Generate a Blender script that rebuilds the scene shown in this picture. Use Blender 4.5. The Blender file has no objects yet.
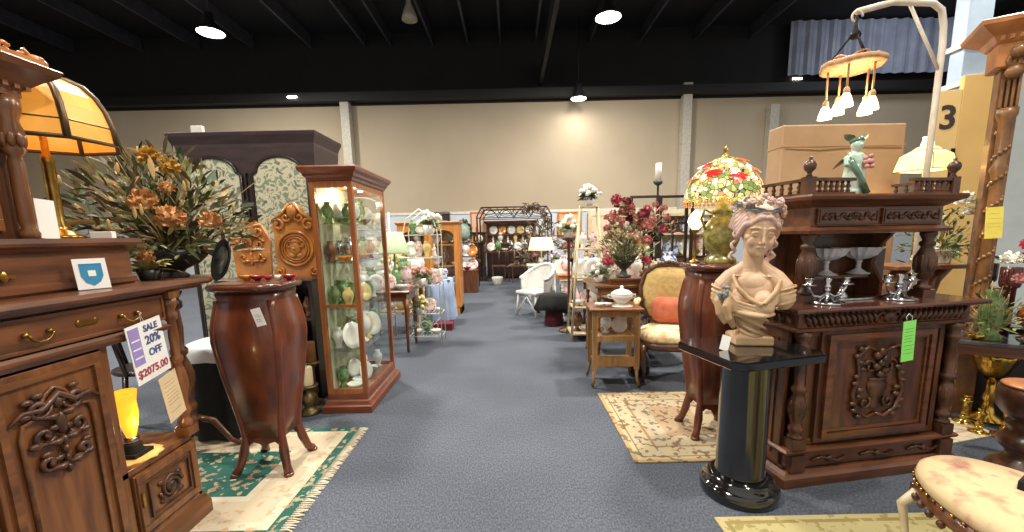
import bpy, bmesh, math, random
from mathutils import Matrix, Vector
from math import sin, cos, pi, radians
random.seed(7)
SC = bpy.context.scene
COL = SC.collection

# ---------------------------------------------------------------- camera
cam_data = bpy.data.cameras.new('camera')
cam = bpy.data.objects.new('camera', cam_data)
COL.objects.link(cam)
SC.camera = cam
cam_data.sensor_width = 36.0
cam_data.lens = 420.0 / 1024.0 * 36.0
cam_data.shift_y = 34.0 / 1024.0
cam_data.clip_start = 0.02
cam_data.clip_end = 200
PITCH = math.atan(0.155)
ROLL = radians(1.25)
f = Vector((0, cos(PITCH), -sin(PITCH)))
u0 = Vector((0, sin(PITCH), cos(PITCH)))
r0 = Vector((1, 0, 0))
r_ = r0 * cos(ROLL) - u0 * sin(ROLL)
u_ = u0 * cos(ROLL) + r0 * sin(ROLL)
cam.matrix_world = Matrix(((r_.x, u_.x, -f.x, 0), (r_.y, u_.y, -f.y, 0), (r_.z, u_.z, -f.z, 1.30), (0, 0, 0, 1)))

# ---------------------------------------------------------------- world, exposure
w = bpy.data.worlds.new('hall_fill_light')  # soft fill light added, entering through the open front of the hall
SC.world = w
w.use_nodes = True
w.node_tree.nodes['Background'].inputs[0].default_value = (1.0, 0.93, 0.83, 1)
w.node_tree.nodes['Background'].inputs[1].default_value = 0.66
SC.view_settings.view_transform = 'Standard'
SC.view_settings.look = 'None'
SC.view_settings.gamma = 1.0
SC.view_settings.use_curve_mapping = False
SC.view_settings.exposure = 0.15

def lamp(name, kind, loc, energy, color, size=0.4, rot=(0, 0, 0), **kw):
    d = bpy.data.lights.new(name, kind)
    d.energy = energy
    d.color = color
    if kind == 'AREA':
        d.shape = 'DISK'; d.size = size
    elif kind in ('POINT', 'SPOT'):
        d.shadow_soft_size = size
    for k, v in kw.items(): setattr(d, k, v)
    o = bpy.data.objects.new(name, d)
    o.location = loc; o.rotation_euler = rot
    COL.objects.link(o)
    return o
WARM = (1.0, 0.86, 0.68)
# the high-bay lamps of the hall (their housings are built further down)
HIGHBAY = [(-6.85, 10.6, 6.1), (2.3, 10.3, 6.1), (2.15, 13.5, 5.35), (-2.2, 5.2, 6.3), (2.9, 4.6, 6.3), (-2.2, 0.6, 6.3),
           (2.4, 0.2, 6.3), (7.2, 6.0, 6.3), (-7.0, 4.0, 6.3)]
for hx, hy, hz in HIGHBAY:
    lamp('highbay_light', 'AREA', (hx, hy, hz - 0.12), (215 if hy < 2 else 345) if hz > 5.5 else 18, (1.0, 0.93, 0.82), 0.5)

# ---------------------------------------------------------------- materials
def lin(c):
    return tuple(((v / 255.0) / 12.92 if v / 255.0 <= 0.04045 else ((v / 255.0 + 0.055) / 1.055) ** 2.4) for v in c)
MATS = {}
def nt(name):
    m = bpy.data.materials.new(name); m.use_nodes = True
    n = m.node_tree.nodes; l = m.node_tree.links
    return m, n, l, n['Principled BSDF']
def mat(name, c, rough=0.5, metal=0.0, c2=None, scale=12.0, stretch=None, bump=0.0, detail=4.0, coat=0.0, emit=None, estr=0.0, trans=0.0, ior=1.45, alpha=1.0, sheen=0.0, lo=0.35, hi=0.65, spec=None):
    """procedural: two colours mixed by noise (object coordinates), optional bump"""
    if name in MATS: return MATS[name]
    m, n, l, b = nt(name)
    c = lin(c)
    b.inputs['Roughness'].default_value = rough
    b.inputs['Metallic'].default_value = metal
    if spec is not None: b.inputs['Specular IOR Level'].default_value = spec
    if coat: b.inputs['Coat Weight'].default_value = coat; b.inputs['Coat Roughness'].default_value = 0.12
    if trans: b.inputs['Transmission Weight'].default_value = trans; b.inputs['IOR'].default_value = ior
    if alpha < 1: b.inputs['Alpha'].default_value = alpha
    if sheen: b.inputs['Sheen Weight'].default_value = sheen
    tc = n.new('ShaderNodeTexCoord'); mp = n.new('ShaderNodeMapping'); no = n.new('ShaderNodeTexNoise'); rp = n.new('ShaderNodeValToRGB')
    l.new(tc.outputs['Object'], mp.inputs['Vector']); l.new(mp.outputs['Vector'], no.inputs['Vector'])
    if stretch: mp.inputs['Scale'].default_value = stretch
    no.inputs['Scale'].default_value = scale; no.inputs['Detail'].default_value = detail
    c2 = lin(c2) if c2 else tuple(v * 0.82 for v in c)
    rp.color_ramp.elements[0].position = lo; rp.color_ramp.elements[1].position = hi
    rp.color_ramp.elements[0].color = (*c, 1); rp.color_ramp.elements[1].color = (*c2, 1)
    l.new(no.outputs['Fac'], rp.inputs['Fac']); l.new(rp.outputs['Color'], b.inputs['Base Color'])
    if emit:
        b.inputs['Emission Color'].default_value = (*lin(emit), 1); b.inputs['Emission Strength'].default_value = estr
    if bump:
        bp = n.new('ShaderNodeBump'); bp.inputs['Strength'].default_value = bump; bp.inputs['Distance'].default_value = 0.01
        l.new(no.outputs['Fac'], bp.inputs['Height']); l.new(bp.outputs['Normal'], b.inputs['Normal'])
    MATS[name] = m
    return m
GR = (2.0, 2.0, 22.0)
GH = (1.6, 20.0, 20.0)
W_DARK = mat('walnut_dark', (104, 62, 37), 0.36, c2=(68, 39, 23), scale=3, stretch=(9, 9, 1.2), coat=0.25)
W_DARKH = mat('walnut_dark_horizontal', (116, 70, 42), 0.34, c2=(76, 44, 27), scale=3, stretch=(1.2, 9, 9), coat=0.3)
W_CARVE = mat('walnut_carved', (94, 57, 35), 0.38, c2=(56, 33, 21), scale=14, coat=0.2, bump=0.3)
W_MID = mat('walnut_golden', (134, 84, 44), 0.34, c2=(92, 54, 28), scale=3, stretch=(9, 9, 1.0), coat=0.35)
W_MIDH = mat('walnut_golden_horizontal', (130, 82, 44), 0.34, c2=(90, 54, 28), scale=3, stretch=(1.0, 9, 9), coat=0.35)
W_RED = mat('mahogany_burl', (116, 58, 32), 0.32, c2=(72, 33, 19), scale=5, stretch=(2, 2, 1), coat=0.5, detail=8)
W_REDT = mat('mahogany_top', (96, 50, 38), 0.2, c2=(70, 34, 26), scale=5, stretch=(1, 6, 6), coat=0.6)
W_OAK = mat('honey_oak', (204, 138, 66), 0.34, c2=(170, 106, 46), scale=3, stretch=(10, 10, 1), coat=0.3)
W_CURIO = mat('cherry_oak', (156, 92, 46), 0.32, c2=(122, 66, 30), scale=3, stretch=(10, 10, 1), coat=0.3)
W_CURIOD = mat('cherry_oak_moulding', (128, 66, 36), 0.3, c2=(100, 48, 26), scale=3, stretch=(2, 10, 10), coat=0.3)
W_GOLD = mat('carved_golden_oak', (206, 138, 62), 0.35, c2=(160, 92, 34), scale=8, coat=0.3, bump=0.2)
W_PALE = mat('pale_tan_wood', (160, 122, 74), 0.4, c2=(122, 90, 52), scale=3, stretch=(9, 9, 1), coat=0.15)
W_FRAME = mat('carved_brown_oak', (142, 98, 54), 0.4, c2=(98, 66, 36), scale=9, coat=0.25, bump=0.2)
W_BLACK = mat('ebony_brown', (44, 30, 28), 0.35, c2=(28, 19, 18), scale=4, stretch=(6, 6, 1), coat=0.2)
W_PLUM = mat('plum_brown_wood', (62, 46, 46), 0.45, c2=(46, 34, 34), scale=4, stretch=(1, 6, 6))
BRASS = mat('aged_brass', (196, 160, 84), 0.28, 1.0, c2=(140, 106, 50), scale=20)
GOLD = mat('polished_brass', (226, 190, 96), 0.2, 1.0, c2=(190, 150, 66), scale=20)
SILVER = mat('silver_plate', (214, 214, 216), 0.16, 1.0, c2=(170, 170, 176), scale=20)
IRON = mat('black_iron', (30, 28, 28), 0.5, 0.6)
BLACKSTONE = mat('black_marble', (12, 13, 14), 0.07, c2=(26, 28, 30), scale=5, coat=1.0, detail=8)
WHITEP = mat('white_paint', (228, 226, 218), 0.5, c2=(214, 210, 200), scale=8)
CREAM = mat('cream_paint', (214, 200, 168), 0.55, c2=(190, 174, 140), scale=8)
CHINA = mat('white_china', (236, 234, 228), 0.15, c2=(222, 218, 208), scale=10, coat=0.5)
CHINAB = mat('blue_white_china', (226, 230, 236), 0.15, c2=(120, 140, 180), scale=40, coat=0.5, lo=0.5, hi=0.6)
PAPERW = mat('white_card', (240, 238, 232), 0.7, c2=(232, 230, 224), scale=4)
CANDLE = mat('ivory_wax', (236, 220, 184), 0.45, c2=(226, 206, 168), scale=6)
LEAF = mat('green_leaf', (74, 96, 52), 0.5, c2=(46, 66, 34), scale=14)
LEAFP = mat('pale_sage_leaf', (140, 146, 92), 0.55, c2=(98, 108, 62), scale=14)
LEAFB = mat('bronze_leaf', (108, 92, 56), 0.55, c2=(68, 62, 38), scale=14)
STRAW = mat('straw_stem', (186, 158, 104), 0.6, c2=(138, 112, 66), scale=14)
ROSE = mat('rose_petal', (190, 86, 104), 0.55, c2=(158, 60, 78), scale=12)
PINKP = mat('dusty_pink_petal', (206, 150, 140), 0.6, c2=(178, 112, 108), scale=12)
WHITEF = mat('white_petal', (240, 238, 230), 0.6, c2=(222, 220, 204), scale=12)
CRIMSON = mat('crimson_petal', (138, 50, 56), 0.55, c2=(104, 38, 44), scale=12)
AMBERF = mat('amber_petal', (208, 158, 98), 0.6, c2=(162, 110, 62), scale=16)
CLOTHW = mat('white_cloth', (228, 228, 226), 0.8, c2=(206, 208, 212), scale=6)
CLOTHB = mat('pale_blue_cloth', (160, 178, 206), 0.8, c2=(136, 156, 190), scale=6)
BLACKCLOTH = mat('black_cloth', (22, 22, 24), 0.9, c2=(14, 14, 16), scale=10)
def glassy(name, tint=(1, 1, 1), gloss=0.12, rough=0.02):
    m, n, l, b = nt(name)
    n.remove(b)
    tr = n.new('ShaderNodeBsdfTransparent'); tr.inputs[0].default_value = (*tint, 1)
    gl = n.new('ShaderNodeBsdfGlossy'); gl.inputs['Roughness'].default_value = rough
    lw = n.new('ShaderNodeLayerWeight'); lw.inputs['Blend'].default_value = 0.5
    pw = n.new('ShaderNodeMath'); pw.operation = 'POWER'; pw.inputs[1].default_value = 4.0; l.new(lw.outputs['Facing'], pw.inputs[0])
    ma = n.new('ShaderNodeMath'); ma.operation = 'MULTIPLY_ADD'; ma.inputs[1].default_value = gloss * 3; ma.inputs[2].default_value = 0.03; l.new(pw.outputs[0], ma.inputs[0])
    mx = n.new('ShaderNodeMixShader')
    l.new(ma.outputs[0], mx.inputs[0]); l.new(tr.outputs[0], mx.inputs[1]); l.new(gl.outputs[0], mx.inputs[2])
    l.new(mx.outputs[0], n['Material Output'].inputs[0])
    return m
GLASS = glassy('clear_pane', (0.96, 0.98, 0.97), 0.14)
CRYSTAL = mat('cut_crystal', (240, 243, 246), 0.06, c2=(230, 236, 240), trans=0.3, ior=1.5)
GREENGLASS = mat('green_glass', (150, 176, 120), 0.08, c2=(126, 156, 98), trans=0.6)
MIRROR = mat('mirror_glass', (196, 204, 202), 0.04, 1.0, c2=(190, 198, 198))

# ---------------------------------------------------------------- mesh builder
class B:
    """collects shapes into one mesh"""
    def __init__(s):
        s.v = []; s.f = []; s.mi = []; s.sm = []; s.m = 0; s.T = Matrix.Identity(4)
    def add(s, vs, fs, smooth=False):
        k = len(s.v)
        s.v += [tuple(s.T @ Vector(p)) for p in vs]
        for q in fs:
            s.f.append([i + k for i in q]); s.mi.append(s.m); s.sm.append(smooth)
        return s
    def at(s, x=0, y=0, z=0, rz=0, rx=0, ry=0, sc=1):
        s.T = Matrix.Translation((x, y, z)) @ Matrix.Rotation(rz, 4, 'Z') @ Matrix.Rotation(ry, 4, 'Y') @ Matrix.Rotation(rx, 4, 'X') @ Matrix.Scale(sc, 4)
        return s
    def box(s, x0, x1, y0, y1, z0, z1):
        vs = [(x, y, z) for z in (z0, z1) for y in (y0, y1) for x in (x0, x1)]
        s.add(vs, [(0, 2, 3, 1), (4, 5, 7, 6), (0, 1, 5, 4), (2, 6, 7, 3), (0, 4, 6, 2), (1, 3, 7, 5)])
        return s
    def taper(s, x0, x1, y0, y1, z0, z1, d):
        """box whose top is larger by d on x and y sides (a moulding)"""
        vs = [(x0, y0, z0), (x1, y0, z0), (x0, y1, z0), (x1, y1, z0), (x0 - d, y0 - d, z1), (x1 + d, y0 - d, z1), (x0 - d, y1 + d, z1), (x1 + d, y1 + d, z1)]
        s.add(vs, [(0, 2, 3, 1), (4, 5, 7, 6), (0, 1, 5, 4), (2, 6, 7, 3), (0, 4, 6, 2), (1, 3, 7, 5)])
        return s
    def moulding(s, x0, x1, y0, y1, prof):
        """stack of rectangular rings: prof = [(out, z)...]"""
        vs = []; fs = []
        for o, z in prof:
            vs += [(x0 - o, y0 - o, z), (x1 + o, y0 - o, z), (x1 + o, y1 + o, z), (x0 - o, y1 + o, z)]
        for i in range(len(prof) - 1):
            a = i * 4
            for k in range(4):
                fs.append((a + k, a + (k + 1) % 4, a + 4 + (k + 1) % 4, a + 4 + k))
        fs.append((3, 2, 1, 0)); e = (len(prof) - 1) * 4
        fs.append((e, e + 1, e + 2, e + 3))
        s.add(vs, fs); return s
    def lathe(s, prof, x=0, y=0, z=0, n=20, smooth=True, sx=1.0, sy=1.0, wob=0, wn=0):
        vs = []; fs = []
        for r, h in prof:
            for k in range(n):
                a = 2 * pi * k / n
                q = r * (1 + (wob * cos(wn * a) if wn else 0))
                vs.append((x + q * cos(a) * sx, y + q * sin(a) * sy, z + h))
        for i in range(len(prof) - 1):
            for k in range(n):
                fs.append((i * n + k, i * n + (k + 1) % n, (i + 1) * n + (k + 1) % n, (i + 1) * n + k))
        fs.append(tuple(range(n - 1, -1, -1))); e = (len(prof) - 1) * n
        fs.append(tuple(range(e, e + n)))
        s.add(vs, fs, smooth); return s
    def tube(s, pts, r, n=8, closed=False):
        pts = [Vector(p) for p in pts]; N = len(pts)
        rs = r if isinstance(r, (list, tuple)) else [r] * N
        vs = []; fs = []
        up = None
        for i, p in enumerate(pts):
            if closed: t = pts[(i + 1) % N] - pts[i - 1]
            else: t = pts[min(i + 1, N - 1)] - pts[max(i - 1, 0)]
            if t.length < 1e-9: t = Vector((0, 0, 1))
            t.normalize()
            if up is None:
                up = t.orthogonal().normalized()
            else:
                up = up - t * up.dot(t)
                up = t.orthogonal().normalized() if up.length < 1e-6 else up.normalized()
            sd = t.cross(up)
            for k in range(n):
                a = 2 * pi * k / n
                vs.append(tuple(p + (up * cos(a) + sd * sin(a)) * rs[i]))
        M = N if closed else N - 1
        for i in range(M):
            j = (i + 1) % N
            for k in range(n):
                fs.append((i * n + k, i * n + (k + 1) % n, j * n + (k + 1) % n, j * n + k))
        if not closed:
            fs.append(tuple(range(n - 1, -1, -1))); fs.append(tuple(range((N - 1) * n, N * n)))
        s.add(vs, fs, True); return s
    def ball(s, x, y, z, rx, ry=None, rz=None, n=12, m=8):
        ry = rx if ry is None else ry; rz = rx if rz is None else rz
        vs = [(x, y, z - rz)]; fs = []
        for i in range(1, m):
            t = pi * i / m
            for k in range(n):
                a = 2 * pi * k / n
                vs.append((x + rx * sin(t) * cos(a), y + ry * sin(t) * sin(a), z - rz * cos(t)))
        vs.append((x, y, z + rz)); e = len(vs) - 1
        for k in range(n): fs.append((0, 1 + (k + 1) % n, 1 + k))
        for i in range(m - 2):
            for k in range(n):
                fs.append((1 + i * n + k, 1 + i * n + (k + 1) % n, 1 + (i + 1) * n + (k + 1) % n, 1 + (i + 1) * n + k))
        for k in range(n): fs.append((e, 1 + (m - 2) * n + k, 1 + (m - 2) * n + (k + 1) % n))
        s.add(vs, fs, True); return s
    def prism(s, poly, y0, y1, smooth=False):
        """poly in (x, z), extruded along y"""
        n = len(poly)
        vs = [(x, y0, z) for x, z in poly] + [(x, y1, z) for x, z in poly]
        fs = [tuple(range(n)), tuple(range(2 * n - 1, n - 1, -1))]
        s.add(vs, fs)
        s.add(vs, [(k, k + n, (k + 1) % n + n, (k + 1) % n) for k in range(n)], smooth)
        return s
    def loft(s, rings, smooth=True, cap=True):
        n = len(rings[0]); vs = [p for r in rings for p in r]; fs = []
        for i in range(len(rings) - 1):
            for k in range(n):
                fs.append((i * n + k, i * n + (k + 1) % n, (i + 1) * n + (k + 1) % n, (i + 1) * n + k))
        if cap:
            fs.append(tuple(range(n - 1, -1, -1))); e = (len(rings) - 1) * n; fs.append(tuple(range(e, e + n)))
        s.add(vs, fs, smooth); return s
    def leaf(s, p, d, L, wd, bend=0.3, roll=0.0, seg=4):
        """a blade: curved strip tapering at both ends, slightly folded"""
        p = Vector(p); d = Vector(d).normalized()
        sd = d.cross(Vector((0, 0, 1)))
        sd = Vector((1, 0, 0)) if sd.length < 1e-4 else sd.normalized()
        sd = Matrix.Rotation(roll, 3, d) @ sd
        nn = sd.cross(d)
        vs = []; fs = []
        for i in range(seg + 1):
            t = i / seg
            c = p + d * (L * t) - Vector((0, 0, 1)) * (bend * L * t * t)
            ww = wd * sin(pi * min(0.97, 0.08 + 0.92 * t)) ** 0.8
            vs += [tuple(c - sd * ww * 0.5), tuple(c - nn * ww * 0.12), tuple(c + sd * ww * 0.5)]
        for i in range(seg):
            a = i * 3
            fs += [(a, a + 1, a + 4, a + 3), (a + 1, a + 2, a + 5, a + 4)]
        s.add(vs, fs, True); return s
    def build(s, name, mats, parent=None, bev=0.0, voxel=0.0, smooth_it=0):
        me = bpy.data.meshes.new(name)
        me.from_pydata(s.v, [], s.f)
        if not isinstance(mats, (list, tuple)): mats = [mats]
        for m in mats: me.materials.append(m)
        me.polygons.foreach_set('material_index', s.mi)
        me.polygons.foreach_set('use_smooth', s.sm)
        me.update()
        o = bpy.data.objects.new(name, me); COL.objects.link(o)
        if parent: o.parent = parent
        if voxel:
            md = o.modifiers.new('remesh', 'REMESH'); md.mode = 'VOXEL'; md.voxel_size = voxel; md.use_smooth_shade = True
            if smooth_it:
                sm = o.modifiers.new('smooth', 'SMOOTH'); sm.factor = 0.5; sm.iterations = smooth_it
        if bev:
            md = o.modifiers.new('edge', 'BEVEL'); md.width = bev; md.segments = 2; md.limit_method = 'ANGLE'; md.angle_limit = radians(40)
        return o

def tag(o, label=None, cat=None, group=None, kind=None):
    if label: o['label'] = label
    if cat: o['category'] = cat
    if group: o['group'] = group
    if kind: o['kind'] = kind
    return o
def thing(name, label, cat, loc=(0, 0, 0), rz=0.0, group=None, sc=1.0):
    o = bpy.data.objects.new(name, None); COL.objects.link(o)
    o.location = loc; o.rotation_euler = (0, 0, rz); o.scale = (sc, sc, sc); o.empty_display_size = 0.05
    return tag(o, label, cat, group)
def place(o, loc, rz=0.0, sc=1.0):
    o.location = loc; o.rotation_euler = (0, 0, rz); o.scale = (sc, sc, sc); return o
def dup(o, loc, rz=0.0, label=None, group=None, sc=None, parent=None):
    """a copy of a thing with copies of its parts and sub-parts"""
    c = o.copy(); COL.objects.link(c)
    if parent is None:
        c.location = loc; c.rotation_euler = (0, 0, rz)
        if sc: c.scale = (sc, sc, sc)
        if label: c['label'] = label
        if group: c['group'] = group
    else: c.parent = parent
    for ch in list(o.children): dup(ch, None, parent=c)
    return c
def struct(name, b, mats, bev=0.0):
    o = b.build(name, mats, bev=bev); o['kind'] = 'structure'; return o
def lettering(text, size, m, parent, loc, rot, name='lettering', align='CENTER', ext=0.0006, bold=0.0):
    cu = bpy.data.curves.new(name, 'FONT'); cu.body = text; cu.size = size; cu.align_x = align; cu.extrude = ext; cu.offset = bold
    cu.resolution_u = 3
    t = bpy.data.objects.new(name + '_src', cu)
    me = bpy.data.meshes.new_from_object(t)
    bpy.data.objects.remove(t)
    me.materials.clear(); me.materials.append(m)
    o = bpy.data.objects.new(name, me); COL.objects.link(o)
    o.parent = parent; o.location = loc; o.rotation_euler = rot
    return o

# ---- ornament helpers, all drawn in the local XZ plane at depth y
def spiral(cx, cz, r0, turns, a0, y, sgn=1, n=14):
    return [(cx + sgn * (r0 * (1 - 0.8 * t)) * cos(a0 + turns * 2 * pi * t), y, cz + (r0 * (1 - 0.8 * t)) * sin(a0 + turns * 2 * pi * t)) for t in [i / (n - 1) for i in range(n)]]
def scrollwork(b, cx, cz, w_, h, y, t=0.006, seed=1):
    """mirrored acanthus scrolls inside w x h, with a central shell and a drop"""
    rd = random.Random(seed)
    for sg in (-1, 1):
        for k in range(3):
            zz = cz + h * (0.32 - 0.3 * k)
            r0 = min(w_, h) * (0.2 - 0.03 * k)
            px = cx + sg * (w_ * 0.28)
            p = spiral(px, zz, r0, 1.1, pi + 0.4 * k, y, sg)
            b.tube(p, [t * (0.6 + 0.9 * (i / len(p))) for i in range(len(p))], 6)
            b.tube([(cx, y, zz - r0 * 0.9), (cx + sg * w_ * 0.13, y - t, zz - r0 * 1.0), (px, y, zz - r0 * 0.8)], [t * 0.7, t * 1.4, t * 0.6], 6)
            for q in range(3):
                a = rd.uniform(0, 2 * pi)
                b.ball(px + r0 * 1.1 * cos(a), y, zz + r0 * 1.1 * sin(a), t * 2.0, t * 1.2, t * 1.2, 8, 6)
    b.ball(cx, y, cz + h * 0.1, w_ * 0.09, t * 1.8, h * 0.13, 10, 8)
    b.ball(cx, y, cz + h * 0.33, w_ * 0.07, t * 1.6, h * 0.07, 10, 8)
    for k in range(4):
        b.ball(cx, y, cz - h * (0.1 + 0.11 * k), w_ * (0.06 - 0.008 * k), t * 1.4, h * 0.055, 8, 6)
def bead_row(b, x0, x1, y, z, r, n):
    for i in range(n):
        b.ball(x0 + (x1 - x0) * (i + 0.5) / n, y, z, r, r * 0.8, r, 6, 5)
def panel(b, x0, x1, z0, z1, y, fr=0.03, d=0.012):
    """a raised frame of mouldings round a field at depth y (towards -y)"""
    for (a, c, e, g) in ((x0, x1, z0, z0 + fr), (x0, x1, z1 - fr, z1), (x0, x0 + fr, z0 + fr, z1 - fr), (x1 - fr, x1, z0 + fr, z1 - fr)):
        b.box(a, c, y - d, y + 0.002, e, g)
TURNED = [(0.9, 0), (0.9, 0.05), (0.6, 0.07), (0.6, 0.1), (0.85, 0.12), (0.85, 0.15), (0.55, 0.18), (0.7, 0.24), (1.0, 0.32), (1.0, 0.38), (0.7, 0.46), (0.5, 0.5), (0.75, 0.52), (0.75, 0.55), (0.5, 0.57), (0.62, 0.7), (0.5, 0.82), (0.8, 0.84), (0.8, 0.88), (0.55, 0.9), (0.9, 0.94), (0.9, 1.0)]
def turned(r, h, prof=TURNED):
    return [(a * r, q * h) for a, q in prof]
# ================================================================ the hall
def carpet():
    m, n, l, b = nt('blue_grey_carpet')
    tc = n.new('ShaderNodeTexCoord')
    mp = n.new('ShaderNodeMapping'); mp.inputs['Scale'].default_value = (1.0, 0.5, 1)
    n1 = n.new('ShaderNodeTexNoise'); n1.inputs['Scale'].default_value = 130; n1.inputs['Detail'].default_value = 3
    n2 = n.new('ShaderNodeTexNoise'); n2.inputs['Scale'].default_value = 1.6; n2.inputs['Detail'].default_value = 4
    l.new(tc.outputs['Object'], mp.inputs['Vector']); l.new(mp.outputs[0], n1.inputs['Vector']); l.new(tc.outputs['Object'], n2.inputs['Vector'])
    r1 = n.new('ShaderNodeValToRGB'); r1.color_ramp.elements[0].color = (*lin((76, 82, 92)), 1); r1.color_ramp.elements[1].color = (*lin((104, 109, 120)), 1)
    r1.color_ramp.elements[0].position = 0.38; r1.color_ramp.elements[1].position = 0.64
    l.new(n1.outputs['Fac'], r1.inputs['Fac'])
    r2 = n.new('ShaderNodeValToRGB'); r2.color_ramp.elements[0].color = (0.86, 0.86, 0.86, 1); r2.color_ramp.elements[1].color = (1, 1, 1, 1)
    r2.color_ramp.elements[0].position = 0.35; r2.color_ramp.elements[1].position = 0.7
    l.new(n2.outputs['Fac'], r2.inputs['Fac'])
    mx = n.new('ShaderNodeMixRGB'); mx.blend_type = 'MULTIPLY'; mx.inputs[0].default_value = 1
    l.new(r1.outputs[0], mx.inputs[1]); l.new(r2.outputs[0], mx.inputs[2]); l.new(mx.outputs[0], b.inputs['Base Color'])
    b.inputs['Roughness'].default_value = 0.95; b.inputs['Specular IOR Level'].default_value = 0.15
    bp = n.new('ShaderNodeBump'); bp.inputs['Strength'].default_value = 0.4; bp.inputs['Distance'].default_value = 0.004
    l.new(n1.outputs['Fac'], bp.inputs['Height']); l.new(bp.outputs[0], b.inputs['Normal'])
    return m
WALLC = mat('tan_wall_paint', (184, 170, 148), 0.85, c2=(176, 162, 140), scale=0.6)
BLACKC = mat('black_painted_ceiling', (20, 20, 23), 0.8, c2=(14, 14, 16), scale=1.2)
JOISTM = mat('dark_painted_steel', (70, 70, 78), 0.5, c2=(54, 54, 62), scale=4)
PILLARM = mat('off_white_steel', (196, 190, 178), 0.5)
WB = 14.3
struct('floor', B().box(-16, 16, -2.5, 15, -0.1, 0), carpet())
struct('wall_back', B().box(-16, 16, WB, WB + 0.2, 0, 5.6), WALLC)
struct('wall_back_bulkhead', B().box(-16, 16, WB - 0.08, WB + 0.2, 5.5, 7.6), BLACKC)
struct('wall_left', B().box(-16.2, -16, -2.5, 15, 0, 7.6), WALLC)
struct('wall_right', B().box(16, 16.2, -2.5, 15, 0, 7.6), mat('grey_wall_paint', (168, 166, 158), 0.85))
struct('ceiling', B().box(-16, 16, -2.5, 15, 7.6, 7.8), BLACKC)
struct('trim_1', B().box(-16, 16, WB - 0.06, WB, 0, 2.02), mat('blue_white_partition', (206, 214, 224), 0.7, c2=(196, 204, 214), scale=1))
struct('trim_2', B().box(-16, 16, WB - 0.09, WB - 0.06, 2.02, 2.1), WHITEP)
# ceiling joists running towards the back wall
jx = [-13.5, -11.4, -9.6, -7.9, -6.1, -4.4, -3.6, -2.3, -1.2, -0.2, 0.9, 2.6, 4.2, 5.9, 7.6]
for i, x in enumerate(jx):
    b = B().box(x - 0.03, x + 0.03, 0, WB, 7.2, 7.24).box(x - 0.012, x + 0.012, 0, WB, 7.24, 7.6)
    struct('ceiling_joist', b, JOISTM)
b = B().box(1.0, 1.1, 1, WB - .1, 5.95, 6.05).box(1.03, 1.07, 1, WB - .1, 6.05, 6.5)
struct('ceiling_beam', b, BLACKC)
struct('ceiling_beam', B().box(-16, 16, WB - 0.4, WB - 0.1, 5.55, 5.8), mat('black_beam', (12, 12, 14), 0.6))
for x, zt in ((-5.15, 5.8), (5.68, 5.9), (8.45, 5.2)):
    struct('wall_pillar', B().box(x - 0.14, x + 0.14, WB - 0.3, WB - 0.02, 0, zt), PILLARM, 0.01)
# corrugated metal and light steel column in the upper right corner
b = B()
n = 64
pts = []
for i in range(n + 1):
    x = 8.7 + (14.5 - 8.7) * i / n
    pts.append((x, WB - 0.45 + (0.07 if (i % 4) in (0, 1) else 0.0)))
vs = [(x, y, 6.0) for x, y in pts] + [(x, y, 7.55) for x, y in pts]
b.add(vs, [(i, i + 1, i + n + 2, i + n + 1) for i in range(n)])
struct('wall_back_corrugated', b, mat('corrugated_steel', (150, 156, 174), 0.5, 0.0, c2=(130, 136, 156), scale=2))
struct('steel_column', B().box(6.28, 6.62, 6.2, 6.4, 0, 4.6), mat('pale_blue_steel', (186, 204, 222), 0.4, c2=(170, 190, 210), scale=3), 0.01)
struct('steel_column_band', B().box(6.24, 6.66, 6.16, 6.44, 3.2, 3.27).box(6.24, 6.66, 6.16, 6.44, 3.7, 3.77), WHITEP)

# ---- high-bay lamps
EMW = mat('lamp_glow_white', (255, 250, 240), 0.4, emit=(255, 250, 238), estr=30)
HB = mat('spun_aluminium', (60, 60, 64), 0.4, 0.6)
def highbay(loc, label, lit=True, r=0.27):
    t = thing('highbay_lamp', label, 'ceiling light', loc, group='high-bay lamps under the black ceiling')
    B().lathe([(r, -0.02), (r * 0.96, 0.03), (r * 0.55, 0.16), (0.1, 0.22), (0.09, 0.4), (0.03, 0.42)], n=24).build('housing', HB, t)
    B().lathe([(0.02, -0.07), (r * 0.6, -0.055), (r * 0.93, -0.02), (r * 0.93, -0.015)], n=24).build('diffuser', EMW if lit else mat('frosted_unlit', (150, 146, 136), 0.5), t)
    B().tube([(0, 0, 0.42), (0, 0, 7.6 - loc[2])], 0.012, 6).build('hanging_rod', HB, t)
    return t
labs = ['bright high-bay lamp hanging above the carved wardrobe side of the hall', 'bright high-bay lamp hanging highest over the aisle',
        'bright high-bay lamp hanging low close to the back wall']
for i, (x, y, z) in enumerate(HIGHBAY[:3]): highbay((x, y, z), labs[i], True, 0.3 if i < 2 else 0.24)
for (x, y, z) in HIGHBAY[3:]:
    highbay((x, y, z), 'bright high-bay lamp above the front of the hall, over the photographer', True, 0.3)
t = thing('pendant_lamp', 'unlit bell-shaped pendant lamp hanging under the black ceiling', 'ceiling light', (-2.1, 10.0, 6.0))
B().lathe([(0.17, -0.02), (0.16, 0.05), (0.1, 0.22), (0.06, 0.3), (0.05, 0.42), (0.02, 0.44)], n=20).build('shade', mat('dusty_glass', (150, 146, 130), 0.4), t)
B().tube([(0, 0, 0.44), (0, 0, 1.6)], 0.012, 6).build('hanging_rod', HB, t)
b = B().box(-0.14, 0.14, -0.02, 0.02, -0.02, 0.02)
o = b.build('strip_light', [EMW]); tag(o, 'small bright strip light on the dark beam above the armoire side', 'light', 'small strip lights on the far beam'); o.location = (-6.7, WB - 0.41, 5.68)
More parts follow.
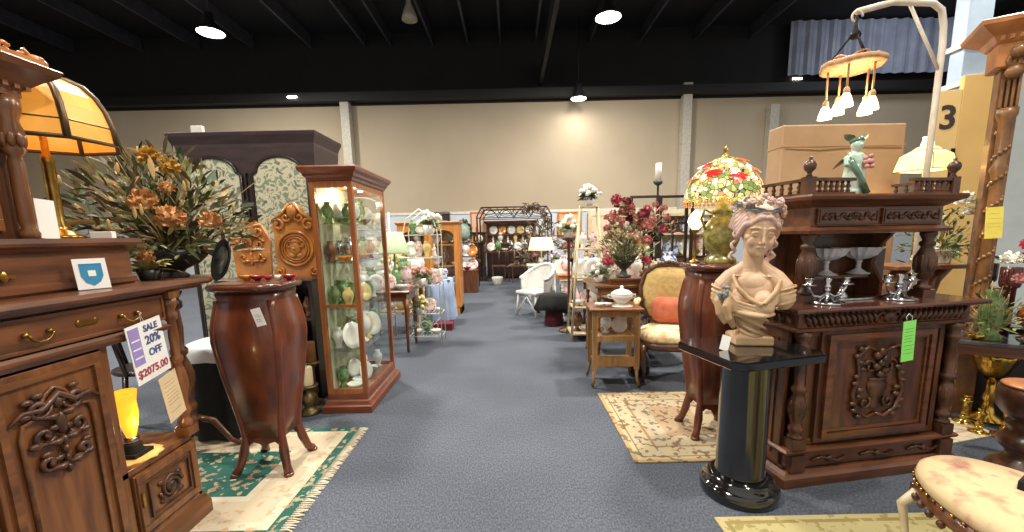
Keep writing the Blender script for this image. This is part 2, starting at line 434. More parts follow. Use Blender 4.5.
o = b.build('strip_light', [EMW]); tag(o, 'small bright strip light on the dark beam above the packing-paper crate side', 'light', 'small strip lights on the far beam'); o.location = (9.2, WB - 0.09, 6.0)
# small white exit-style box on the wall over the dark armoire
o = B().box(-0.05, 0.05, -0.02, 0.02, 0, 0.065).build('white_box', WHITEP, bev=0.005); tag(o, 'small white box standing on the top edge of the dark armoire', 'box'); o.location = (-2.76, 3.93, 2.25)

# a skylight bay high above the right side washes the corrugated wall
lamp('skylight_bay', 'AREA', (11.5, 11.6, 7.3), 36, (0.86, 0.92, 1.0), 1.6, (radians(48), 0, 0))
struct('skylight_panel', B().box(9.8, 13.2, 9.6, 11.4, 7.56, 7.6), mat('skylight_panel_glow', (230, 240, 255), 0.5, emit=(225, 236, 255), estr=1.5))
b = B()
for k in range(6): b.tube([(9.4 + k * 0.9, 10.4, 7.0), (9.85 + k * 0.9, 10.4, 7.5), (10.3 + k * 0.9, 10.4, 7.0)], 0.03, 6)
b.box(9.2, 14.8, 10.37, 10.43, 6.95, 7.02)
struct('roof_truss', b, PILLARM)
# ================================================================ carved cabinet on the left (front faces the aisle)
def carved_post(b, x, y, z0, z1, r=0.03):
    h = z1 - z0
    b.lathe(turned(r, h), x, y, z0, n=14)
def bail(b, x, z, y, w_=0.035, r=0.004):
    b.ball(x - w_, y, z, 0.009, 0.009, 0.009, 8, 6); b.ball(x + w_, y, z, 0.009, 0.009, 0.009, 8, 6)
    pts = [(x - w_ * cos(a), y - 0.012, z - w_ * 0.75 * sin(a)) for a in [pi * k / 10 for k in range(11)]]
    b.tube(pts, r, 6)
def left_cabinet():
    t = thing('carved_cabinet', 'tall carved walnut buffet with bail-handled drawers, carved doors and an open corner niche', 'cabinet', (-1.50, 1.10, 0), pi / 2)
    W = 0.75
    # plinth and carcase
    B().moulding(-W, W, 0, 0.5, [(0.022, 0), (0.022, 0.07), (0.014, 0.09), (0.008, 0.11), (0.0, 0.115)]).build('plinth', W_MIDH, t)
    b = B().box(-W, W, 0.48, 0.5, 0.11, 1.09).box(-W, -W + 0.03, 0.03, 0.48, 0.11, 0.96)
    b.box(-0.41, -0.38, 0, 0.48, 0.11, 0.96).box(0.38, 0.41, 0, 0.48, 0.11, 0.96).box(-0.01, 0.01, 0, 0.48, 0.11, 0.96)
    b.box(-W, -0.38, 0, 0.48, 0.40, 0.425).box(0.38, W, 0, 0.48, 0.40, 0.425).box(-W, W, 0, 0.48, 0.11, 0.13)
    b.box(W - 0.02, W, 0.0, 0.48, 0.11, 0.42).box(-W, -W + 0.02, 0.0, 0.48, 0.11, 0.42)
    b.box(-W + 0.07, W - 0.07, 0.02, 0.48, 0.94, 1.09)
    b.build('carcase', W_MID, t, bev=0.002)
    b = B().moulding(-W + 0.09, W - 0.09, 0.0, 0.46, [(0.0, 0.925), (0.02, 0.93), (0.026, 0.945), (0.012, 0.955), (0.004, 0.965)])
    b.build('waist_moulding', W_DARKH, t)
    B().moulding(-W, W + 0.12, 0, 0.5, [(0.0, 1.085), (0.018, 1.09), (0.022, 1.1), (0.04, 1.103), (0.045, 1.115), (0.04, 1.13)]).build('worktop', W_DARKH, t)
    for s_, x0, x1 in ((0, -0.68, -0.02), (1, 0.02, 0.68)):
        b = B().box(x0, x1, -0.005, 0.02, 0.975, 1.075); panel(b, x0, x1, 0.972, 1.08, -0.004, 0.012, 0.006)
        d = b.build('drawer', W_DARKH, t, bev=0.002)
        for hx in (x0 + 0.17, x1 - 0.17):
            h = B(); bail(h, hx, 1.028, -0.012); h.build('bail_handle', BRASS, d)
        xm = (x0 + x1) / 2
        k = B().box(xm - 0.03, xm + 0.03, -0.011, -0.004, 1.022, 1.038).ball(xm - 0.03, -0.007, 1.03, 0.008, 0.004, 0.012, 8, 6).ball(xm + 0.03, -0.007, 1.03, 0.008, 0.004, 0.012, 8, 6)
        k.build('escutcheon', BRASS, d)
    for x0 in (-0.375, 0.015):
        x1 = x0 + 0.36
        b = B().box(x0, x1, -0.012, 0.01, 0.135, 0.92)
        d = b.build('door', W_MID, t, bev=0.003)
        b = B(); panel(b, x0 + 0.02, x1 - 0.02, 0.16, 0.90, -0.01, 0.02, 0.012)
        # arched inner panel edge
        xm = (x0 + x1) / 2
        arc = [(x0 + 0.07, -0.018, 0.2), (x0 + 0.07, -0.018, 0.72), (x0 + 0.08, -0.018, 0.76), (x0 + 0.12, -0.018, 0.77), (xm - 0.03, -0.018, 0.83), (xm, -0.018, 0.85),
               (xm + 0.03, -0.018, 0.83), (x1 - 0.12, -0.018, 0.77), (x1 - 0.08, -0.018, 0.76), (x1 - 0.07, -0.018, 0.72), (x1 - 0.07, -0.018, 0.2), (x0 + 0.07, -0.018, 0.2)]
        b.tube(arc, 0.007, 6)
        b.build('panel_moulding', W_MIDH, d)
        b = B(); scrollwork(b, xm, 0.70, 0.19, 0.30, -0.022, 0.009, 3)
        b.tube([(xm - 0.14, -0.02, 0.77), (xm - 0.1, -0.026, 0.8), (xm - 0.05, -0.026, 0.79), (xm, -0.028, 0.83), (xm + 0.05, -0.026, 0.79), (xm + 0.1, -0.026, 0.8), (xm + 0.14, -0.02, 0.77)], [0.004, 0.008, 0.01, 0.012, 0.01, 0.008, 0.004], 6)
        b.build('carved_cartouche', W_CARVE, d)
        B().box(x1 - 0.018, x1 - 0.008, -0.018, -0.01, 0.48, 0.56).build('key_plate', BRASS, d)
    for x0 in (-0.73, 0.415):
        x1 = x0 + 0.315
        b = B().box(x0, x1, -0.01, 0.01, 0.14, 0.395); panel(b, x0 + 0.005, x1 - 0.005, 0.145, 0.39, -0.008, 0.03, 0.01)
        d = b.build('small_door', W_MID, t, bev=0.003)
        b = B(); xm = (x0 + x1) / 2; panel(b, x0 + 0.05, x1 - 0.05, 0.19, 0.345, -0.008, 0.008, 0.012)
        b.tube(spiral(xm, 0.265, 0.06, 1.2, 0, -0.014), 0.008, 6); b.tube(spiral(xm, 0.265, 0.06, 1.2, pi, -0.014), 0.008, 6)
        b.ball(xm, -0.014, 0.265, 0.025, 0.014, 0.025, 10, 8)
        for sx in (-1, 1):
            for sz in (-1, 1): b.ball(xm + sx * 0.045, -0.013, 0.265 + sz * 0.04, 0.018, 0.008, 0.012, 8, 6)
        b.build('carved_panel', W_CARVE, d)
        B().box(x0 + 0.012, x0 + 0.022, -0.024, -0.016, 0.26, 0.32).build('key_plate', BRASS, d)
    for x in (-0.718, 0.718):
        b = B().box(x - 0.03, x + 0.03, -0.028, 0.032, 0.43, 0.47).box(x - 0.03, x + 0.03, -0.028, 0.032, 1.06, 1.09); b.lathe(turned(0.032, 0.60), x, 0.002, 0.465, n=18)
        b.build('turned_column', W_MID, t)
    # upper part
    B().moulding(-W + 0.02, W - 0.03, 0.14, 0.5, [(0.0, 1.13), (0.01, 1.14), (0.01, 1.16), (0.0, 1.17), (0.0, 1.27), (0.012, 1.285), (0.03, 1.295), (0.034, 1.305), (0.03, 1.322)]).build('upper_shelf', W_DARKH, t)
    b = B()
    for x in (-0.25, 0.25):
        b.box(x - 0.03, x + 0.03, 0.125, 0.135, 1.195, 1.205)
        b.ball(x, 0.13, 1.2, 0.012, 0.006, 0.02, 8, 6)
    b.build('shelf_key_plates', BRASS, t)
    X1 = 0.42
    b = B().box(-X1, X1, 0.24, 0.5, 1.322, 1.80)
    b.build('upper_case', W_DARK, t, bev=0.003)
    for x0, x1 in ((-X1 + 0.06, -0.005), (0.005, X1 - 0.06)):
        b = B().box(x0, x1, 0.225, 0.24, 1.345, 1.78); panel(b, x0 + 0.005, x1 - 0.005, 1.35, 1.775, 0.226, 0.04, 0.01)
        d = b.build('upper_door', W_MID, t, bev=0.002)
        h = B().box(x1 - 0.025, x1 - 0.013, 0.212, 0.218, 1.46, 1.60).ball(x1 - 0.019, 0.21, 1.45, 0.01, 0.006, 0.014, 8, 6).ball(x1 - 0.019, 0.21, 1.61, 0.01, 0.006, 0.014, 8, 6)
        h.build('brass_hinge_plate', BRASS, d)
        b = B(); scrollwork(b, (x0 + x1) / 2, 1.57, 0.16, 0.26, 0.218, 0.008, 5); b.build('carved_cartouche', W_CARVE, d)
    for x in (-X1 + 0.01, X1 - 0.01):
        b = B().lathe([(0.026, 0), (0.028, 0.02), (0.018, 0.04), (0.024, 0.06), (0.022, 0.26), (0.017, 0.28), (0.032, 0.30), (0.022, 0.33), (0.036, 0.36), (0.026, 0.40), (0.038, 0.44), (0.038, 0.48)], x, 0.2, 1.322, n=16)
        for k in range(8):
            a = 2 * pi * k / 8
            b.ball(x + 0.026 * cos(a), 0.2 + 0.026 * sin(a), 1.66, 0.012, 0.012, 0.03, 6, 5)
        b.build('carved_post', W_MID, t)
    b = B().moulding(-X1, X1, 0.19, 0.5, [(0.0, 1.795), (0.02, 1.80), (0.02, 1.82), (0.04, 1.84), (0.06, 1.86), (0.09, 1.885), (0.10, 1.905), (0.095, 1.91)])
    for i in range(26): b.box(-X1 + 0.01 + i * 0.034, -X1 + 0.026 + i * 0.034, 0.15, 0.18, 1.825, 1.84)
    c = b.build('cornice', W_MIDH, t)
    b = B()
    for i in range(-9, 10):
        x = i * 0.053
        b.ball(x, 0.14, 1.925 + 0.008 * cos(i * 1.3), 0.036, 0.022, 0.022, 10, 7)
        b.tube(spiral(x, 1.932, 0.022, 1.1, i, 0.125, 1 if i % 2 else -1, 9), 0.007, 6)
    b.box(-X1 - 0.07, X1 + 0.07, 0.11, 0.2, 1.908, 1.93)
    b.build('carved_cresting', W_GOLD, c)
    return t
left_cabinet()

# ---- amber panel lamp on the cabinet's upper shelf
AMBERG = mat('amber_slag_glass', (232, 170, 78), 0.35, c2=(220, 146, 54), scale=6, emit=(240, 160, 60), estr=0.42)
def panel_dome(b, r, h, n=8, m=6, z=0.0, e=1.6):
    """faceted dome shade; returns rings"""
    rings = []
    for i in range(m + 1):
        t = i / m
        rr = r * cos(t * pi / 2 * 0.93) ** 0.75; zz = z + h * sin(t * pi / 2)
        rings.append([(rr * cos(2 * pi * k / n), rr * sin(2 * pi * k / n), zz) for k in range(n)])
    b.loft(rings, smooth=False, cap=False); return rings
t = thing('table_lamp', 'lit brass table lamp with a large amber glass-panelled dome shade on the carved buffet', 'lamp', (-1.845, 1.75, 1.322))
B().lathe([(0.075, 0), (0.075, 0.012), (0.055, 0.02), (0.05, 0.03), (0.028, 0.04), (0.028, 0.05), (0.02, 0.07), (0.02, 0.30), (0.026, 0.31), (0.012, 0.34), (0.01, 0.54)], n=20).build('base', BRASS, t)
b = B(); rg = panel_dome(b, 0.235, 0.25, 8, 6, 0.375); b.at(); 
b.loft([[(x * 0.985, y * 0.985, z - 0.002) for x, y, z in r] for r in rg], smooth=False, cap=False)
sh = b.build('lamp_shade', AMBERG, t)
sh.rotation_euler = (0, 0, 0.3)
b = B()
for k in range(8):
    b.tube([Vector(r[k]) * 1.0 for r in rg], 0.0125, 6)
b.tube([Vector(rg[0][k]) for k in range(8)], 0.008, 6, closed=True)
b.tube([Vector((x * 1.0, y * 1.0, z)) for x, y, z in rg[1]], 0.003, 6, closed=True)
b.lathe([(0.04, 0.0), (0.03, 0.02), (0.012, 0.03), (0.016, 0.045), (0.004, 0.06)], 0, 0, 0.615, n=14)
b.build('shade_frame', mat('bronze_frame', (92, 72, 48), 0.4, 0.5), sh)
BULB = mat('warm_bulb', (255, 226, 170), 0.3, emit=(255, 214, 140), estr=14)
B().ball(0, 0, 0.46, 0.025, 0.025, 0.035).build('bulb', BULB, t)
lamp('amber_lamp_light', 'POINT', (-1.845, 1.75, 1.78), 3, (1.0, 0.72, 0.36), 0.03)

# ---- cards and papers on the buffet
def text_card(name, label, cat, w_, h_, m, loc, rot, lines, group=None, thick=0.002, parts=None):
    """upright card in local XZ facing -y; lines = (text, size, x, z, material)"""
    t = thing(name, label, cat, loc, 0, group); t.rotation_euler = rot
    B().box(-w_ / 2, w_ / 2, 0, thick, 0, h_).build('card', m, t)
    if parts: parts(t)
    for tx, sz, x, z, mm in lines:
        lettering(tx, sz, mm, t, (x, -0.0008, z), (pi / 2, 0, 0), bold=0.0008)
    return t
INKP = mat('violet_ink', (108, 92, 150), 0.7); INKR = mat('red_ink', (176, 66, 84), 0.7); INKB = mat('blue_ink', (76, 86, 140), 0.7)
INKK = mat('black_ink', (40, 40, 44), 0.7); INKT = mat('teal_print', (44, 140, 186), 0.6)
def shield(t):
    b = B().prism([(-0.032, 0.092), (0.032, 0.092), (0.032, 0.048), (0.021, 0.026), (0, 0.012), (-0.021, 0.026), (-0.032, 0.048)], -0.002, 0.0)
    b.box(-0.032, 0.032, -0.002, 0, 0.09, 0.096)
    b.build('shield_emblem', INKT, t)
    B().box(-0.011, 0.011, -0.003, -0.0015, 0.048, 0.07).build('emblem_badge', PAPERW, t)
text_card('notice_card', 'small white card with a blue shield emblem leaning on the carved buffet worktop', 'card', 0.095, 0.115, PAPERW, (-1.572, 1.58, 1.133), (-0.16, 0, 1.12), [], parts=shield)
# sale sign hanging from the drawer handle
def signstripe(t):
    B().box(-0.062, -0.024, -0.0012, 0, 0.055, 0.163).build('violet_stripe', mat('violet_print', (158, 140, 200), 0.7, c2=(146, 128, 190)), t)
    b = B()
    for z in (0.075, 0.1, 0.125): b.box(-0.058, -0.028, -0.0018, -0.001, z, z + 0.004)
    b.build('stripe_rules', PAPERW, t)
    B().tube([(-0.005, 0.001, 0.17), (0.0, 0.004, 0.20), (0.005, 0.001, 0.17)], 0.001, 5).build('tie_string', PAPERW, t)
t = sale = text_card('sale_sign', 'white and violet sale sign reading SALE 20% OFF hanging from the buffet drawer handle', 'sign', 0.135, 0.172, PAPERW, (-1.472, 1.675, 0.815), (0.0, -0.10, pi / 2 + 0.1),
              [('SALE', 0.026, 0.022, 0.142, INKB), ('20%', 0.036, 0.022, 0.104, INKB), ('OFF', 0.030, 0.022, 0.068, INKB), ('$2075.00', 0.032, 0.0, 0.018, INKR)], parts=signstripe); sale.scale = (1.38, 1.38, 1.38); sale.location.z = 0.755; sale.location.y = 1.665
CREAMP = mat('cream_tag_paper', (226, 202, 160), 0.8, c2=(218, 190, 146))
def rules(w_, zs, m=INKK, th=0.0015):
    def fn(t):
        b = B(); rd = random.Random(4)
        for z in zs:
            x = -w_ / 2
            while x < w_ / 2 - 0.004:
                q = min(w_ / 2, x + rd.uniform(0.004, 0.012)); b.box(x, q, -0.0008, 0, z, z + th); x = q + 0.003
        b.build('printed_rules', m, t)
    return fn
INKG = mat('faded_brown_ink', (150, 116, 88), 0.7)
text_card('price_tag', 'long cream paper tag hanging below the violet sale sign', 'tag', 0.105, 0.205, CREAMP, (-1.452, 1.725, 0.555), (0.0, -0.17, pi / 2 + 0.12), [], parts=rules(0.07, (0.17, 0.155, 0.135, 0.12, 0.105, 0.09, 0.075, 0.04), INKG))
text_card('price_tag', 'small white paper propped against the post on the buffet upper shelf', 'tag', 0.055, 0.15, PAPERW, (-1.70, 1.575, 1.323), (-0.25, 0.12, 1.25), [])
b = B().box(-0.035, 0.035, -0.02, 0.02, 0, 0.028); o = b.build('card_box', PAPERW, bev=0.002); tag(o, 'little white folded card lying by the lamp foot on the buffet', 'card'); place(o, (-1.70, 1.78, 1.322), 0.4)

# ---- little lit lamp in the niche on a yellow doily
t = thing('niche_lamp', 'small lit yellow glass flute lamp with black foot inside the buffet niche', 'lamp', (-1.585, 1.635, 0.431))
B().box(-0.045, 0.045, -0.045, 0.045, 0, 0.016).lathe([(0.038, 0.016), (0.03, 0.03), (0.03, 0.05), (0.02, 0.056)], n=18).build('base', BLACKCLOTH, t, bev=0.002)
B().lathe([(0.022, 0.056), (0.024, 0.062), (0.024, 0.075), (0.02, 0.08)], n=18).build('collar', SILVER, t)
B().lathe([(0.016, 0.08), (0.028, 0.13), (0.035, 0.18), (0.033, 0.23), (0.04, 0.275), (0.036, 0.275), (0.03, 0.23), (0.032, 0.18), (0.014, 0.085)], n=20).build('lamp_shade', mat('yellow_art_glass', (240, 190, 60), 0.3, c2=(220, 150, 30), scale=10, emit=(240, 160, 40), estr=1.5), t)
lamp('niche_lamp_light', 'POINT', (-1.53, 1.635, 0.56), 0.5, (1.0, 0.72, 0.3), 0.02)
b = B().lathe([(0.1, 0), (0.1, 0.004), (0.09, 0.006)], n=32, wob=0.06, wn=12); o = b.build('doily', mat('straw_doily', (224, 190, 120), 0.8, c2=(206, 168, 96), scale=60)); tag(o, 'round straw-yellow doily under the niche lamp', 'doily'); place(o, (-1.59, 1.63, 0.4252))

# ================================================================ dried flower arrangement on a dark plant stand
t = thing('plant_stand', 'dark wooden plant stand carrying the dried flowers behind the carved buffet', 'stand', (-1.98, 2.42, 0))
B().lathe([(0.2, 1.06), (0.21, 1.07), (0.21, 1.09), (0.19, 1.10)], n=32).build('tabletop', W_DARKH, t)
B().lathe(turned(0.06, 0.86), 0, 0, 0.2, n=18).build('pedestal', W_DARK, t)
for k in range(3):
    a = 2 * pi * k / 3 + 0.5
    B().tube([(0.03 * cos(a), 0.03 * sin(a), 0.24), (0.12 * cos(a), 0.12 * sin(a), 0.2), (0.2 * cos(a), 0.2 * sin(a), 0.05), (0.25 * cos(a), 0.25 * sin(a), 0.016)], [0.022, 0.02, 0.016, 0.016], 8).build('leg', W_DARK, t)
def arrangement(name, label, loc, size, seedv, mats, n_leaf, blossoms, bowl, stems=40, group=None, droop=0.35, elmin=-0.15, ls=1.0, zs=1.0):
    rd = random.Random(seedv)
    t = thing(name, label, 'flowers', loc, 0, group)
    bowl(t)
    per = {}
    def mb(m): return per.setdefault(m.name, (B(), m))[0]
    z0 = size * 0.22
    for i in range(n_leaf):
        a = rd.uniform(0, 2 * pi); el = rd.uniform(elmin, 1.5)
        d = Vector((cos(a) * cos(el), sin(a) * cos(el), sin(el)))
        st = d * size * rd.uniform(0.05, 0.72); st.z *= zs; st.z += z0
        dd = d + Vector((rd.uniform(-.9, .9), rd.uniform(-.9, .9), rd.uniform(-.4, .9)))
        mb(rd.choice(mats)).leaf(st, dd, size * ls * rd.uniform(0.12, 0.38), size * ls * rd.uniform(0.03, 0.08), droop * rd.uniform(0, 1.2), rd.uniform(0, 3))
    bs = B()
    for i in range(stems):
        a = rd.uniform(0, 2 * pi); el = rd.uniform(0.3, 1.5); L = size * rd.uniform(0.6, 1.05)
        d = Vector((cos(a) * cos(el), sin(a) * cos(el), sin(el)))
        e = Vector((0, 0, z0)) + d * L
        bs.tube([(0, 0, z0 * 0.7), Vector((0, 0, z0)) + d * L * 0.5 + Vector((0, 0, 0.02)), e], [0.003, 0.0025, 0.0015], 5)
        if i % 2: bs.ball(e.x, e.y, e.z, size * 0.014, size * 0.014, size * 0.05, 6, 5)
    bs.build('stems', STRAW, t)
    for k, (bb, m) in per.items():
        o = bb.build('foliage', m, t)
    for (x, y, z, r, m) in blossoms:
        bb = B()
        for i in range(70):
            a = rd.uniform(0, 2 * pi); q = rd.uniform(-0.6, 1.0); s_ = math.sqrt(max(0, 1 - q * q))
            d = Vector((cos(a) * s_, sin(a) * s_, q))
            bb.leaf(Vector((x, y, z)) + d * r * 0.58, d + Vector((rd.uniform(-.5, .5), rd.uniform(-.5, .5), rd.uniform(-.5, .5))), r * 0.42, r * 0.42, -0.1, rd.uniform(0, 3), 3)
        bb.ball(x, y, z, r * 0.62, r * 0.62, r * 0.58, 8, 6)
        bb.build('blossom', m, t)
    return t
def dark_bowl(t):
    B().lathe([(0.07, 0), (0.075, 0.01), (0.05, 0.03), (0.06, 0.045), (0.13, 0.08), (0.17, 0.12), (0.18, 0.16), (0.17, 0.16), (0.15, 0.12), (0.05, 0.06)], n=28).build('bowl', mat('dark_bronze', (46, 44, 42), 0.35, 0.4), t)
arrangement('flower_arrangement', 'large dried arrangement of amber hydrangeas, seed stems and pale leaves in a dark bowl', (-1.94, 2.42, 1.10), 0.60, 5,
            [LEAFB, LEAFB, LEAFP, STRAW, LEAF, mat('dark_olive_leaf', (62, 60, 34), 0.6, c2=(40, 38, 22))], 1700,
            [(0.13, -0.29, 0.40, 0.068, AMBERF), (0.26, -0.30, 0.315, 0.072, AMBERF), (0.20, -0.22, 0.47, 0.04, AMBERF), (0.10, -0.29, 0.13, 0.045, AMBERF), (0.40, -0.22, 0.30, 0.055, AMBERF), (0.12, -0.20, 0.63, 0.055, mat('mustard_petal', (190, 146, 54), 0.6)), (0.20, -0.18, 0.58, 0.05, mat('mustard_petal', (190, 146, 54), 0.6))], dark_bowl, 70, None, 0.35, 0.0, 0.60, 1.3)
# broad pale leaves at the foot of the arrangement, in a low pot on the buffet worktop
t = thing('leafy_plant', 'low plant with broad pale green leaves on the end of the buffet worktop', 'plant', (-1.66, 1.93, 1.130))
B().lathe([(0.035, 0), (0.04, 0.01), (0.05, 0.05), (0.045, 0.05), (0.03, 0.01)], n=20).build('pot', mat('dark_bronze', (46, 44, 42), 0.35, 0.4), t)
b = B(); rd = random.Random(3)
for i in range(26):
    a = rd.uniform(0, 2 * pi); b.leaf((0, 0, 0.04), (cos(a), sin(a), rd.uniform(0.4, 1.6)), rd.uniform(0.09, 0.16), rd.uniform(0.035, 0.05), 0.5, rd.uniform(-.4, .4))
b.build('foliage', mat('yellow_green_leaf', (170, 164, 96), 0.5, c2=(120, 124, 66), scale=20), t)

# ================================================================ bombe pedestal stands
def bombe(name, label, loc, rz, w_, d_, h, mtop, mbody):
    t = thing(name, label, 'stand', loc, rz)
    # profile of half-width along the height (belly high, waist low)
    prof = [(0.12, 0.60), (0.20, 0.61), (0.30, 0.66), (0.42, 0.75), (0.54, 0.84), (0.64, 0.90), (0.72, 0.94), (0.78, 0.93), (0.84, 0.88), (0.885, 0.83), (0.92, 0.80), (0.955, 0.84)]
    rings = []
    for z, q in prof:
        x = w_ / 2 * q; y = d_ / 2 * q; c = 0.03
        rings.append([(-x, -y + c, z * h), (-x + c, -y, z * h), (0, -y * 1.03, z * h), (x - c, -y, z * h), (x, -y + c, z * h), (x * 1.0, 0, z * h), (x, y - c, z * h), (x - c, y, z * h), (0, y, z * h), (-x + c, y, z * h), (-x, y - c, z * h), (-x, 0, z * h)])
    B().loft(rings[1:], smooth=True).build('body', mbody, t)
    for sx in (-1, 1):
        for sy in (-1, 1):
            b = B()
            pts = [(sx * (w_ / 2 * 0.76), sy * (d_ / 2 * 0.82), 0.02), (sx * (w_ / 2 * 0.68), sy * (d_ / 2 * 0.72), 0.05), (sx * (w_ / 2 * 0.58), sy * (d_ / 2 * 0.60), 0.12 * h)]
            for z, q in prof[1:-1]: pts.append((sx * (w_ / 2 * q - 0.016), sy * (d_ / 2 * q - 0.016), z * h))
            b.tube(pts, [0.026, 0.022, 0.026] + [0.02] * (len(pts) - 3), 8)
            b.ball(sx * (w_ / 2 * 0.77), sy * (d_ / 2 * 0.84), 0.015, 0.028, 0.028, 0.015, 10, 6)
            b.build('leg', mbody, t)
    x = w_ * 0.26; y = d_ * 0.26
    z1 = 0.22 * h
    for yy in (-y - 0.004, y - 0.008):
        B().prism([(-x, z1), (x, z1), (x * 0.95, 0.14 * h), (x * 0.6, 0.17 * h), (x * 0.25, 0.16 * h), (0, 0.125 * h), (-x * 0.25, 0.16 * h), (-x * 0.6, 0.17 * h), (-x * 0.95, 0.14 * h)], yy, yy + 0.012).build('apron', mbody, t)
    n = 40; poly = []
    def outline(o):
        r = []
        for k in range(n):
            a = 2 * pi * k / n
            ex = 0.42
            cx = math.copysign(abs(cos(a)) ** ex, cos(a)) * (w_ / 2 * 1.04 + o); cy = math.copysign(abs(sin(a)) ** ex, sin(a)) * (d_ / 2 * 1.06 + o)
            r.append((cx * (1 + 0.025 * cos(4 * a)), cy * (1 + 0.02 * cos(4 * a))))
        return r
    rr = []
    for o, z in ((-0.03, h - 0.045), (-0.02, h - 0.035), (-0.005, h - 0.03), (0.0, h - 0.02), (0.0, h - 0.008), (-0.008, h)):
        rr.append([(x, y, z) for x, y in outline(o)])
    B().loft(rr).build('top', mtop, t)
    return t
t = bombe('bombe_pedestal', 'tall swelling mahogany pedestal stand with white price tag on the green rug', (-1.405, 2.30, 0), 0.0, 0.385, 0.34, 1.075, W_REDT, W_RED)
bombe('bombe_pedestal', 'swelling mahogany pedestal stand under the poppy glass lamp behind the black pedestal', (1.265, 2.60, 0), 0.0, 0.355, 0.32, 1.10, W_REDT, W_RED)
text_card('price_tag', 'white string price tag hanging on the front of the swelling mahogany pedestal', 'tag', 0.05, 0.095, PAPERW, (-1.29, 2.12, 0.865), (0.10, -0.22, 0.0), [], parts=rules(0.03, (0.06, 0.05, 0.035, 0.025), INKK))

# ================================================================ rugs
def rug_mat(name, field, border, accent, sx, sy, bands, seedv=0.0, motif=None):
    """bands = list of (distance from edge in m, colour); motif by voronoi + waves"""
    m, n, l, b = nt(name)
    tc = n.new('ShaderNodeTexCoord'); sp = n.new('ShaderNodeSeparateXYZ'); l.new(tc.outputs['Object'], sp.inputs[0])
    def math_(op, a, c=None, v=None):
        q = n.new('ShaderNodeMath'); q.operation = op
        if hasattr(a, 'links'): l.new(a, q.inputs[0])
        else: q.inputs[0].default_value = a
        if c is not None:
            if hasattr(c, 'links'): l.new(c, q.inputs[1])
            else: q.inputs[1].default_value = c
        return q.outputs[0]
    ax = math_('SUBTRACT', sx / 2, math_('ABSOLUTE', sp.outputs[0])); ay = math_('SUBTRACT', sy / 2, math_('ABSOLUTE', sp.outputs[1]))
    dist = math_('MINIMUM', ax, ay)
    vo = n.new('ShaderNodeTexVoronoi'); vo.inputs['Scale'].default_value = 15; l.new(tc.outputs['Object'], vo.inputs['Vector'])
    no = n.new('ShaderNodeTexNoise'); no.inputs['Scale'].default_value = 24; no.inputs['Detail'].default_value = 5; l.new(tc.outputs['Object'], no.inputs['Vector'])
    rp = n.new('ShaderNodeValToRGB'); rp.color_ramp.interpolation = 'CONSTANT'
    e = rp.color_ramp.elements; tot = 0.6
    e[0].position = 0; e[0].color = (*lin(bands[0][1]), 1)
    e[1].position = bands[1][0] / tot; e[1].color = (*lin(bands[1][1]), 1)
    for d, c in bands[2:]:
        k = e.new(d / tot); k.color = (*lin(c), 1)
    sc = math_('DIVIDE', dist, tot); l.new(sc, rp.inputs['Fac'])
    # motifs
    r2 = n.new('ShaderNodeValToRGB'); r2.color_ramp.interpolation = 'CONSTANT'
    r2.color_ramp.elements[0].position = 0; r2.color_ramp.elements[0].color = (0, 0, 0, 1)
    r2.color_ramp.elements[1].position = 0.56; r2.color_ramp.elements[1].color = (1, 1, 1, 1)
    l.new(no.outputs['Fac'], r2.inputs['Fac'])
    mx = n.new('ShaderNodeMixRGB'); l.new(math_('MULTIPLY', r2.outputs[0], motif or 0.6), mx.inputs[0]); l.new(rp.outputs[0], mx.inputs[1])
    vr = n.new('ShaderNodeMixRGB'); vr.inputs[1].default_value = (*lin(border), 1); vr.inputs[2].default_value = (*lin(accent), 1)
    gt = math_('GREATER_THAN', vo.outputs['Color'], 0.5); l.new(gt, vr.inputs[0]); l.new(vr.outputs[0], mx.inputs[2])
    l.new(mx.outputs[0], b.inputs['Base Color']); b.inputs['Roughness'].default_value = 0.95; b.inputs['Specular IOR Level'].default_value = 0.1
    return m
def rug(name, label, loc, rz, sx, sy, m, fringe=None, fr_sides=(1,)):
    t = thing(name, label, 'rug', loc, rz)
    B().box(-sx / 2, sx / 2, -sy / 2, sy / 2, 0.0, 0.009).build('pile', m, t, bev=0.003)
    if fringe:
        for s_ in fr_sides:
            b = B(); rd = random.Random(8); k = int(sy / 0.016)
            for i in range(k):
                y = -sy / 2 + (i + 0.5) * sy / k
                b.tube([(s_ * sx / 2, y, 0.005), (s_ * (sx / 2 + 0.03), y + rd.uniform(-.004, .004), 0.006), (s_ * (sx / 2 + fringe), y + rd.uniform(-.012, .012), 0.003)], [0.005, 0.005, 0.003], 5)
            tag(b.build('fringe', mat('cotton_fringe', (222, 212, 188), 0.9, c2=(206, 194, 168)), t), kind='stuff')
    return t
IV = (196, 182, 156); GRN = (52, 100, 90)
rug('wool_rug', 'green and ivory floral wool rug with a white fringe under the mahogany pedestal', (-1.83, 2.20, 0.0), 0.0, 1.52, 1.08,
    rug_mat('green_floral_rug', IV, (206, 186, 150), (190, 150, 122), 1.52, 1.08, [(0, GRN), (0.055, (208, 196, 170)), (0.11, IV), (0.27, (206, 196, 172)), (0.31, GRN)], motif=0.7), 0.06)
rug('persian_rug', 'beige and rust patterned rug with a tan border in front of the armchair', (1.13, 2.745, 0.0), 0.0, 0.90, 1.06,
    rug_mat('beige_persian_rug', IV, (120, 88, 62), (104, 100, 92), 0.9, 1.06, [(0, (176, 150, 108)), (0.025, (190, 174, 138)), (0.05, (140, 116, 86)), (0.06, (186, 172, 140)), (0.16, (156, 130, 98)), (0.18, (182, 168, 140)), (0.3, (172, 148, 118))], motif=0.85))
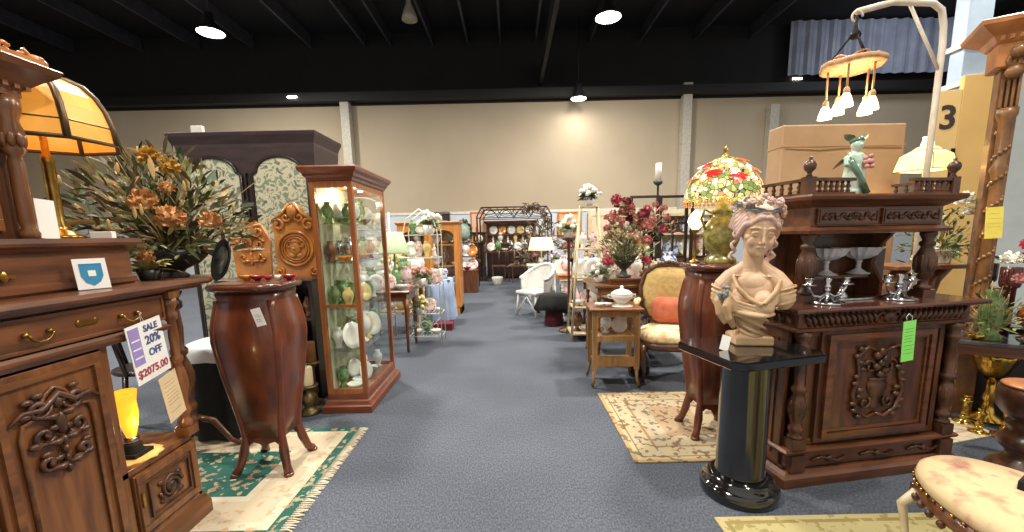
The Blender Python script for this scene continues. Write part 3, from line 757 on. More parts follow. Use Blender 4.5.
rug('persian_rug', 'yellow-ochre patterned rug at the front edge before the carved sideboard', (1.66, 1.20, 0.0), 0.0, 1.52, 1.08,
    rug_mat('ochre_rug', IV, (150, 136, 84), (190, 176, 120), 1.52, 1.08, [(0, (186, 172, 126)), (0.03, (150, 136, 84)), (0.05, (184, 172, 124)), (0.14, (146, 132, 82)), (0.17, (174, 160, 112))], motif=0.8))
rug('persian_rug', 'pale cream patterned rug on the carpet right of the carved sideboard', (2.66, 2.62, 0.0), 0.25, 0.62, 0.5,
    rug_mat('cream_rug', IV, (190, 160, 124), (200, 170, 140), 0.7, 0.56, [(0, (206, 190, 160)), (0.03, (226, 214, 184)), (0.1, (206, 180, 140)), (0.12, (230, 218, 190))], motif=0.6))
# ================================================================ carved sideboard on the right
SB = (1.37, 1.975, 0); SBR = radians(9)
def sb_pt(x, y, z):
    return (SB[0] + x * cos(SBR) - y * sin(SBR), SB[1] + x * sin(SBR) + y * cos(SBR), z)
def sideboard():
    t = thing('carved_sideboard', 'dark heavily carved walnut sideboard with turned columns, raised shelf and spindle gallery', 'sideboard', SB, SBR)
    W = 1.01; D = 0.44; H = 0.925
    B().moulding(0, W, 0, D, [(0.03, 0), (0.03, 0.05), (0.02, 0.065), (0.005, 0.08)]).build('plinth', W_DARKH, t, bev=0.002)
    b = B().box(0.0, 0.025, 0.05, D, 0.08, 0.80).box(W - 0.025, W, 0.05, D, 0.08, 0.80).box(0, W, D - 0.02, D, 0.08, 0.80)
    b.box(0, W, 0.02, D, 0.08, 0.095).box(0.1, W - 0.1, 0.035, D, 0.17, 0.80)
    panel(b, 0.1, W - 0.1, 0.2, 0.80, 0.034, 0.03, 0.01)
    b.build('carcase', W_DARK, t, bev=0.002)
    # side panels with moulding (the left end is seen)
    for x in (-0.008, W - 0.002):
        b = B()
        b.box(x, x + 0.01, 0.1, 0.12, 0.16, 0.74).box(x, x + 0.01, D - 0.06, D - 0.04, 0.16, 0.74).box(x, x + 0.01, 0.1, D - 0.04, 0.74, 0.76).box(x, x + 0.01, 0.1, D - 0.04, 0.14, 0.16)
        b.build('side_moulding', W_DARK, t)
    b = B().moulding(0.0, W, 0.0, D, [(0.0, 0.165), (0.016, 0.172), (0.02, 0.185), (0.008, 0.195)]); b.build('base_moulding', W_DARKH, t)
    d = B().box(0.11, W - 0.11, 0.005, 0.036, 0.088, 0.162).build('base_drawer', W_DARKH, t, bev=0.003)
    b = B()
    for i in range(3):
        cx = 0.25 + i * 0.29
        b.tube([(cx - 0.1, 0.0, 0.125), (cx - 0.05, -0.004, 0.14), (cx, 0, 0.125), (cx + 0.05, -0.004, 0.11), (cx + 0.1, 0, 0.125)], 0.008, 6)
        b.ball(cx, -0.002, 0.125, 0.018, 0.012, 0.018, 8, 6)
    b.build('carved_strip', W_CARVE, d)
    # door with heavy relief
    x0, x1, z0, z1 = 0.19, W - 0.19, 0.235, 0.78
    d = B().box(x0 - 0.03, x1 + 0.03, 0.012, 0.036, z0 - 0.025, z1 + 0.02).build('door', W_DARK, t, bev=0.003)
    b = B(); panel(b, x0, x1, z0, z1, 0.012, 0.028, 0.018); panel(b, x0 + 0.035, x1 - 0.035, z0 + 0.035, z1 - 0.03, 0.012, 0.012, 0.01)
    b.build('panel_moulding', W_DARKH, d)
    b = B(); cx = (x0 + x1) / 2; cz = (z0 + z1) / 2; y = 0.004
    # urn with a ribboned garland
    b.lathe([(0.02, -0.14), (0.05, -0.13), (0.02, -0.10), (0.03, -0.08), (0.062, -0.03), (0.066, 0.0), (0.05, 0.02), (0.06, 0.03)], cx, y + 0.01, cz, n=14, sy=0.4)
    for s_ in (-1, 1):
        b.tube([(cx + s_ * 0.02, y, cz + 0.17), (cx + s_ * 0.09, y - 0.006, cz + 0.20), (cx + s_ * 0.14, y, cz + 0.15), (cx + s_ * 0.12, y, cz + 0.05), (cx + s_ * 0.15, y, cz - 0.04), (cx + s_ * 0.12, y, cz - 0.14), (cx + s_ * 0.05, y, cz - 0.18), (cx, y, cz - 0.16)], [0.006, 0.01, 0.012, 0.01, 0.012, 0.012, 0.01, 0.008], 6)
        for k in range(11):
            zz = cz + 0.19 - k * 0.036; xx = cx + s_ * (0.125 + 0.022 * sin(k * 1.7))
            b.ball(xx, y - 0.004, zz, 0.020, 0.012, 0.013, 8, 6)
        b.tube(spiral(cx + s_ * 0.06, cz + 0.09, 0.04, 1.1, 0.3, y, s_), 0.007, 6)
        b.tube(spiral(cx + s_ * 0.07, cz - 0.1, 0.035, 1.1, 2.3, y, s_), 0.007, 6)
    for k in range(7):
        b.ball(cx + 0.03 * sin(k * 2.1), y - 0.005, cz + 0.05 + k * 0.02, 0.024, 0.016, 0.02, 8, 6)
    b.build('carved_garland', W_CARVE, d)
    # turned columns on square blocks
    for x in (0.055, W - 0.055):
        b = B().box(x - 0.04, x + 0.04, -0.022, 0.06, 0.08, 0.165).box(x - 0.036, x + 0.036, -0.018, 0.055, 0.195, 0.25)
        b.lathe([(0.036, 0.25), (0.036, 0.265), (0.024, 0.275), (0.034, 0.29), (0.036, 0.31), (0.024, 0.325), (0.03, 0.35), (0.042, 0.40), (0.042, 0.43), (0.03, 0.47), (0.024, 0.49), (0.036, 0.50), (0.036, 0.52), (0.024, 0.53), (0.026, 0.60), (0.022, 0.70), (0.034, 0.72), (0.034, 0.735), (0.024, 0.745), (0.04, 0.78), (0.04, 0.80)], x, 0.018, 0, n=20, wob=0.0)
        for k in range(10):
            a = 2 * pi * k / 10
            b.ball(x + 0.036 * cos(a), 0.018 + 0.036 * sin(a), 0.415, 0.008, 0.008, 0.04, 6, 5)
        b.build('turned_column', W_CARVE, t)
    # frieze with gadroons
    b = B().moulding(0, W, 0, D, [(0.0, 0.80), (0.012, 0.805), (0.016, 0.82), (0.006, 0.825)]); b.box(0.003, W - 0.003, -0.004, D, 0.82, 0.895); b.build('frieze', W_DARKH, t, bev=0.002)
    b = B()
    for i in range(30):
        x = 0.05 + i * (W - 0.1) / 29
        if abs(x - W / 2) < 0.06: continue
        s_ = -1 if x < W / 2 else 1
        b.tube([(x - s_ * 0.014, -0.004, 0.832), (x, -0.016, 0.86), (x + s_ * 0.014, -0.006, 0.888)], [0.008, 0.012, 0.008], 6)
    b.ball(W / 2, -0.012, 0.86, 0.035, 0.02, 0.03, 12, 8)
    b.tube(spiral(W / 2 - 0.04, 0.862, 0.025, 1, 0, -0.012, -1), 0.006, 6); b.tube(spiral(W / 2 + 0.04, 0.862, 0.025, 1, 0, -0.012, 1), 0.006, 6)
    b.build('gadroon_carving', W_CARVE, t)
    b = B()
    for i in range(8):
        yy = 0.04 + i * 0.05; b.tube([(-0.004, yy - 0.01, 0.835), (-0.014, yy, 0.86), (-0.006, yy + 0.01, 0.888)], [0.007, 0.011, 0.007], 6)
    b.build('gadroon_carving', W_CARVE, t)
    B().moulding(0, W, 0, D, [(0.0, 0.893), (0.02, 0.895), (0.036, 0.90), (0.05, 0.905), (0.055, 0.915), (0.05, 0.925)]).build('worktop', W_REDT, t)
    # upper stage
    U0, U1, UY = 0.12, W - 0.11, 0.10
    b = B().box(U0 - 0.03, U1 + 0.03, D - 0.05, D - 0.02, H, 1.27); panel(b, U0 + 0.12, U1 - 0.12, H + 0.03, 1.24, D - 0.049, 0.03, 0.01)
    b.build('back_panel', W_DARK, t)
    for x in (U0 + 0.15, U1 - 0.17):
        b = B()
        pts = [(0.24, H), (0.24, 1.0), (0.30, 1.1), (0.26, 1.2), (0.2, 1.27), (D - 0.05, 1.27), (D - 0.05, H)]
        n_ = len(pts)
        b.add([(x, p, q) for p, q in pts] + [(x + 0.022, p, q) for p, q in pts], [tuple(range(n_)), tuple(range(2 * n_ - 1, n_ - 1, -1))] + [(k, k + n_, (k + 1) % n_ + n_, (k + 1) % n_) for k in range(n_)])
        b.build('side_bracket', W_DARK, t)
    b = B().box(U0 + 0.2, U1 - 0.2, D - 0.16, D - 0.05, 1.021, 1.036); b.build('display_step', W_DARKH, t)
    for x in (U0 + 0.03, U1 - 0.03):
        b = B().box(x - 0.04, x + 0.04, UY - 0.01, UY + 0.07, H, H + 0.04)
        b.lathe([(0.036, 0), (0.036, 0.015), (0.022, 0.025), (0.02, 0.05), (0.036, 0.07), (0.044, 0.11), (0.046, 0.15), (0.04, 0.19), (0.024, 0.225), (0.034, 0.235), (0.034, 0.25), (0.022, 0.26), (0.036, 0.29), (0.036, 0.31)], x, UY + 0.03, H + 0.04, n=20)
        for k in range(9):
            a = 2 * pi * k / 9
            b.ball(x + 0.042 * cos(a), UY + 0.03 + 0.042 * sin(a), H + 0.18, 0.009, 0.009, 0.045, 6, 5)
        b.build('baluster_column', W_CARVE, t)
    b = B().moulding(U0, U1, UY, D - 0.03, [(0.015, 1.27), (0.03, 1.275), (0.035, 1.288), (0.015, 1.30), (0.0, 1.31), (0.0, 1.40), (0.01, 1.405), (0.03, 1.42), (0.06, 1.435), (0.065, 1.45), (0.06, 1.46)])
    b.build('upper_case', W_DARKH, t)
    um = (U0 + U1) / 2
    for x0, x1 in ((U0 + 0.03, um - 0.012), (um + 0.012, U1 - 0.03)):
        d = B().box(x0, x1, UY - 0.014, UY, 1.315, 1.395).build('drawer', W_DARKH, t, bev=0.003)
        b = B(); panel(b, x0 + 0.008, x1 - 0.008, 1.322, 1.388, UY - 0.013, 0.007, 0.005); xm = (x0 + x1) / 2; L = (x1 - x0) / 2 - 0.03
        b.tube([(xm + L * (k / 12 - 1) , UY - 0.016, 1.355 + 0.014 * sin(k * 1.6)) for k in range(25)], 0.006, 6)
        for k in range(9): b.ball(xm + L * (k / 4 - 1) * 0.95, UY - 0.018, 1.355 - 0.012 * sin(k * 3.2 + 0.6), 0.015, 0.008, 0.012, 8, 6)
        b.build('carved_strip', W_CARVE, d)
    # gallery
    for x0, x1 in ((U0 - 0.03, um - 0.17), (um + 0.17, U1 + 0.03)):
        b = B().box(x0, x1, UY - 0.02, UY + 0.01, 1.46, 1.472).box(x0, x1, UY - 0.02, UY + 0.01, 1.525, 1.54)
        k = 7
        for i in range(k):
            x = x0 + 0.03 + (x1 - x0 - 0.06) * i / (k - 1)
            b.lathe([(0.008, 0), (0.011, 0.01), (0.006, 0.018), (0.012, 0.03), (0.006, 0.042), (0.008, 0.055)], x, UY - 0.005, 1.471, n=8)
        b.build('gallery_rail', W_CARVE, t)
    for sx, x in ((-1, U0 - 0.03), (1, U1 + 0.03)):
        b = B().box(x - 0.012, x + 0.012, UY, D - 0.05, 1.46, 1.472).box(x - 0.012, x + 0.012, UY, D - 0.05, 1.525, 1.54)
        for i in range(5): b.lathe([(0.008, 0), (0.011, 0.01), (0.006, 0.018), (0.012, 0.03), (0.006, 0.042), (0.008, 0.055)], x, UY + 0.05 + i * 0.055, 1.471, n=8)
        b.build('gallery_rail', W_CARVE, t)
    B().box(um - 0.16, um + 0.18, D - 0.06, D - 0.04, 1.46, 1.51).build('gallery_back_board', W_DARKH, t)
    for x in (U0 - 0.03, U1 + 0.03):
        B().box(x - 0.022, x + 0.022, UY - 0.025, UY + 0.02, 1.46, 1.545).lathe([(0.016, 0), (0.01, 0.012), (0.01, 0.02), (0.024, 0.035), (0.028, 0.052), (0.022, 0.07), (0.006, 0.08), (0.01, 0.088), (0.003, 0.095)], x, UY - 0.003, 1.545, n=14).build('finial', W_CARVE, t)
    return t
sideboard()

# ---- silver on the worktop
def candelabrum(name, label, loc, rz, group):
    t = thing(name, label, 'candelabrum', loc, rz, group, 1.25)
    B().lathe([(0.06, 0), (0.062, 0.006), (0.045, 0.014), (0.03, 0.022), (0.012, 0.032), (0.01, 0.05), (0.014, 0.056), (0.01, 0.062)], n=24, wob=0.07, wn=12).build('base', SILVER, t)
    for s_ in (-1, 1):
        B().tube([(0, 0, 0.045), (s_ * 0.03, 0, 0.028), (s_ * 0.06, 0, 0.035), (s_ * 0.078, 0, 0.06), (s_ * 0.08, 0, 0.075)], [0.008, 0.006, 0.006, 0.006, 0.007], 8).lathe([(0.008, 0.072), (0.026, 0.076), (0.027, 0.08), (0.012, 0.082), (0.014, 0.10), (0.018, 0.104), (0.016, 0.106)], s_ * 0.08, 0, 0, n=16).build('candle_arm', SILVER, t)
    B().lathe([(0.01, 0.06), (0.014, 0.07), (0.008, 0.08), (0.015, 0.10), (0.012, 0.105)], n=14).build('centre_cup', SILVER, t)
    return t
G1 = 'low silver candelabra on the carved sideboard'
candelabrum('silver_candelabrum', 'low two-armed silver candelabrum at the left end of the carved sideboard worktop', sb_pt(0.22, 0.07, 0.925), 0.1, G1)
candelabrum('silver_candelabrum', 'low two-armed silver candelabrum right of centre on the carved sideboard worktop', sb_pt(0.66, 0.08, 0.925), 0.35, G1)
def compote(label, loc, sc=1.0):
    t = thing('crystal_compote', label, 'compote', loc, 0, 'cut crystal compotes on the carved sideboard', sc * 1.3)
    B().lathe([(0.042, 0), (0.045, 0.004), (0.03, 0.01), (0.01, 0.025), (0.009, 0.05), (0.014, 0.056), (0.01, 0.062)], n=24).build('foot', CRYSTAL, t)
    B().lathe([(0.01, 0.062), (0.035, 0.070), (0.058, 0.084), (0.070, 0.104), (0.082, 0.118), (0.078, 0.119), (0.066, 0.104), (0.052, 0.086), (0.03, 0.076), (0.004, 0.072)], n=32, wob=0.05, wn=16, smooth=False).build('bowl', CRYSTAL, t)
compote('cut crystal footed bowl standing nearest the left baluster on the sideboard step', sb_pt(0.47, 0.33, 1.036))
compote('cut crystal footed bowl standing right of its twin on the sideboard step', sb_pt(0.69, 0.335, 1.036))
b = B().box(-0.13, 0.13, -0.045, 0.045, 0, 0.012); b.lathe([(0.03, 0.012), (0.032, 0.02), (0.012, 0.05), (0.008, 0.07), (0.012, 0.075)], -0.03, 0, 0, n=18)
o = b.build('silver_stand', [SILVER], bev=0.003); tag(o, 'flat silver plateau with a small conical foot between the two candelabra', 'stand'); place(o, sb_pt(0.42, 0.15, 0.925), SBR)
# green price tag
GTAG = mat('lime_green_paper', (150, 246, 120), 0.8, c2=(142, 238, 112), scale=2)
def green_parts(t):
    rules(0.052, (0.165, 0.15, 0.13, 0.115, 0.10, 0.08, 0.06, 0.04), mat('dark_green_ink', (60, 110, 60), 0.7))(t)
    B().tube([(-0.012, 0.001, 0.205), (-0.02, 0.004, 0.225), (0, 0.008, 0.24), (0.015, 0.004, 0.225), (0.012, 0.001, 0.205)], 0.0015, 5).build('tie_string', PAPERW, t)
text_card('price_tag', 'bright lime green price tag hanging from the front of the carved sideboard', 'tag', 0.072, 0.205, GTAG, sb_pt(0.56, -0.075, 0.645), (0.04, -0.10, SBR), [], parts=green_parts)

# ---- porcelain figure on the gallery
POR = mat('pale_green_porcelain', (214, 226, 214), 0.25, c2=(150, 182, 158), scale=16, coat=0.5, lo=0.4, hi=0.62)
PORG = mat('sea_green_glaze', (110, 142, 118), 0.25, c2=(66, 100, 80), scale=24, coat=0.5)
t = thing('porcelain_figurine', 'pale green porcelain figurine of a robed person with leafy headdress on top of the sideboard', 'figurine', sb_pt(0.45, 0.2, 1.46), SBR - 0.2, None, 1.35)
b = B().lathe([(0.034, 0), (0.036, 0.02), (0.03, 0.03), (0.036, 0.06), (0.032, 0.1), (0.034, 0.13), (0.03, 0.15), (0.014, 0.165), (0.012, 0.175)], n=20, wob=0.06, wn=7)
b.ball(0, -0.004, 0.19, 0.021, 0.022, 0.025).tube([(-0.03, 0, 0.145), (-0.045, -0.02, 0.115), (-0.01, -0.035, 0.105)], [0.012, 0.01, 0.008], 8).tube([(0.03, 0, 0.145), (0.05, -0.015, 0.12), (0.025, -0.04, 0.125)], [0.012, 0.01, 0.008], 8)
b.ball(0, -0.027, 0.188, 0.004, 0.006, 0.006)
b.build('figure', POR, t, voxel=0.0025, smooth_it=2)
b = B()
for s_ in (-1, 1):
    b.leaf((s_ * 0.003, 0.005, 0.205), (s_ * 1, 0.1, 0.8), 0.05, 0.04, 0.1, 0.3)
    b.leaf((s_ * 0.01, 0.02, 0.15), (s_ * 0.7, 0.4, -0.6), 0.06, 0.045, 0.1, 0.3)
b.lathe([(0.02, 0), (0.025, 0.01), (0.018, 0.022)], 0, 0, 0.196, n=12)
b.build('leaf_headdress', PORG, t)
b = B().tube([(0.03, -0.03, 0.01), (0.0, -0.04, 0.06), (-0.03, -0.028, 0.12), (-0.02, 0.01, 0.16)], [0.014, 0.01, 0.012, 0.008], 8); b.build('sash', PORG, t)
b = B(); rd = random.Random(1)
for i in range(9): b.ball(0.022 + rd.uniform(-.012, .012), -0.038 + rd.uniform(-.006, .006), 0.125 + rd.uniform(-.02, .02), 0.009, n=8, m=6)
b.build('posy', PINKP, t)

# ================================================================ black pedestal with the bust
PR = radians(14)
t = thing('black_pedestal', 'glossy black marble column pedestal with clipped square top', 'pedestal', (1.12, 1.945, 0), PR)
B().lathe([(0.175, 0), (0.18, 0.01), (0.18, 0.05), (0.17, 0.065), (0.15, 0.075), (0.15, 0.09), (0.145, 0.10), (0.13, 0.105)], n=48).build('base', BLACKSTONE, t)
B().lathe([(0.115, 0.105), (0.115, 0.12), (0.11, 0.13), (0.11, 0.70), (0.115, 0.71)], n=48).build('column', BLACKSTONE, t)
def clipped(w_, d_, c, z0, z1, bv=0.006):
    def ring(o, z): 
        a, e = w_ / 2 + o, d_ / 2 + o
        return [(-a + c, -e, z), (a - c, -e, z), (a, -e + c, z), (a, e - c, z), (a - c, e, z), (-a + c, e, z), (-a, e - c, z), (-a, -e + c, z)]
    return B().loft([ring(-bv, z0), ring(0, z0 + bv), ring(0, z1 - bv), ring(-bv, z1)], smooth=False)
clipped(0.50, 0.44, 0.04, 0.71, 0.75).build('top_slab', BLACKSTONE, t)
text_card('label_card', 'small white card propped at the left corner of the black pedestal top', 'card', 0.04, 0.07, PAPERW, (0.975, 1.885, 0.751), (-0.3, 0.32, -0.1), [])

SKIN = mat('antiqued_cream_plaster', (220, 188, 158), 0.5, c2=(202, 164, 128), scale=9)
DRAPE = mat('antiqued_tan_drapery', (206, 174, 136), 0.55, c2=(178, 146, 108), scale=8)
HAIRM = mat('antiqued_pink_hair', (214, 184, 172), 0.5, c2=(188, 152, 140), scale=18)
RIB = mat('grey_blue_patina', (150, 156, 156), 0.55, c2=(118, 126, 130), scale=16)
def bust():
    t = thing('lady_bust', 'cream plaster bust of a woman with flowers in her hair on the black pedestal', 'bust', (1.16, 2.01, 0.75), 0)
    TR = Matrix.Rotation(radians(-34), 4, 'Z') @ Matrix.Diagonal((0.87, 0.97, 1.0, 1.0))
    SG = (-1, 1)
    # --- flesh: one continuous surface
    b = B(); b.T = TR
    b.ball(0, 0.01, 0.255, 0.118, 0.08, 0.11, 24, 16)
    for s_ in SG:
        b.ball(s_ * 0.06, -0.052, 0.215, 0.053, 0.046, 0.052, 20, 14)
        b.tube([(s_ * 0.015, 0.012, 0.392), (s_ * 0.06, 0.014, 0.352), (s_ * 0.112, 0.012, 0.315), (s_ * 0.146, 0.008, 0.275), (s_ * 0.158, 0.005, 0.235), (s_ * 0.152, 0.0, 0.205)], [0.036, 0.040, 0.046, 0.050, 0.047, 0.038], 16)
        b.tube([(0.0, -0.052, 0.326), (s_ * 0.05, -0.044, 0.334), (s_ * 0.10, -0.024, 0.33)], [0.003, 0.004, 0.004], 10)
    b.ball(0, -0.026, 0.30, 0.075, 0.046, 0.055, 20, 14)
    b.lathe([(0.09, 0.0), (0.07, -0.08), (0.05, -0.15)], 0, 0, 0.22, n=20)
    HT = Matrix.Translation((-0.002, -0.012, 0.502)) @ Matrix.Rotation(radians(-13), 4, 'Z') @ Matrix.Rotation(radians(5), 4, 'Y') @ Matrix.Rotation(radians(9), 4, 'X') @ Matrix.Diagonal((1.04, 1.08, 1.14, 1.0))
    b.T = Matrix.Identity(4)
    b.tube([(0, 0.014, 0.32), (0.0, 0.010, 0.37), (0.0, 0.004, 0.42), (0, 0.004, 0.52)], [0.060, 0.046, 0.043, 0.05], 24)
    b.T = HT
    # chin near z=-0.055, eyes z=+0.03, crown z=0.15; face towards -y
    b.ball(0, 0.012, 0.06, 0.074, 0.090, 0.090, 32, 24)          # skull
    b.loft([[(w_ * cos(a), yc + d_ * sin(a), z) for a in [2 * pi * k / 28 for k in range(28)]] for z, w_, d_, yc in
            ((-0.060, 0.012, 0.012, -0.052), (-0.056, 0.024, 0.024, -0.046), (-0.045, 0.036, 0.038, -0.038), (-0.025, 0.048, 0.052, -0.026), (0.0, 0.057, 0.062, -0.018), (0.025, 0.062, 0.064, -0.014), (0.05, 0.065, 0.068, -0.012), (0.08, 0.066, 0.068, -0.010), (0.105, 0.055, 0.058, -0.008), (0.12, 0.03, 0.035, 0.0))])
    b.ball(0, -0.064, -0.046, 0.016, 0.014, 0.014, 16, 12)       # chin
    for s_ in SG:
        b.ball(s_ * 0.033, -0.056, 0.0, 0.021, 0.019, 0.022, 18, 14)   # cheek
        b.ball(s_ * 0.047, -0.040, 0.015, 0.016, 0.022, 0.014, 16, 12)   # cheekbone
        b.tube([(s_ * 0.012, -0.0765, 0.0540), (s_ * 0.022, -0.0760, 0.0575), (s_ * 0.038, -0.0705, 0.0575), (s_ * 0.052, -0.0575, 0.051)], [0.0035, 0.0042, 0.0042, 0.003], 10)   # brow
        b.ball(s_ * 0.0290, -0.0640, 0.0335, 0.0150, 0.0130, 0.0112, 20, 16)  # eyeball
        b.tube([(s_ * 0.0145, -0.0735, 0.0335), (s_ * 0.021, -0.0765, 0.0395), (s_ * 0.030, -0.0775, 0.0415), (s_ * 0.039, -0.0735, 0.0390), (s_ * 0.0455, -0.0665, 0.0325)], 0.0021, 8)  # upper lid
        b.tube([(s_ * 0.0145, -0.0735, 0.0330), (s_ * 0.022, -0.0755, 0.0275), (s_ * 0.030, -0.0755, 0.0255), (s_ * 0.039, -0.0715, 0.0275), (s_ * 0.0455, -0.0665, 0.0320)], 0.0017, 8)  # lower lid
        b.ball(s_ * 0.0085, -0.085, -0.001, 0.0062, 0.008, 0.0055, 12, 8)  # nostril wing
        b.tube([(s_ * 0.070, 0.010, 0.042), (s_ * 0.077, 0.018, 0.034), (s_ * 0.076, 0.014, 0.012), (s_ * 0.068, 0.006, 0.0)], 0.0055, 8)  # ear
    b.tube([(0, -0.0775, 0.058), (0, -0.0815, 0.042), (0, -0.0865, 0.024), (0, -0.0945, 0.004), (0, -0.0915, -0.003)], [0.006, 0.0052, 0.0056, 0.0078, 0.0062], 14)  # nose
    b.tube([(-0.0185, -0.0755, -0.0200), (-0.008, -0.0835, -0.0165), (0, -0.0835, -0.0180), (0.008, -0.0835, -0.0165), (0.0185, -0.0755, -0.0200)], [0.0015, 0.0034, 0.0032, 0.0034, 0.0015], 10)
    b.tube([(-0.016, -0.0745, -0.0225), (0, -0.0815, -0.0262), (0.016, -0.0745, -0.0225)], [0.0015, 0.0044, 0.0015], 10)
    b.ball(0, -0.066, -0.016, 0.022, 0.0125, 0.017, 16, 12)
    b.T = Matrix.Identity(4)
    b.build('body', SKIN, t, voxel=0.0024, smooth_it=3)
    # --- drapery
    b = B(); b.T = TR
    b.ball(0, 0.012, 0.205, 0.124, 0.088, 0.08, 24, 16)
    b.ball(-0.062, -0.052, 0.192, 0.058, 0.052, 0.052, 20, 14); b.ball(0.062, -0.050, 0.188, 0.056, 0.05, 0.05, 20, 14)
    b.lathe([(0.105, 0.18), (0.082, 0.13), (0.062, 0.09), (0.05, 0.065), (0.056, 0.055)], 0, 0.0, 0, n=28)
    for k in range(8):       # falling folds round the trunk
        z = 0.18 - 0.017 * k; r = 0.115 - 0.0092 * k
        b.tube([(r * 1.08 * cos(a), r * 0.86 * sin(a) - 0.012, z + 0.022 * sin(a + k) - 0.016 * cos(a)) for a in [pi + 0.2 + (pi - 0.4) * i / 14 for i in range(15)]], [0.004 + 0.008 * sin(pi * i / 14) for i in range(15)], 8)
    for k in range(4):       # sash across the chest
        o = 0.014 * k
        b.tube([(0.15, -0.02, 0.285 - o), (0.095, -0.078, 0.240 - o * 1.2), (0.03, -0.100, 0.195 - o * 1.1), (-0.06, -0.104, 0.215 - o), (-0.115, -0.055, 0.265 - o), (-0.135, 0.0, 0.30 - o)], [0.008, 0.009, 0.008, 0.009, 0.009, 0.007], 8)
    for k in range(4):       # sleeve folds
        z = 0.275 - 0.022 * k
        for s_, dz in ((1, 0), (-1, -0.01)):
            b.tube([(s_ * 0.154 + 0.049 * cos(a), 0.004 + 0.054 * sin(a), z + dz + s_ * 0.016 * cos(a)) for a in [2 * pi * i / 20 for i in range(20)]], 0.006, 8, closed=True)
    b.ball(0.154, 0.0, 0.235, 0.052, 0.057, 0.060, 16, 12); b.ball(-0.154, 0.0, 0.225, 0.052, 0.056, 0.062, 16, 12)
    b.tube([(-0.14, -0.03, 0.26), (-0.155, -0.055, 0.205), (-0.14, -0.065, 0.15), (-0.11, -0.06, 0.10)], [0.02, 0.028, 0.026, 0.016], 10)
    b.tube([(-0.10, -0.07, 0.25), (-0.11, -0.095, 0.19), (-0.09, -0.09, 0.13), (-0.07, -0.07, 0.085)], [0.014, 0.022, 0.022, 0.014], 10)
    b.tube([(-0.085, 0.01, 0.352), (-0.088, -0.04, 0.325), (-0.06, -0.080, 0.28), (0.0, -0.094, 0.23), (0.06, -0.10, 0.205)], [0.008, 0.011, 0.012, 0.012, 0.01], 10)
    b.tube([(0.125, 0.03, 0.325), (0.13, -0.03, 0.31), (0.115, -0.07, 0.265), (0.07, -0.10, 0.21)], [0.010, 0.013, 0.013, 0.01], 10)
    b.build('drapery', DRAPE, t, voxel=0.0032, smooth_it=5)
    rd = random.Random(4); b = B(); b.T = TR
    for i in range(18): b.ball(-0.128 + rd.uniform(-.026, .026), -0.088 + rd.uniform(-.012, .012), 0.255 + rd.uniform(-.03, .03), 0.010, 0.009, 0.010, 8, 6)
    b.build('corsage', RIB, t)
    # --- socle
    b = B(); b.T = Matrix.Rotation(radians(-8), 4, 'Z')
    b.moulding(-0.08, 0.08, -0.065, 0.065, [(0, 0), (0.006, 0.006), (0.006, 0.04), (0, 0.046), (-0.02, 0.052), (-0.03, 0.058), (-0.034, 0.068)])
    b.build('socle', DRAPE, t, bev=0.004)
    # --- hair parted in the middle and swept back in waves
    b = B(); b.T = HT
    b.ball(0, 0.036, 0.076, 0.078, 0.078, 0.086, 24, 18)
    for s_ in SG:
        for k in range(6):
            q = k / 5.0
            p = []
            for i in range(15):
                u = i / 14.0
                ang = u * 1.75                       # sweeps from the parting round to behind the ear
                wv = 0.0075 * sin(u * 13 + k * 0.9)
                rx = 0.075 + 0.012 * q; x = s_ * rx * sin(min(ang, pi / 2))
                y = -0.071 + 0.088 * q + 0.085 * u ** 1.5 - wv * 0.4
                z = 0.097 + 0.070 * q * (1 - q * 0.12) - (0.088 + 0.03 * q) * u ** 1.5 + wv
                p.append((x, y, z))
            b.tube(p, [0.008 + 0.0045 * min(1, i / 3.0) for i in range(15)], 10)
    b.ball(0, 0.115, 0.06, 0.045, 0.045, 0.045, 16, 12)
    for q, (xx, yy) in enumerate(((0.074, 0.045), (0.088, 0.03), (-0.075, 0.05))):
        b.tube([(xx + 0.010 * cos(i * 1.1 + q), yy + 0.010 * sin(i * 1.1 + q), 0.02 - 0.0085 * i) for i in range(15)], [0.008] * 12 + [0.007, 0.006, 0.004], 8)
    b.build('hair', HAIRM, t, voxel=0.0028, smooth_it=1)
    b = B(); b.T = HT
    for k in range(2): b.tube([((0.082 - 0.004 * k) * cos(a), 0.030 + 0.088 * sin(a), 0.136 + 0.009 * k + 0.018 * sin(a) + 0.003 * sin(6 * a + k)) for a in [2 * pi * i / 28 for i in range(28)]], 0.005, 8, closed=True)
    rd = random.Random(2)
    for i in range(16):
        a = pi * 0.95 + rd.uniform(-0.9, 1.1); b.leaf((0.08 * cos(a), 0.03 + 0.085 * sin(a), 0.132), (cos(a), sin(a), rd.uniform(0, 0.8)), 0.035, 0.02, 0.2, rd.uniform(0, 2))
    b.build('wreath_ribbon', RIB, t)
    fl = [(1.75, 0.15, 0.024), (2.2, 0.145, 0.02), (0.2, 0.13, 0.025), (-0.2, 0.115, 0.025), (-0.6, 0.135, 0.020), (0.55, 0.14, 0.024), (-2.6, 0.14, 0.016), (2.8, 0.135, 0.018), (-0.02, 0.075, 0.022), (0.1, 0.045, 0.018), (-1.0, 0.158, 0.022), (-1.5, 0.162, 0.02), (-2.0, 0.16, 0.022), (-2.4, 0.152, 0.02), (1.2, 0.16, 0.026)]
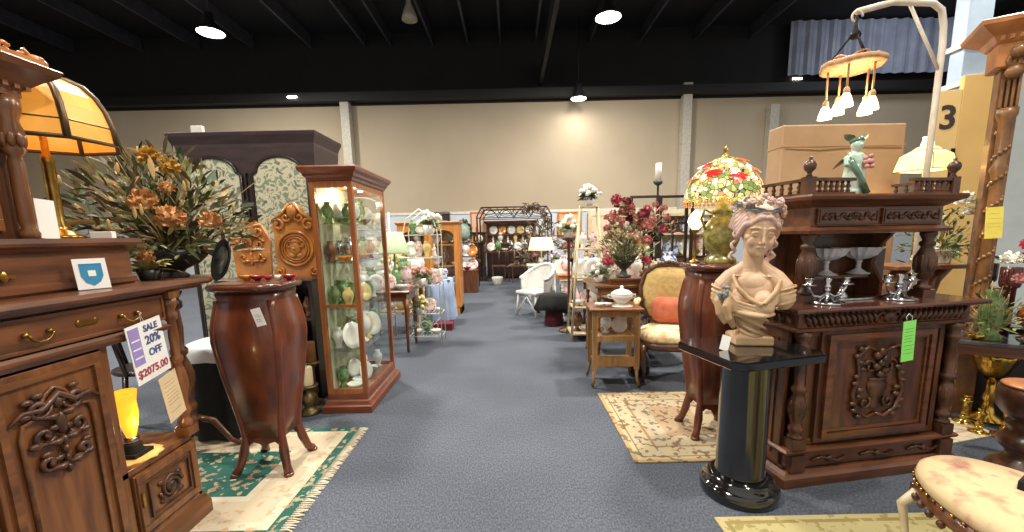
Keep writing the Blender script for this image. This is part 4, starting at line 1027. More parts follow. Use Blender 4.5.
    for i, (a, z, r) in enumerate(fl):
        b = B(); b.T = HT
        cx, cy = 0.088 * cos(a), 0.028 + 0.092 * sin(a)
        v = Vector((cos(a), sin(a), 0.4)).normalized(); s1 = v.orthogonal().normalized(); s2 = v.cross(s1)
        o = Vector((cx, cy, z))
        c = o + v * r * 0.35; b.ball(c.x, c.y, c.z, r * 0.34, n=10, m=8)
        for ring, n_, rr in ((0.62, 6, 0.36), (0.30, 4, 0.30)):
            for k in range(n_):
                q = 2 * pi * k / n_ + ring
                c = o + (s1 * cos(q) + s2 * sin(q)) * r * ring + v * r * (0.05 if ring > 0.5 else 0.3)
                b.ball(c.x, c.y, c.z, r * rr, n=8, m=6)
        b.build('wreath_flower', HAIRM if i % 3 else SKIN, t)
    return t
bust()


# ================================================================ poppy stained-glass lamp and small globe
def tiffany_mat():
    m, n, l, b = nt('poppy_stained_glass')
    tc = n.new('ShaderNodeTexCoord'); sp = n.new('ShaderNodeSeparateXYZ'); l.new(tc.outputs['Object'], sp.inputs[0])
    vo = n.new('ShaderNodeTexVoronoi'); vo.inputs['Scale'].default_value = 36; l.new(tc.outputs['Object'], vo.inputs['Vector'])
    rp = n.new('ShaderNodeValToRGB'); rp.color_ramp.interpolation = 'CONSTANT'
    cols = [(0, (180, 186, 112)), (0.2, (228, 208, 156)), (0.42, (140, 154, 84)), (0.6, (236, 218, 180)), (0.78, (222, 150, 104)), (0.9, (112, 134, 80))]
    e = rp.color_ramp.elements; e[0].position = 0; e[0].color = (*lin(cols[0][1]), 1); e[1].position = cols[1][0]; e[1].color = (*lin(cols[1][1]), 1)
    for p, c in cols[2:]: k = e.new(p); k.color = (*lin(c), 1)
    se = n.new('ShaderNodeSeparateColor'); l.new(vo.outputs['Color'], se.inputs[0]); l.new(se.outputs[0], rp.inputs['Fac'])
    ve = n.new('ShaderNodeTexVoronoi'); ve.feature = 'DISTANCE_TO_EDGE'; ve.inputs['Scale'].default_value = 36; l.new(tc.outputs['Object'], ve.inputs['Vector'])
    gt = n.new('ShaderNodeMath'); gt.operation = 'GREATER_THAN'; gt.inputs[1].default_value = 0.05; l.new(ve.outputs['Distance'], gt.inputs[0])
    mx = n.new('ShaderNodeMixRGB'); mx.inputs[1].default_value = (*lin((60, 52, 34)), 1); l.new(gt.outputs[0], mx.inputs[0]); l.new(rp.outputs[0], mx.inputs[2])
    l.new(mx.outputs[0], b.inputs['Base Color']); l.new(mx.outputs[0], b.inputs['Emission Color']); b.inputs['Emission Strength'].default_value = 0.55
    b.inputs['Roughness'].default_value = 0.2
    return m
t = thing('stained_glass_lamp', 'lit stained-glass table lamp with red poppies on a domed shade and green urn base', 'lamp', (1.285, 2.59, 1.10), 0.0, None, 0.97)
LB = mat('mottled_green_gold_glass', (160, 146, 78), 0.2, c2=(84, 84, 42), scale=30, coat=0.6, emit=(170, 160, 70), estr=0.08)
B().lathe([(0.09, 0), (0.095, 0.012), (0.09, 0.035), (0.06, 0.05), (0.055, 0.065), (0.085, 0.09), (0.105, 0.14), (0.108, 0.19), (0.095, 0.24), (0.07, 0.28), (0.055, 0.30), (0.06, 0.32), (0.05, 0.34), (0.03, 0.37), (0.028, 0.40), (0.014, 0.42), (0.012, 0.62)], n=28).build('base', LB, t)
for s_ in (-1, 1):
    B().tube([(s_ * 0.05, 0, 0.31), (s_ * 0.11, 0, 0.335), (s_ * 0.13, 0, 0.28), (s_ * 0.10, 0, 0.21)], [0.008, 0.009, 0.009, 0.008], 8).build('handle', LB, t)
prof = [(0.228, 0.395), (0.226, 0.425), (0.218, 0.455), (0.20, 0.50), (0.172, 0.55), (0.138, 0.59), (0.098, 0.62), (0.055, 0.64), (0.02, 0.645)]
rings = []
for r, z in prof: rings.append([(r * cos(2 * pi * k / 48), r * sin(2 * pi * k / 48), z + (0.008 * cos(12 * 2 * pi * k / 48) if z < 0.4 else 0)) for k in range(48)])
sh = B().loft(rings, cap=False).build('lamp_shade', tiffany_mat(), t)
RG = mat('ruby_glass', (214, 36, 34), 0.2, c2=(180, 20, 26), scale=30, emit=(220, 40, 30), estr=0.5)
OG = mat('coral_glass', (226, 112, 64), 0.2, c2=(206, 84, 50), scale=30, emit=(226, 110, 60), estr=0.4)
def on_dome(a, t_):
    k = t_ * (len(prof) - 1); i = min(int(k), len(prof) - 2); q = k - i
    r = prof[i][0] * (1 - q) + prof[i + 1][0] * q; z = prof[i][1] * (1 - q) + prof[i + 1][1] * q
    return Vector((r * cos(a), r * sin(a), z)), Vector((cos(a) * 0.7, sin(a) * 0.7, 0.7)).normalized()
for i, (a, q, m) in enumerate([(-2.35, 0.47, RG), (-1.65, 0.40, RG), (-0.75, 0.5, OG), (-0.1, 0.38, OG), (0.7, 0.45, RG), (1.5, 0.42, OG), (2.3, 0.45, RG), (3.1, 0.42, OG), (-1.1, 0.72, OG), (-2.9, 0.62, RG)]):
    c, nrm = on_dome(a, q)
    nrm = Vector((cos(a) * (1 - q * 0.8), sin(a) * (1 - q * 0.8), 0.3 + q)).normalized()
    s1 = Vector((-sin(a), cos(a), 0)); s2 = nrm.cross(s1)
    b = B()
    for k in range(6):
        g = 2 * pi * k / 6
        d = s1 * cos(g) + s2 * sin(g)
        rows = []
        o = c + nrm * 0.012
        vs = [tuple(o)] + [tuple(o + (s1 * cos(g + j) * 1.0 + s2 * sin(g + j) * 0.8) * rr - nrm * rr * rr * 2.6) for j, rr in ((-0.5, 0.034), (-0.25, 0.050), (0.0, 0.055), (0.25, 0.050), (0.5, 0.034))]
        b.add(vs, [(0, 1, 2, 3, 4, 5)])
    b.ball(c.x, c.y, c.z, 0.008, n=8, m=6)
    b.build('glass_poppy', m, sh)
B().lathe([(0.03, 0.64), (0.032, 0.648), (0.012, 0.66), (0.008, 0.68), (0.014, 0.69), (0.008, 0.705), (0.003, 0.72)], n=14).build('finial', BRASS, t)
b = B()
for k in range(48):
    a = 2 * pi * k / 48; b.tube([(0.226 * cos(a), 0.226 * sin(a), 0.395), (0.226 * cos(a), 0.226 * sin(a), 0.365)], 0.0035, 4); b.ball(0.226 * cos(a), 0.226 * sin(a), 0.362, 0.006, n=6, m=4)
b.build('bead_fringe', mat('amber_beads', (232, 170, 110), 0.2, c2=(206, 140, 80), emit=(236, 170, 100), estr=0.3), sh)
B().ball(0.04, 0, 0.47, 0.028, 0.028, 0.036).ball(-0.04, 0, 0.47, 0.028, 0.028, 0.036).build('bulb', BULB, t)
lamp('stained_glass_lamp_light', 'POINT', (1.285, 2.59, 1.10 + 0.43), 5, (1.0, 0.78, 0.45), 0.05)
t = thing('globe_lamp', 'small glowing flame-shaped globe lamp on brass arm left of the poppy lamp', 'lamp', (1.165, 2.68, 1.10), 0.0, None, 0.86)
B().lathe([(0.045, 0), (0.045, 0.01), (0.015, 0.02), (0.01, 0.03), (0.01, 0.22), (0.025, 0.23), (0.022, 0.245)], n=18).build('base', BRASS, t)
B().lathe([(0.02, 0.24), (0.045, 0.27), (0.055, 0.30), (0.046, 0.335), (0.024, 0.365), (0.01, 0.38)], n=20).build('globe', mat('warm_opal_glass', (255, 236, 200), 0.3, emit=(255, 226, 176), estr=3.0), t)
# ================================================================ chandelier on its white display arm
t = thing('pole_stand', 'white steel display pole with a curved top arm and brace behind the sideboard', 'display stand', (2.62, 2.72, 0))
WM = mat('white_steel_tube', (214, 206, 192), 0.4)
B().lathe([(0.16, 0), (0.16, 0.012), (0.03, 0.02)], n=28).build('base_plate', WM, t)
B().tube([(0, 0, 0.01), (0, 0, 2.38), (-0.008, 0, 2.48), (-0.04, -0.01, 2.56), (-0.11, -0.025, 2.59), (-0.40, -0.09, 2.57), (-0.64, -0.14, 2.50)], 0.017, 12).build('pole', WM, t)
B().tube([(0, 0, 2.22), (-0.28, -0.06, 2.575)], 0.009, 8).build('brace', WM, t)
B().tube([(-0.645 + 0.03 * cos(a), -0.15, 2.47 + 0.03 * sin(a)) for a in [0.4 * k for k in range(13)]], 0.006, 8).build('hook', WM, t)
RAT = mat('woven_tan_rattan', (206, 164, 118), 0.6, c2=(172, 128, 86), scale=40)
t = thing('chandelier', 'small hanging chandelier with a scalloped tan disc and five lit pendant bulbs', 'chandelier', (1.97, 2.565, 0))
b = B()
n = 48
r1 = [(0.155 * (1 + 0.035 * cos(6 * 2 * pi * k / n)) * cos(2 * pi * k / n), 0.155 * (1 + 0.035 * cos(6 * 2 * pi * k / n)) * sin(2 * pi * k / n), 2.215 + 0.003 * cos(4 * 2 * pi * k / n)) for k in range(n)]
def sc_ring(r, q, dz): return [(x * q, y * q, 2.215 + (z - 2.215) * q + dz) for x, y, z in r]
b.loft([sc_ring(r1, 0.05, -0.012), sc_ring(r1, 0.9, -0.022), sc_ring(r1, 1.0, -0.012), sc_ring(r1, 1.0, 0.008), sc_ring(r1, 0.94, 0.014), sc_ring(r1, 0.05, 0.02)])
b.build('disc', RAT, t)
b = B()
b.tube([(0.11 * cos(a), 0.11 * sin(a), 2.24 + 0.012 * sin(6 * a)) for a in [2 * pi * k / 36 for k in range(36)]], 0.008, 6, closed=True)
b.build('braid_ornament', mat('dark_tan_braid', (186, 126, 74), 0.6, c2=(150, 96, 50)), t)
for k in range(3):
    a = 2 * pi * k / 3 + 0.3
    B().tube([(0.13 * cos(a), 0.13 * sin(a), 2.225), (0.02 * cos(a), 0.02 * sin(a), 2.37), (0, 0, 2.44)], 0.005, 6).build('suspension_chain', IRON, t)
B().lathe([(0.02, 2.355), (0.03, 2.37), (0.012, 2.40), (0.008, 2.47)], n=12).build('canopy', IRON, t)
for k in range(5):
    a = 2 * pi * k / 5 + 0.15
    L = (0.175, 0.15, 0.19, 0.155, 0.18)[k]
    x, y = 0.11 * cos(a), 0.11 * sin(a); z = 2.20 - L
    p = B().tube([(x, y, 2.205), (x, y, z)], 0.0055, 8).lathe([(0.008, 0.03), (0.015, 0.02), (0.017, 0.0), (0.012, -0.01)], x, y, z, n=12).build('pendant_stem', RAT, t)
    B().lathe([(0.012, 0.0), (0.022, -0.02), (0.032, -0.05), (0.036, -0.075), (0.030, -0.072), (0.018, -0.02)], x, y, z, n=18).build('glass_shade', mat('lit_opal_bell', (255, 232, 196), 0.3, emit=(255, 224, 170), estr=5.0), p)
lamp('chandelier_light', 'POINT', (1.97, 2.565, 1.96), 9, (1.0, 0.80, 0.52), 0.08)

# ---- square-shaded lamp behind the sideboard, on its own stand
t = thing('square_shade_lamp', 'lit lamp with a square flared parchment shade and ribbed glass neck behind the sideboard', 'lamp', (3.17, 3.31, 0), 0.25)
B().lathe([(0.13, 0), (0.13, 0.02), (0.03, 0.04), (0.02, 0.06), (0.02, 1.600), (0.012, 1.620), (0.01, 1.900)], n=20).build('base', BRASS, t)
SH = mat('glowing_parchment', (250, 226, 160), 0.5, c2=(244, 206, 120), scale=12, emit=(255, 214, 130), estr=1.600)
def sqr(a, z): return [(-a, -a, z), (a, -a, z), (a, a, z), (-a, a, z)]
sh = B().loft([sqr(0.132, 1.715), sqr(0.12, 1.78), sqr(0.108, 1.83), sqr(0.065, 1.865), sqr(0.042, 1.890)], smooth=False, cap=False).build('lamp_shade', SH, t)
b = B()
for a, z in ((0.133, 1.715), (0.067, 1.864)): b.tube([Vector(p) for p in sqr(a, z)], 0.004, 6, closed=True)
for sx in (-1, 1):
    for sy in (-1, 1): b.tube([(sx * 0.132, sy * 0.132, 1.715), (sx * 0.12, sy * 0.12, 1.78), (sx * 0.108, sy * 0.108, 1.83), (sx * 0.065, sy * 0.065, 1.865)], 0.003, 6)
b.build('shade_frame', BRASS, sh)
B().lathe([(0.04, 1.890), (0.036, 1.920), (0.03, 1.940), (0.032, 1.965), (0.02, 1.965)], n=16, wob=0.08, wn=8).build('glass_neck', mat('lit_clear_neck', (255, 240, 210), 0.2, emit=(255, 232, 180), estr=1.2), t)
B().ball(0, 0, 1.790, 0.028).build('bulb', BULB, t)
lamp('square_lamp_light', 'POINT', (3.17, 3.31, 1.76), 5, (1.0, 0.8, 0.5), 0.05)

# ---- paper-wrapped crate standing behind
KP = mat('brown_packing_paper', (186, 154, 120), 0.75, c2=(170, 138, 104), scale=3, bump=0.5)
t = thing('paper_wrapped_crate', 'tall flat crate wrapped in creased brown packing paper behind the sideboard', 'crate', (2.83, 3.80, 0), 0.02)
b = B().box(-0.53, 0.53, -0.10, 0.10, 0, 2.16); b.build('wrapped_body', KP, t, bev=0.012)
b = B(); b.box(-0.535, 0.535, -0.106, 0.106, 1.98, 1.995); b.tube([(-0.5, -0.104, 1.97), (-0.2, -0.108, 1.955), (0.1, -0.106, 1.972), (0.5, -0.104, 1.96)], 0.005, 6); b.tube([(-0.45, -0.102, 1.6), (-0.1, -0.107, 1.7), (0.2, -0.102, 1.66)], 0.005, 6)
b.build('paper_fold', KP, t)

# ---- big tan board with the figure 3
t = thing('aisle_board', 'big tan board with the dark figure 3, standing behind the mirror frame', 'sign', (5.26, 4.62, 0), radians(-12))
TANB = mat('tan_board', (214, 176, 108), 0.7, c2=(202, 164, 98), scale=2)
B().box(-0.45, 0.55, 0, 0.06, 0, 2.86).build('board', TANB, t, bev=0.006)
B().box(-0.66, -0.45, 0.0, 0.05, 0, 2.72).build('number_strip', mat('light_tan_board', (224, 190, 128), 0.7, c2=(214, 180, 118), scale=2), t, bev=0.005)
lettering('3', 0.34, mat('dark_figure', (52, 46, 40), 0.6), t, (-0.555, -0.002, 2.33), (pi / 2, 0, 0), bold=0.008)
B().box(-0.49, -0.455, -0.01, 0.0, 1.7, 2.12).build('edge_strip', IRON, t)

# ================================================================ tall carved mirror frame at right
MR = radians(-33)
t = thing('carved_mirror', 'towering carved oak pier mirror with dentilled cornice at the right edge', 'mirror', (3.08, 2.80, 0), MR)
# local x runs along the mirror width (to the right), front -y
b = B().box(0.0, 0.10, 0, 0.10, 0, 2.250).box(1.15, 1.27, 0, 0.10, 0, 2.250)
b.build('frame', W_FRAME, t, bev=0.003)
B().box(0.10, 1.15, 0.05, 0.10, 0, 0.5).build('shade_dark_base_panel', W_BLACK, t, bev=0.003)  # darkness under the marble table put into this panel's near-black wood
for x in (0.05, 1.21):
    b = B(); b.lathe([(0.05, 0.55), (0.05, 0.6), (0.03, 0.62), (0.034, 0.9), (0.028, 1.2), (0.036, 1.22), (0.036, 1.26), (0.028, 1.28), (0.032, 1.6), (0.045, 1.64), (0.03, 1.68), (0.034, 1.930), (0.05, 1.970), (0.05, 2.010)], x, -0.02, 0, n=14)
    for k in range(68):
        a = k * 0.7; b.ball(x + 0.032 * cos(a), -0.022 + 0.032 * sin(a), 0.66 + k * 0.018, 0.012, 0.012, 0.014, 8, 6)
    b.build('carved_post', W_FRAME, t)
for x in (0.05, 1.21):
    b = B()
    for k in range(4): b.box(x - 0.042 + k * 0.024, x - 0.03 + k * 0.024, -0.022, 0.01, 2.020, 2.190)
    b.tube(spiral(x, 2.280, 0.05, 1.2, 0, -0.05), 0.014, 6); b.ball(x, -0.045, 2.220, 0.045, 0.03, 0.04); b.ball(x, -0.07, 2.330, 0.04, 0.035, 0.04)
    b.build('fluted_bracket', W_FRAME, t)
b = B().moulding(-0.02, 1.30, -0.03, 0.12, [(0.0, 2.250), (0.015, 2.260), (0.015, 2.390), (0.03, 2.400), (0.05, 2.435), (0.09, 2.465), (0.12, 2.490), (0.125, 2.515), (0.115, 2.520)])
for i in range(34): b.box(-0.04 + i * 0.04, -0.022 + i * 0.04, -0.085, -0.05, 2.405, 2.430)
b.build('cornice', mat('light_carved_oak', (190, 128, 72), 0.36, c2=(150, 94, 50), scale=6, coat=0.25), t)
b = B()
for i in range(12):
    x = 0.1 + i * 0.1; b.ball(x, -0.052, 2.325, 0.024, 0.016, 0.03, 8, 6); b.tube([(x - 0.045, -0.05, 2.300), (x - 0.02, -0.055, 2.350), (x + 0.02, -0.055, 2.290), (x + 0.045, -0.05, 2.340)], 0.009, 6)
b.build('carved_frieze', W_FRAME, t)
B().box(0.10, 1.15, 0.06, 0.075, 0.5, 2.230).build('mirror_glass', MIRROR, t)
t_ = text_card('price_tag', 'yellow price tag hanging on the carved mirror frame post', 'tag', 0.075, 0.19, mat('yellow_tag_paper', (226, 212, 96), 0.8, c2=(216, 200, 86)), (2.965, 2.60, 1.215), (0.0, -0.06, MR), [], parts=rules(0.055, (0.15, 0.12, 0.09, 0.07), INKG))

# ================================================================ needlepoint stool and turned pedestal, front right
def tapestry():
    return mat('floral_needlepoint', (196, 172, 132), 0.9, c2=(150, 96, 84), scale=13, bump=0.3, lo=0.5, hi=0.72)
t = thing('needlepoint_stool', 'oval stool with a floral needlepoint seat, nailhead edge and cream legs', 'stool', (1.61, 1.13, 0), 0.0)
def oval(a, c, z, n=48): return [(a * cos(2 * pi * k / n), c * sin(2 * pi * k / n), z) for k in range(n)]
B().loft([oval(0.225, 0.36, 0.385), oval(0.235, 0.37, 0.40), oval(0.23, 0.365, 0.425), oval(0.205, 0.34, 0.445), oval(0.10, 0.22, 0.455), oval(0.02, 0.05, 0.458)]).build('seat', tapestry(), t)
B().loft([oval(0.225, 0.36, 0.335), oval(0.232, 0.367, 0.345), oval(0.232, 0.367, 0.385), oval(0.22, 0.35, 0.386)]).build('apron', W_DARKH, t)
b = B()
for k in range(60):
    a = 2 * pi * k / 60; b.ball(0.235 * cos(a), 0.372 * sin(a), 0.388, 0.006, n=6, m=5)
b.build('nailhead_trim', BRASS, t)
b = B()
for k in range(40):
    a = 2 * pi * k / 40; b.ball(0.232 * cos(a), 0.367 * sin(a), 0.332, 0.013, 0.013, 0.014, 6, 5)
b.build('carved_edge', W_CARVE, t)
for sx, sy in ((-1, 1), (1, 1), (-1, -1), (1, -1)):
    B().tube([(sx * 0.15, sy * 0.27, 0.34), (sx * 0.17, sy * 0.30, 0.28), (sx * 0.155, sy * 0.285, 0.16), (sx * 0.155, sy * 0.285, 0.07), (sx * 0.185, sy * 0.315, 0.011)], [0.018, 0.016, 0.010, 0.009, 0.012], 10).build('leg', mat('cream_gilt_leg', (220, 206, 172), 0.5, c2=(196, 178, 138)), t)
o = B().box(-0.05, 0.05, -0.035, 0.035, 0, 0.03).box(-0.044, 0.044, -0.03, 0.03, 0.03, 0.034).build('black_box', BLACKCLOTH, bev=0.003); tag(o, 'small black box lying on the needlepoint stool seat', 'box'); place(o, (1.67, 1.23, 0.4575), 0.5)
t = thing('turned_pedestal', 'stout turned dark wood pedestal with a copper-coloured top at the right edge', 'pedestal', (2.68, 2.05, 0))
B().lathe([(0.13, 0), (0.14, 0.02), (0.12, 0.05), (0.08, 0.08), (0.07, 0.11), (0.10, 0.14), (0.115, 0.17), (0.10, 0.20), (0.07, 0.225), (0.085, 0.25), (0.09, 0.27), (0.07, 0.29), (0.10, 0.31), (0.13, 0.35), (0.135, 0.42), (0.13, 0.46), (0.11, 0.47)], n=32).build('body', W_CARVE, t)
B().lathe([(0.12, 0.468), (0.125, 0.475), (0.115, 0.482), (0.02, 0.478)], n=32).build('top', mat('copper_top', (206, 140, 96), 0.35, 0.3), t)

# ================================================================ low marble table with ornaments, right
t = thing('marble_table', 'low dark wood table with a black marble top right of the sideboard', 'table', (3.02, 2.55, 0), MR)
B().box(-0.36, 0.5, -0.18, 0.16, 0.575, 0.60).build('top', mat('grey_black_marble', (54, 52, 54), 0.12, c2=(84, 82, 84), scale=14, coat=0.6), t, bev=0.005)
B().box(-0.33, 0.47, -0.16, 0.14, 0.51, 0.575).build('apron', W_DARKH, t, bev=0.003)
for x in (-0.30, 0.44):
    for y in (-0.13, 0.11): B().lathe(turned(0.03, 0.51), x, y, 0, n=14).build('leg', W_DARK, t)
MC, MS = cos(MR), sin(MR)
def mt(x, y, z): return (3.02 + x * MC - y * MS, 2.55 + x * MS + y * MC, z)
def vase(name, label, loc, prof, m, cat='vase', group=None, sc=1.0, n=20, wob=0, wn=0):
    o = B().lathe(prof, n=n, wob=wob, wn=wn).build(name, m); tag(o, label, cat, group); place(o, loc, 0, sc); return o
PF_VASE = [(0.03, 0), (0.034, 0.005), (0.02, 0.02), (0.03, 0.05), (0.045, 0.09), (0.04, 0.12), (0.02, 0.145), (0.024, 0.16), (0.02, 0.16)]
PF_BOWL = [(0.025, 0), (0.025, 0.008), (0.05, 0.025), (0.065, 0.05), (0.06, 0.05), (0.04, 0.025), (0.01, 0.015)]
PF_URN = [(0.04, 0), (0.042, 0.01), (0.02, 0.025), (0.018, 0.04), (0.05, 0.07), (0.06, 0.11), (0.05, 0.15), (0.03, 0.17), (0.045, 0.19), (0.04, 0.19)]
PF_BOTTLE = [(0.02, 0), (0.024, 0.01), (0.024, 0.06), (0.018, 0.08), (0.008, 0.10), (0.008, 0.13), (0.012, 0.14), (0.008, 0.142)]
PF_CUP = [(0.015, 0), (0.017, 0.004), (0.03, 0.02), (0.036, 0.045), (0.033, 0.045), (0.025, 0.018), (0.005, 0.01)]
PF_PLATE = [(0.04, 0), (0.045, 0.004), (0.08, 0.014), (0.078, 0.017), (0.04, 0.008), (0.005, 0.006)]
PF_FIG = [(0.022, 0), (0.024, 0.008), (0.02, 0.03), (0.014, 0.06), (0.017, 0.08), (0.012, 0.095), (0.006, 0.1), (0.011, 0.11), (0.012, 0.12), (0.006, 0.13)]
vase('brass_urn', 'gold and green mottled urn on the low marble table beside the mirror post', mt(-0.02, 0.0, 0.60), PF_URN, mat('mottled_gold_green', (196, 176, 92), 0.25, 0.6, c2=(106, 120, 62), scale=30), 'urn', sc=1.2)
vase('orange_urn', 'copper orange vase on the low marble table right of the mottled urn', mt(0.16, 0.02, 0.60), PF_URN, mat('burnt_orange_glaze', (178, 98, 50), 0.25, c2=(140, 66, 32), coat=0.5), 'vase', sc=1.35)
vase('dark_red_jar', 'dark red glass jar on the stacked ornaments near the yellow tag', mt(0.06, 0.12, 0.60), [(0.03, 0), (0.032, 0.3), (0.045, 0.31), (0.05, 0.33), (0.05, 0.43), (0.045, 0.435)], mat('oxblood_glass', (70, 26, 24), 0.15, coat=0.5), 'jar')
for i, (x, y, m, nm) in enumerate(((-0.28, -0.1, SILVER, 'silver'), (-0.2, -0.02, CHINA, 'white china'), (-0.12, -0.12, GOLD, 'brass'), (0.08, -0.13, SILVER, 'silver'), (0.24, -0.1, CHINA, 'white china'))):
    vase('small_dish', 'little %s dish lying on the marble table %s' % (nm, ('at its left corner', 'behind the first dish', 'in front of the mottled urn', 'in front of the orange vase', 'at its right end')[i]), mt(x, y, 0.60), PF_BOWL, m, 'dish', 'small dishes on the low marble table', 0.7)
def brass_stick(label, loc, sc, rz=0.0):
    t = thing('brass_candlestick', label, 'candlestick', loc, rz, 'brass candlesticks on the floor by the marble table', sc)
    B().lathe([(0.06, 0), (0.062, 0.01), (0.045, 0.02), (0.02, 0.035), (0.03, 0.05), (0.02, 0.065)], n=20).build('base', GOLD, t)
    B().lathe([(0.018, 0.065), (0.026, 0.08), (0.012, 0.1), (0.02, 0.13), (0.012, 0.15), (0.03, 0.165), (0.032, 0.17), (0.016, 0.172), (0.018, 0.2), (0.02, 0.205), (0.012, 0.205)], n=20).build('stem', GOLD, t)
for i, (x, y, s_, lb) in enumerate(((2.98, 2.62, 0.95, 'short brass candlestick farthest left below the marble table'), (2.92, 2.48, 0.8, 'small brass candlestick nearest the sideboard foot'), (3.02, 2.42, 1.1, 'middle brass candlestick in front of the marble table leg'), (3.11, 2.33, 0.9, 'brass candlestick at the right front of the floor group'), (3.14, 2.48, 1.0, 'brass candlestick behind the right front one'))):
    brass_stick(lb, (x, y, 0.002), s_)
t = thing('brass_jardiniere', 'flared brass jardiniere with ribbed bowl on a tall foot in front of the marble table', 'jardiniere', (3.17, 2.66, 0), 0.0, None, 1.3)
B().lathe([(0.07, 0), (0.075, 0.015), (0.03, 0.04), (0.02, 0.1), (0.03, 0.12), (0.018, 0.16), (0.018, 0.22)], n=20).build('foot', GOLD, t)
B().lathe([(0.02, 0.22), (0.05, 0.26), (0.075, 0.32), (0.09, 0.37), (0.082, 0.37), (0.06, 0.31), (0.01, 0.24)], n=32, wob=0.06, wn=12).build('bowl', GOLD, t)

# ---- curved lyre arm of a wooden settle behind the sideboard and flowers
t = thing('scroll_end_table', 'orange-brown wooden console with a scrolled bracket end behind the sideboard right end', 'console', (2.85, 3.02, 0), 0.1)
B().box(-0.22, 0.36, -0.14, 0.14, 1.00, 1.03).build('top', W_MIDH, t, bev=0.006)
for x in (-0.08, 0.26):
    b = B().tube([(x, 0, 0.012), (x - 0.05, 0, 0.2), (x + 0.03, 0, 0.5), (x - 0.06, 0, 0.8), (x - 0.03, 0, 0.92), (x + 0.06, 0, 1.005)], [0.05, 0.04, 0.035, 0.04, 0.045, 0.04], 12); b.build('scroll_bracket', W_MID, t)
    B().box(x - 0.06, x + 0.06, -0.12, 0.12, 0, 0.03).build('foot', W_MID, t, bev=0.004)
def pot(m, r=0.06, h=0.1):
    def fn(t): B().lathe([(r * 0.7, 0), (r * 0.75, 0.01), (r, h), (r * 1.08, h), (r * 0.9, h - 0.01), (r * 0.6, 0.02)], n=20).build('pot', m, t)
    return fn
arrangement('flower_arrangement', 'white roses with dark green foliage between the sideboard and the mirror post', (3.10, 3.02, 1.03), 0.40, 21, [LEAF, LEAF, LEAFP], 320,
            [(0.0, -0.1, 0.44, 0.06, WHITEF), (0.06, -0.08, 0.36, 0.04, WHITEF), (-0.14, -0.05, 0.12, 0.045, WHITEF), (-0.2, -0.02, 0.04, 0.04, WHITEF)], pot(CHINA), 10, None, 0.5, -0.3, 0.6)
RT = mt(-0.06, -0.09, 0.60)
def tall_jar(t): B().lathe([(0.05, 0), (0.055, 0.01), (0.04, 0.05), (0.06, 0.14), (0.05, 0.24), (0.03, 0.28), (0.04, 0.31), (0.03, 0.31)], n=22).build('jar', GREENGLASS, t)
arrangement('flower_arrangement', 'white, pink and amber roses in a glass jar right of the mirror post', RT, 0.30, 22, [LEAF, LEAFP, LEAFP], 170,
            [(-0.03, -0.08, 0.50, 0.05, WHITEF), (0.08, -0.08, 0.50, 0.05, CRIMSON), (0.10, -0.05, 0.58, 0.045, ROSE), (0.12, -0.08, 0.42, 0.045, AMBERF), (0.02, -0.1, 0.38, 0.04, PINKP)], tall_jar, 14, None, 0.3, 0.2, 0.7)
# ================================================================ rows of small wares
ORD = ['first', 'second', 'third', 'fourth', 'fifth', 'sixth', 'seventh', 'eighth', 'ninth', 'tenth']
def cm(nm, c, rough=0.2, coat=0.5, c2=None, scale=30, **k): return mat(nm, c, rough, coat=coat, c2=c2, scale=scale, **k)
C_ROSE = cm('rose_painted_china', (232, 214, 208), c2=(206, 120, 128), lo=0.55, hi=0.6)
C_GRN = cm('leaf_green_glaze', (120, 158, 108), c2=(84, 120, 74))
C_BLU = cm('cobalt_painted_china', (220, 226, 236), c2=(72, 98, 160), lo=0.5, hi=0.55)
C_AMB = cm('amber_glass', (214, 140, 50), c2=(186, 104, 30), emit=(214, 140, 50), estr=0.05)
C_RED = cm('ruby_red_glass', (170, 34, 36), c2=(120, 20, 24))
C_BRN = cm('brown_stoneware', (128, 82, 50), c2=(92, 58, 36))
C_YEL = cm('butter_yellow_glaze', (232, 210, 140), c2=(214, 186, 108))
WARES = {
    'plate': ('plate', None), 'vase': ('vase', PF_VASE), 'bowl': ('bowl', PF_BOWL), 'cup': ('cup', PF_CUP), 'figurine': ('figurine', PF_FIG), 'bottle': ('bottle', PF_BOTTLE), 'urn': ('urn', PF_URN)}
COLS = {'white': CHINA, 'rose-painted': C_ROSE, 'green': C_GRN, 'blue-and-white': C_BLU, 'amber': C_AMB, 'ruby red': C_RED, 'brown': C_BRN, 'butter yellow': C_YEL, 'silver': SILVER, 'brass': GOLD, 'green glass': GREENGLASS, 'crystal': CRYSTAL}
WCACHE = {}
def ware(kind, col):
    k = (kind, col)
    if k in WCACHE: return WCACHE[k].copy(), True
    if kind == 'plate':
        b = B(); b.at(0, 0, 0.078, rx=radians(78)); b.lathe([(0.03, 0), (0.045, 0.003), (0.08, 0.012), (0.079, 0.016), (0.045, 0.008), (0.005, 0.007)], n=24)
    elif kind == 'figurine':
        b = B().lathe(PF_FIG, n=12, wob=0.06, wn=5); b.tube([(-0.012, 0, 0.088), (-0.022, -0.012, 0.07), (-0.006, -0.02, 0.068)], 0.004, 6); b.tube([(0.012, 0, 0.088), (0.022, -0.01, 0.075), (0.02, -0.02, 0.09)], 0.004, 6)
    else:
        b = B().lathe(WARES[kind][1], n=18)
        if kind == 'cup': b.tube([(0.032, 0, 0.036), (0.048, 0, 0.034), (0.046, 0, 0.02), (0.026, 0, 0.016)], 0.003, 6)
    o = b.build(kind, COLS[col]); WCACHE[k] = o
    return o, False
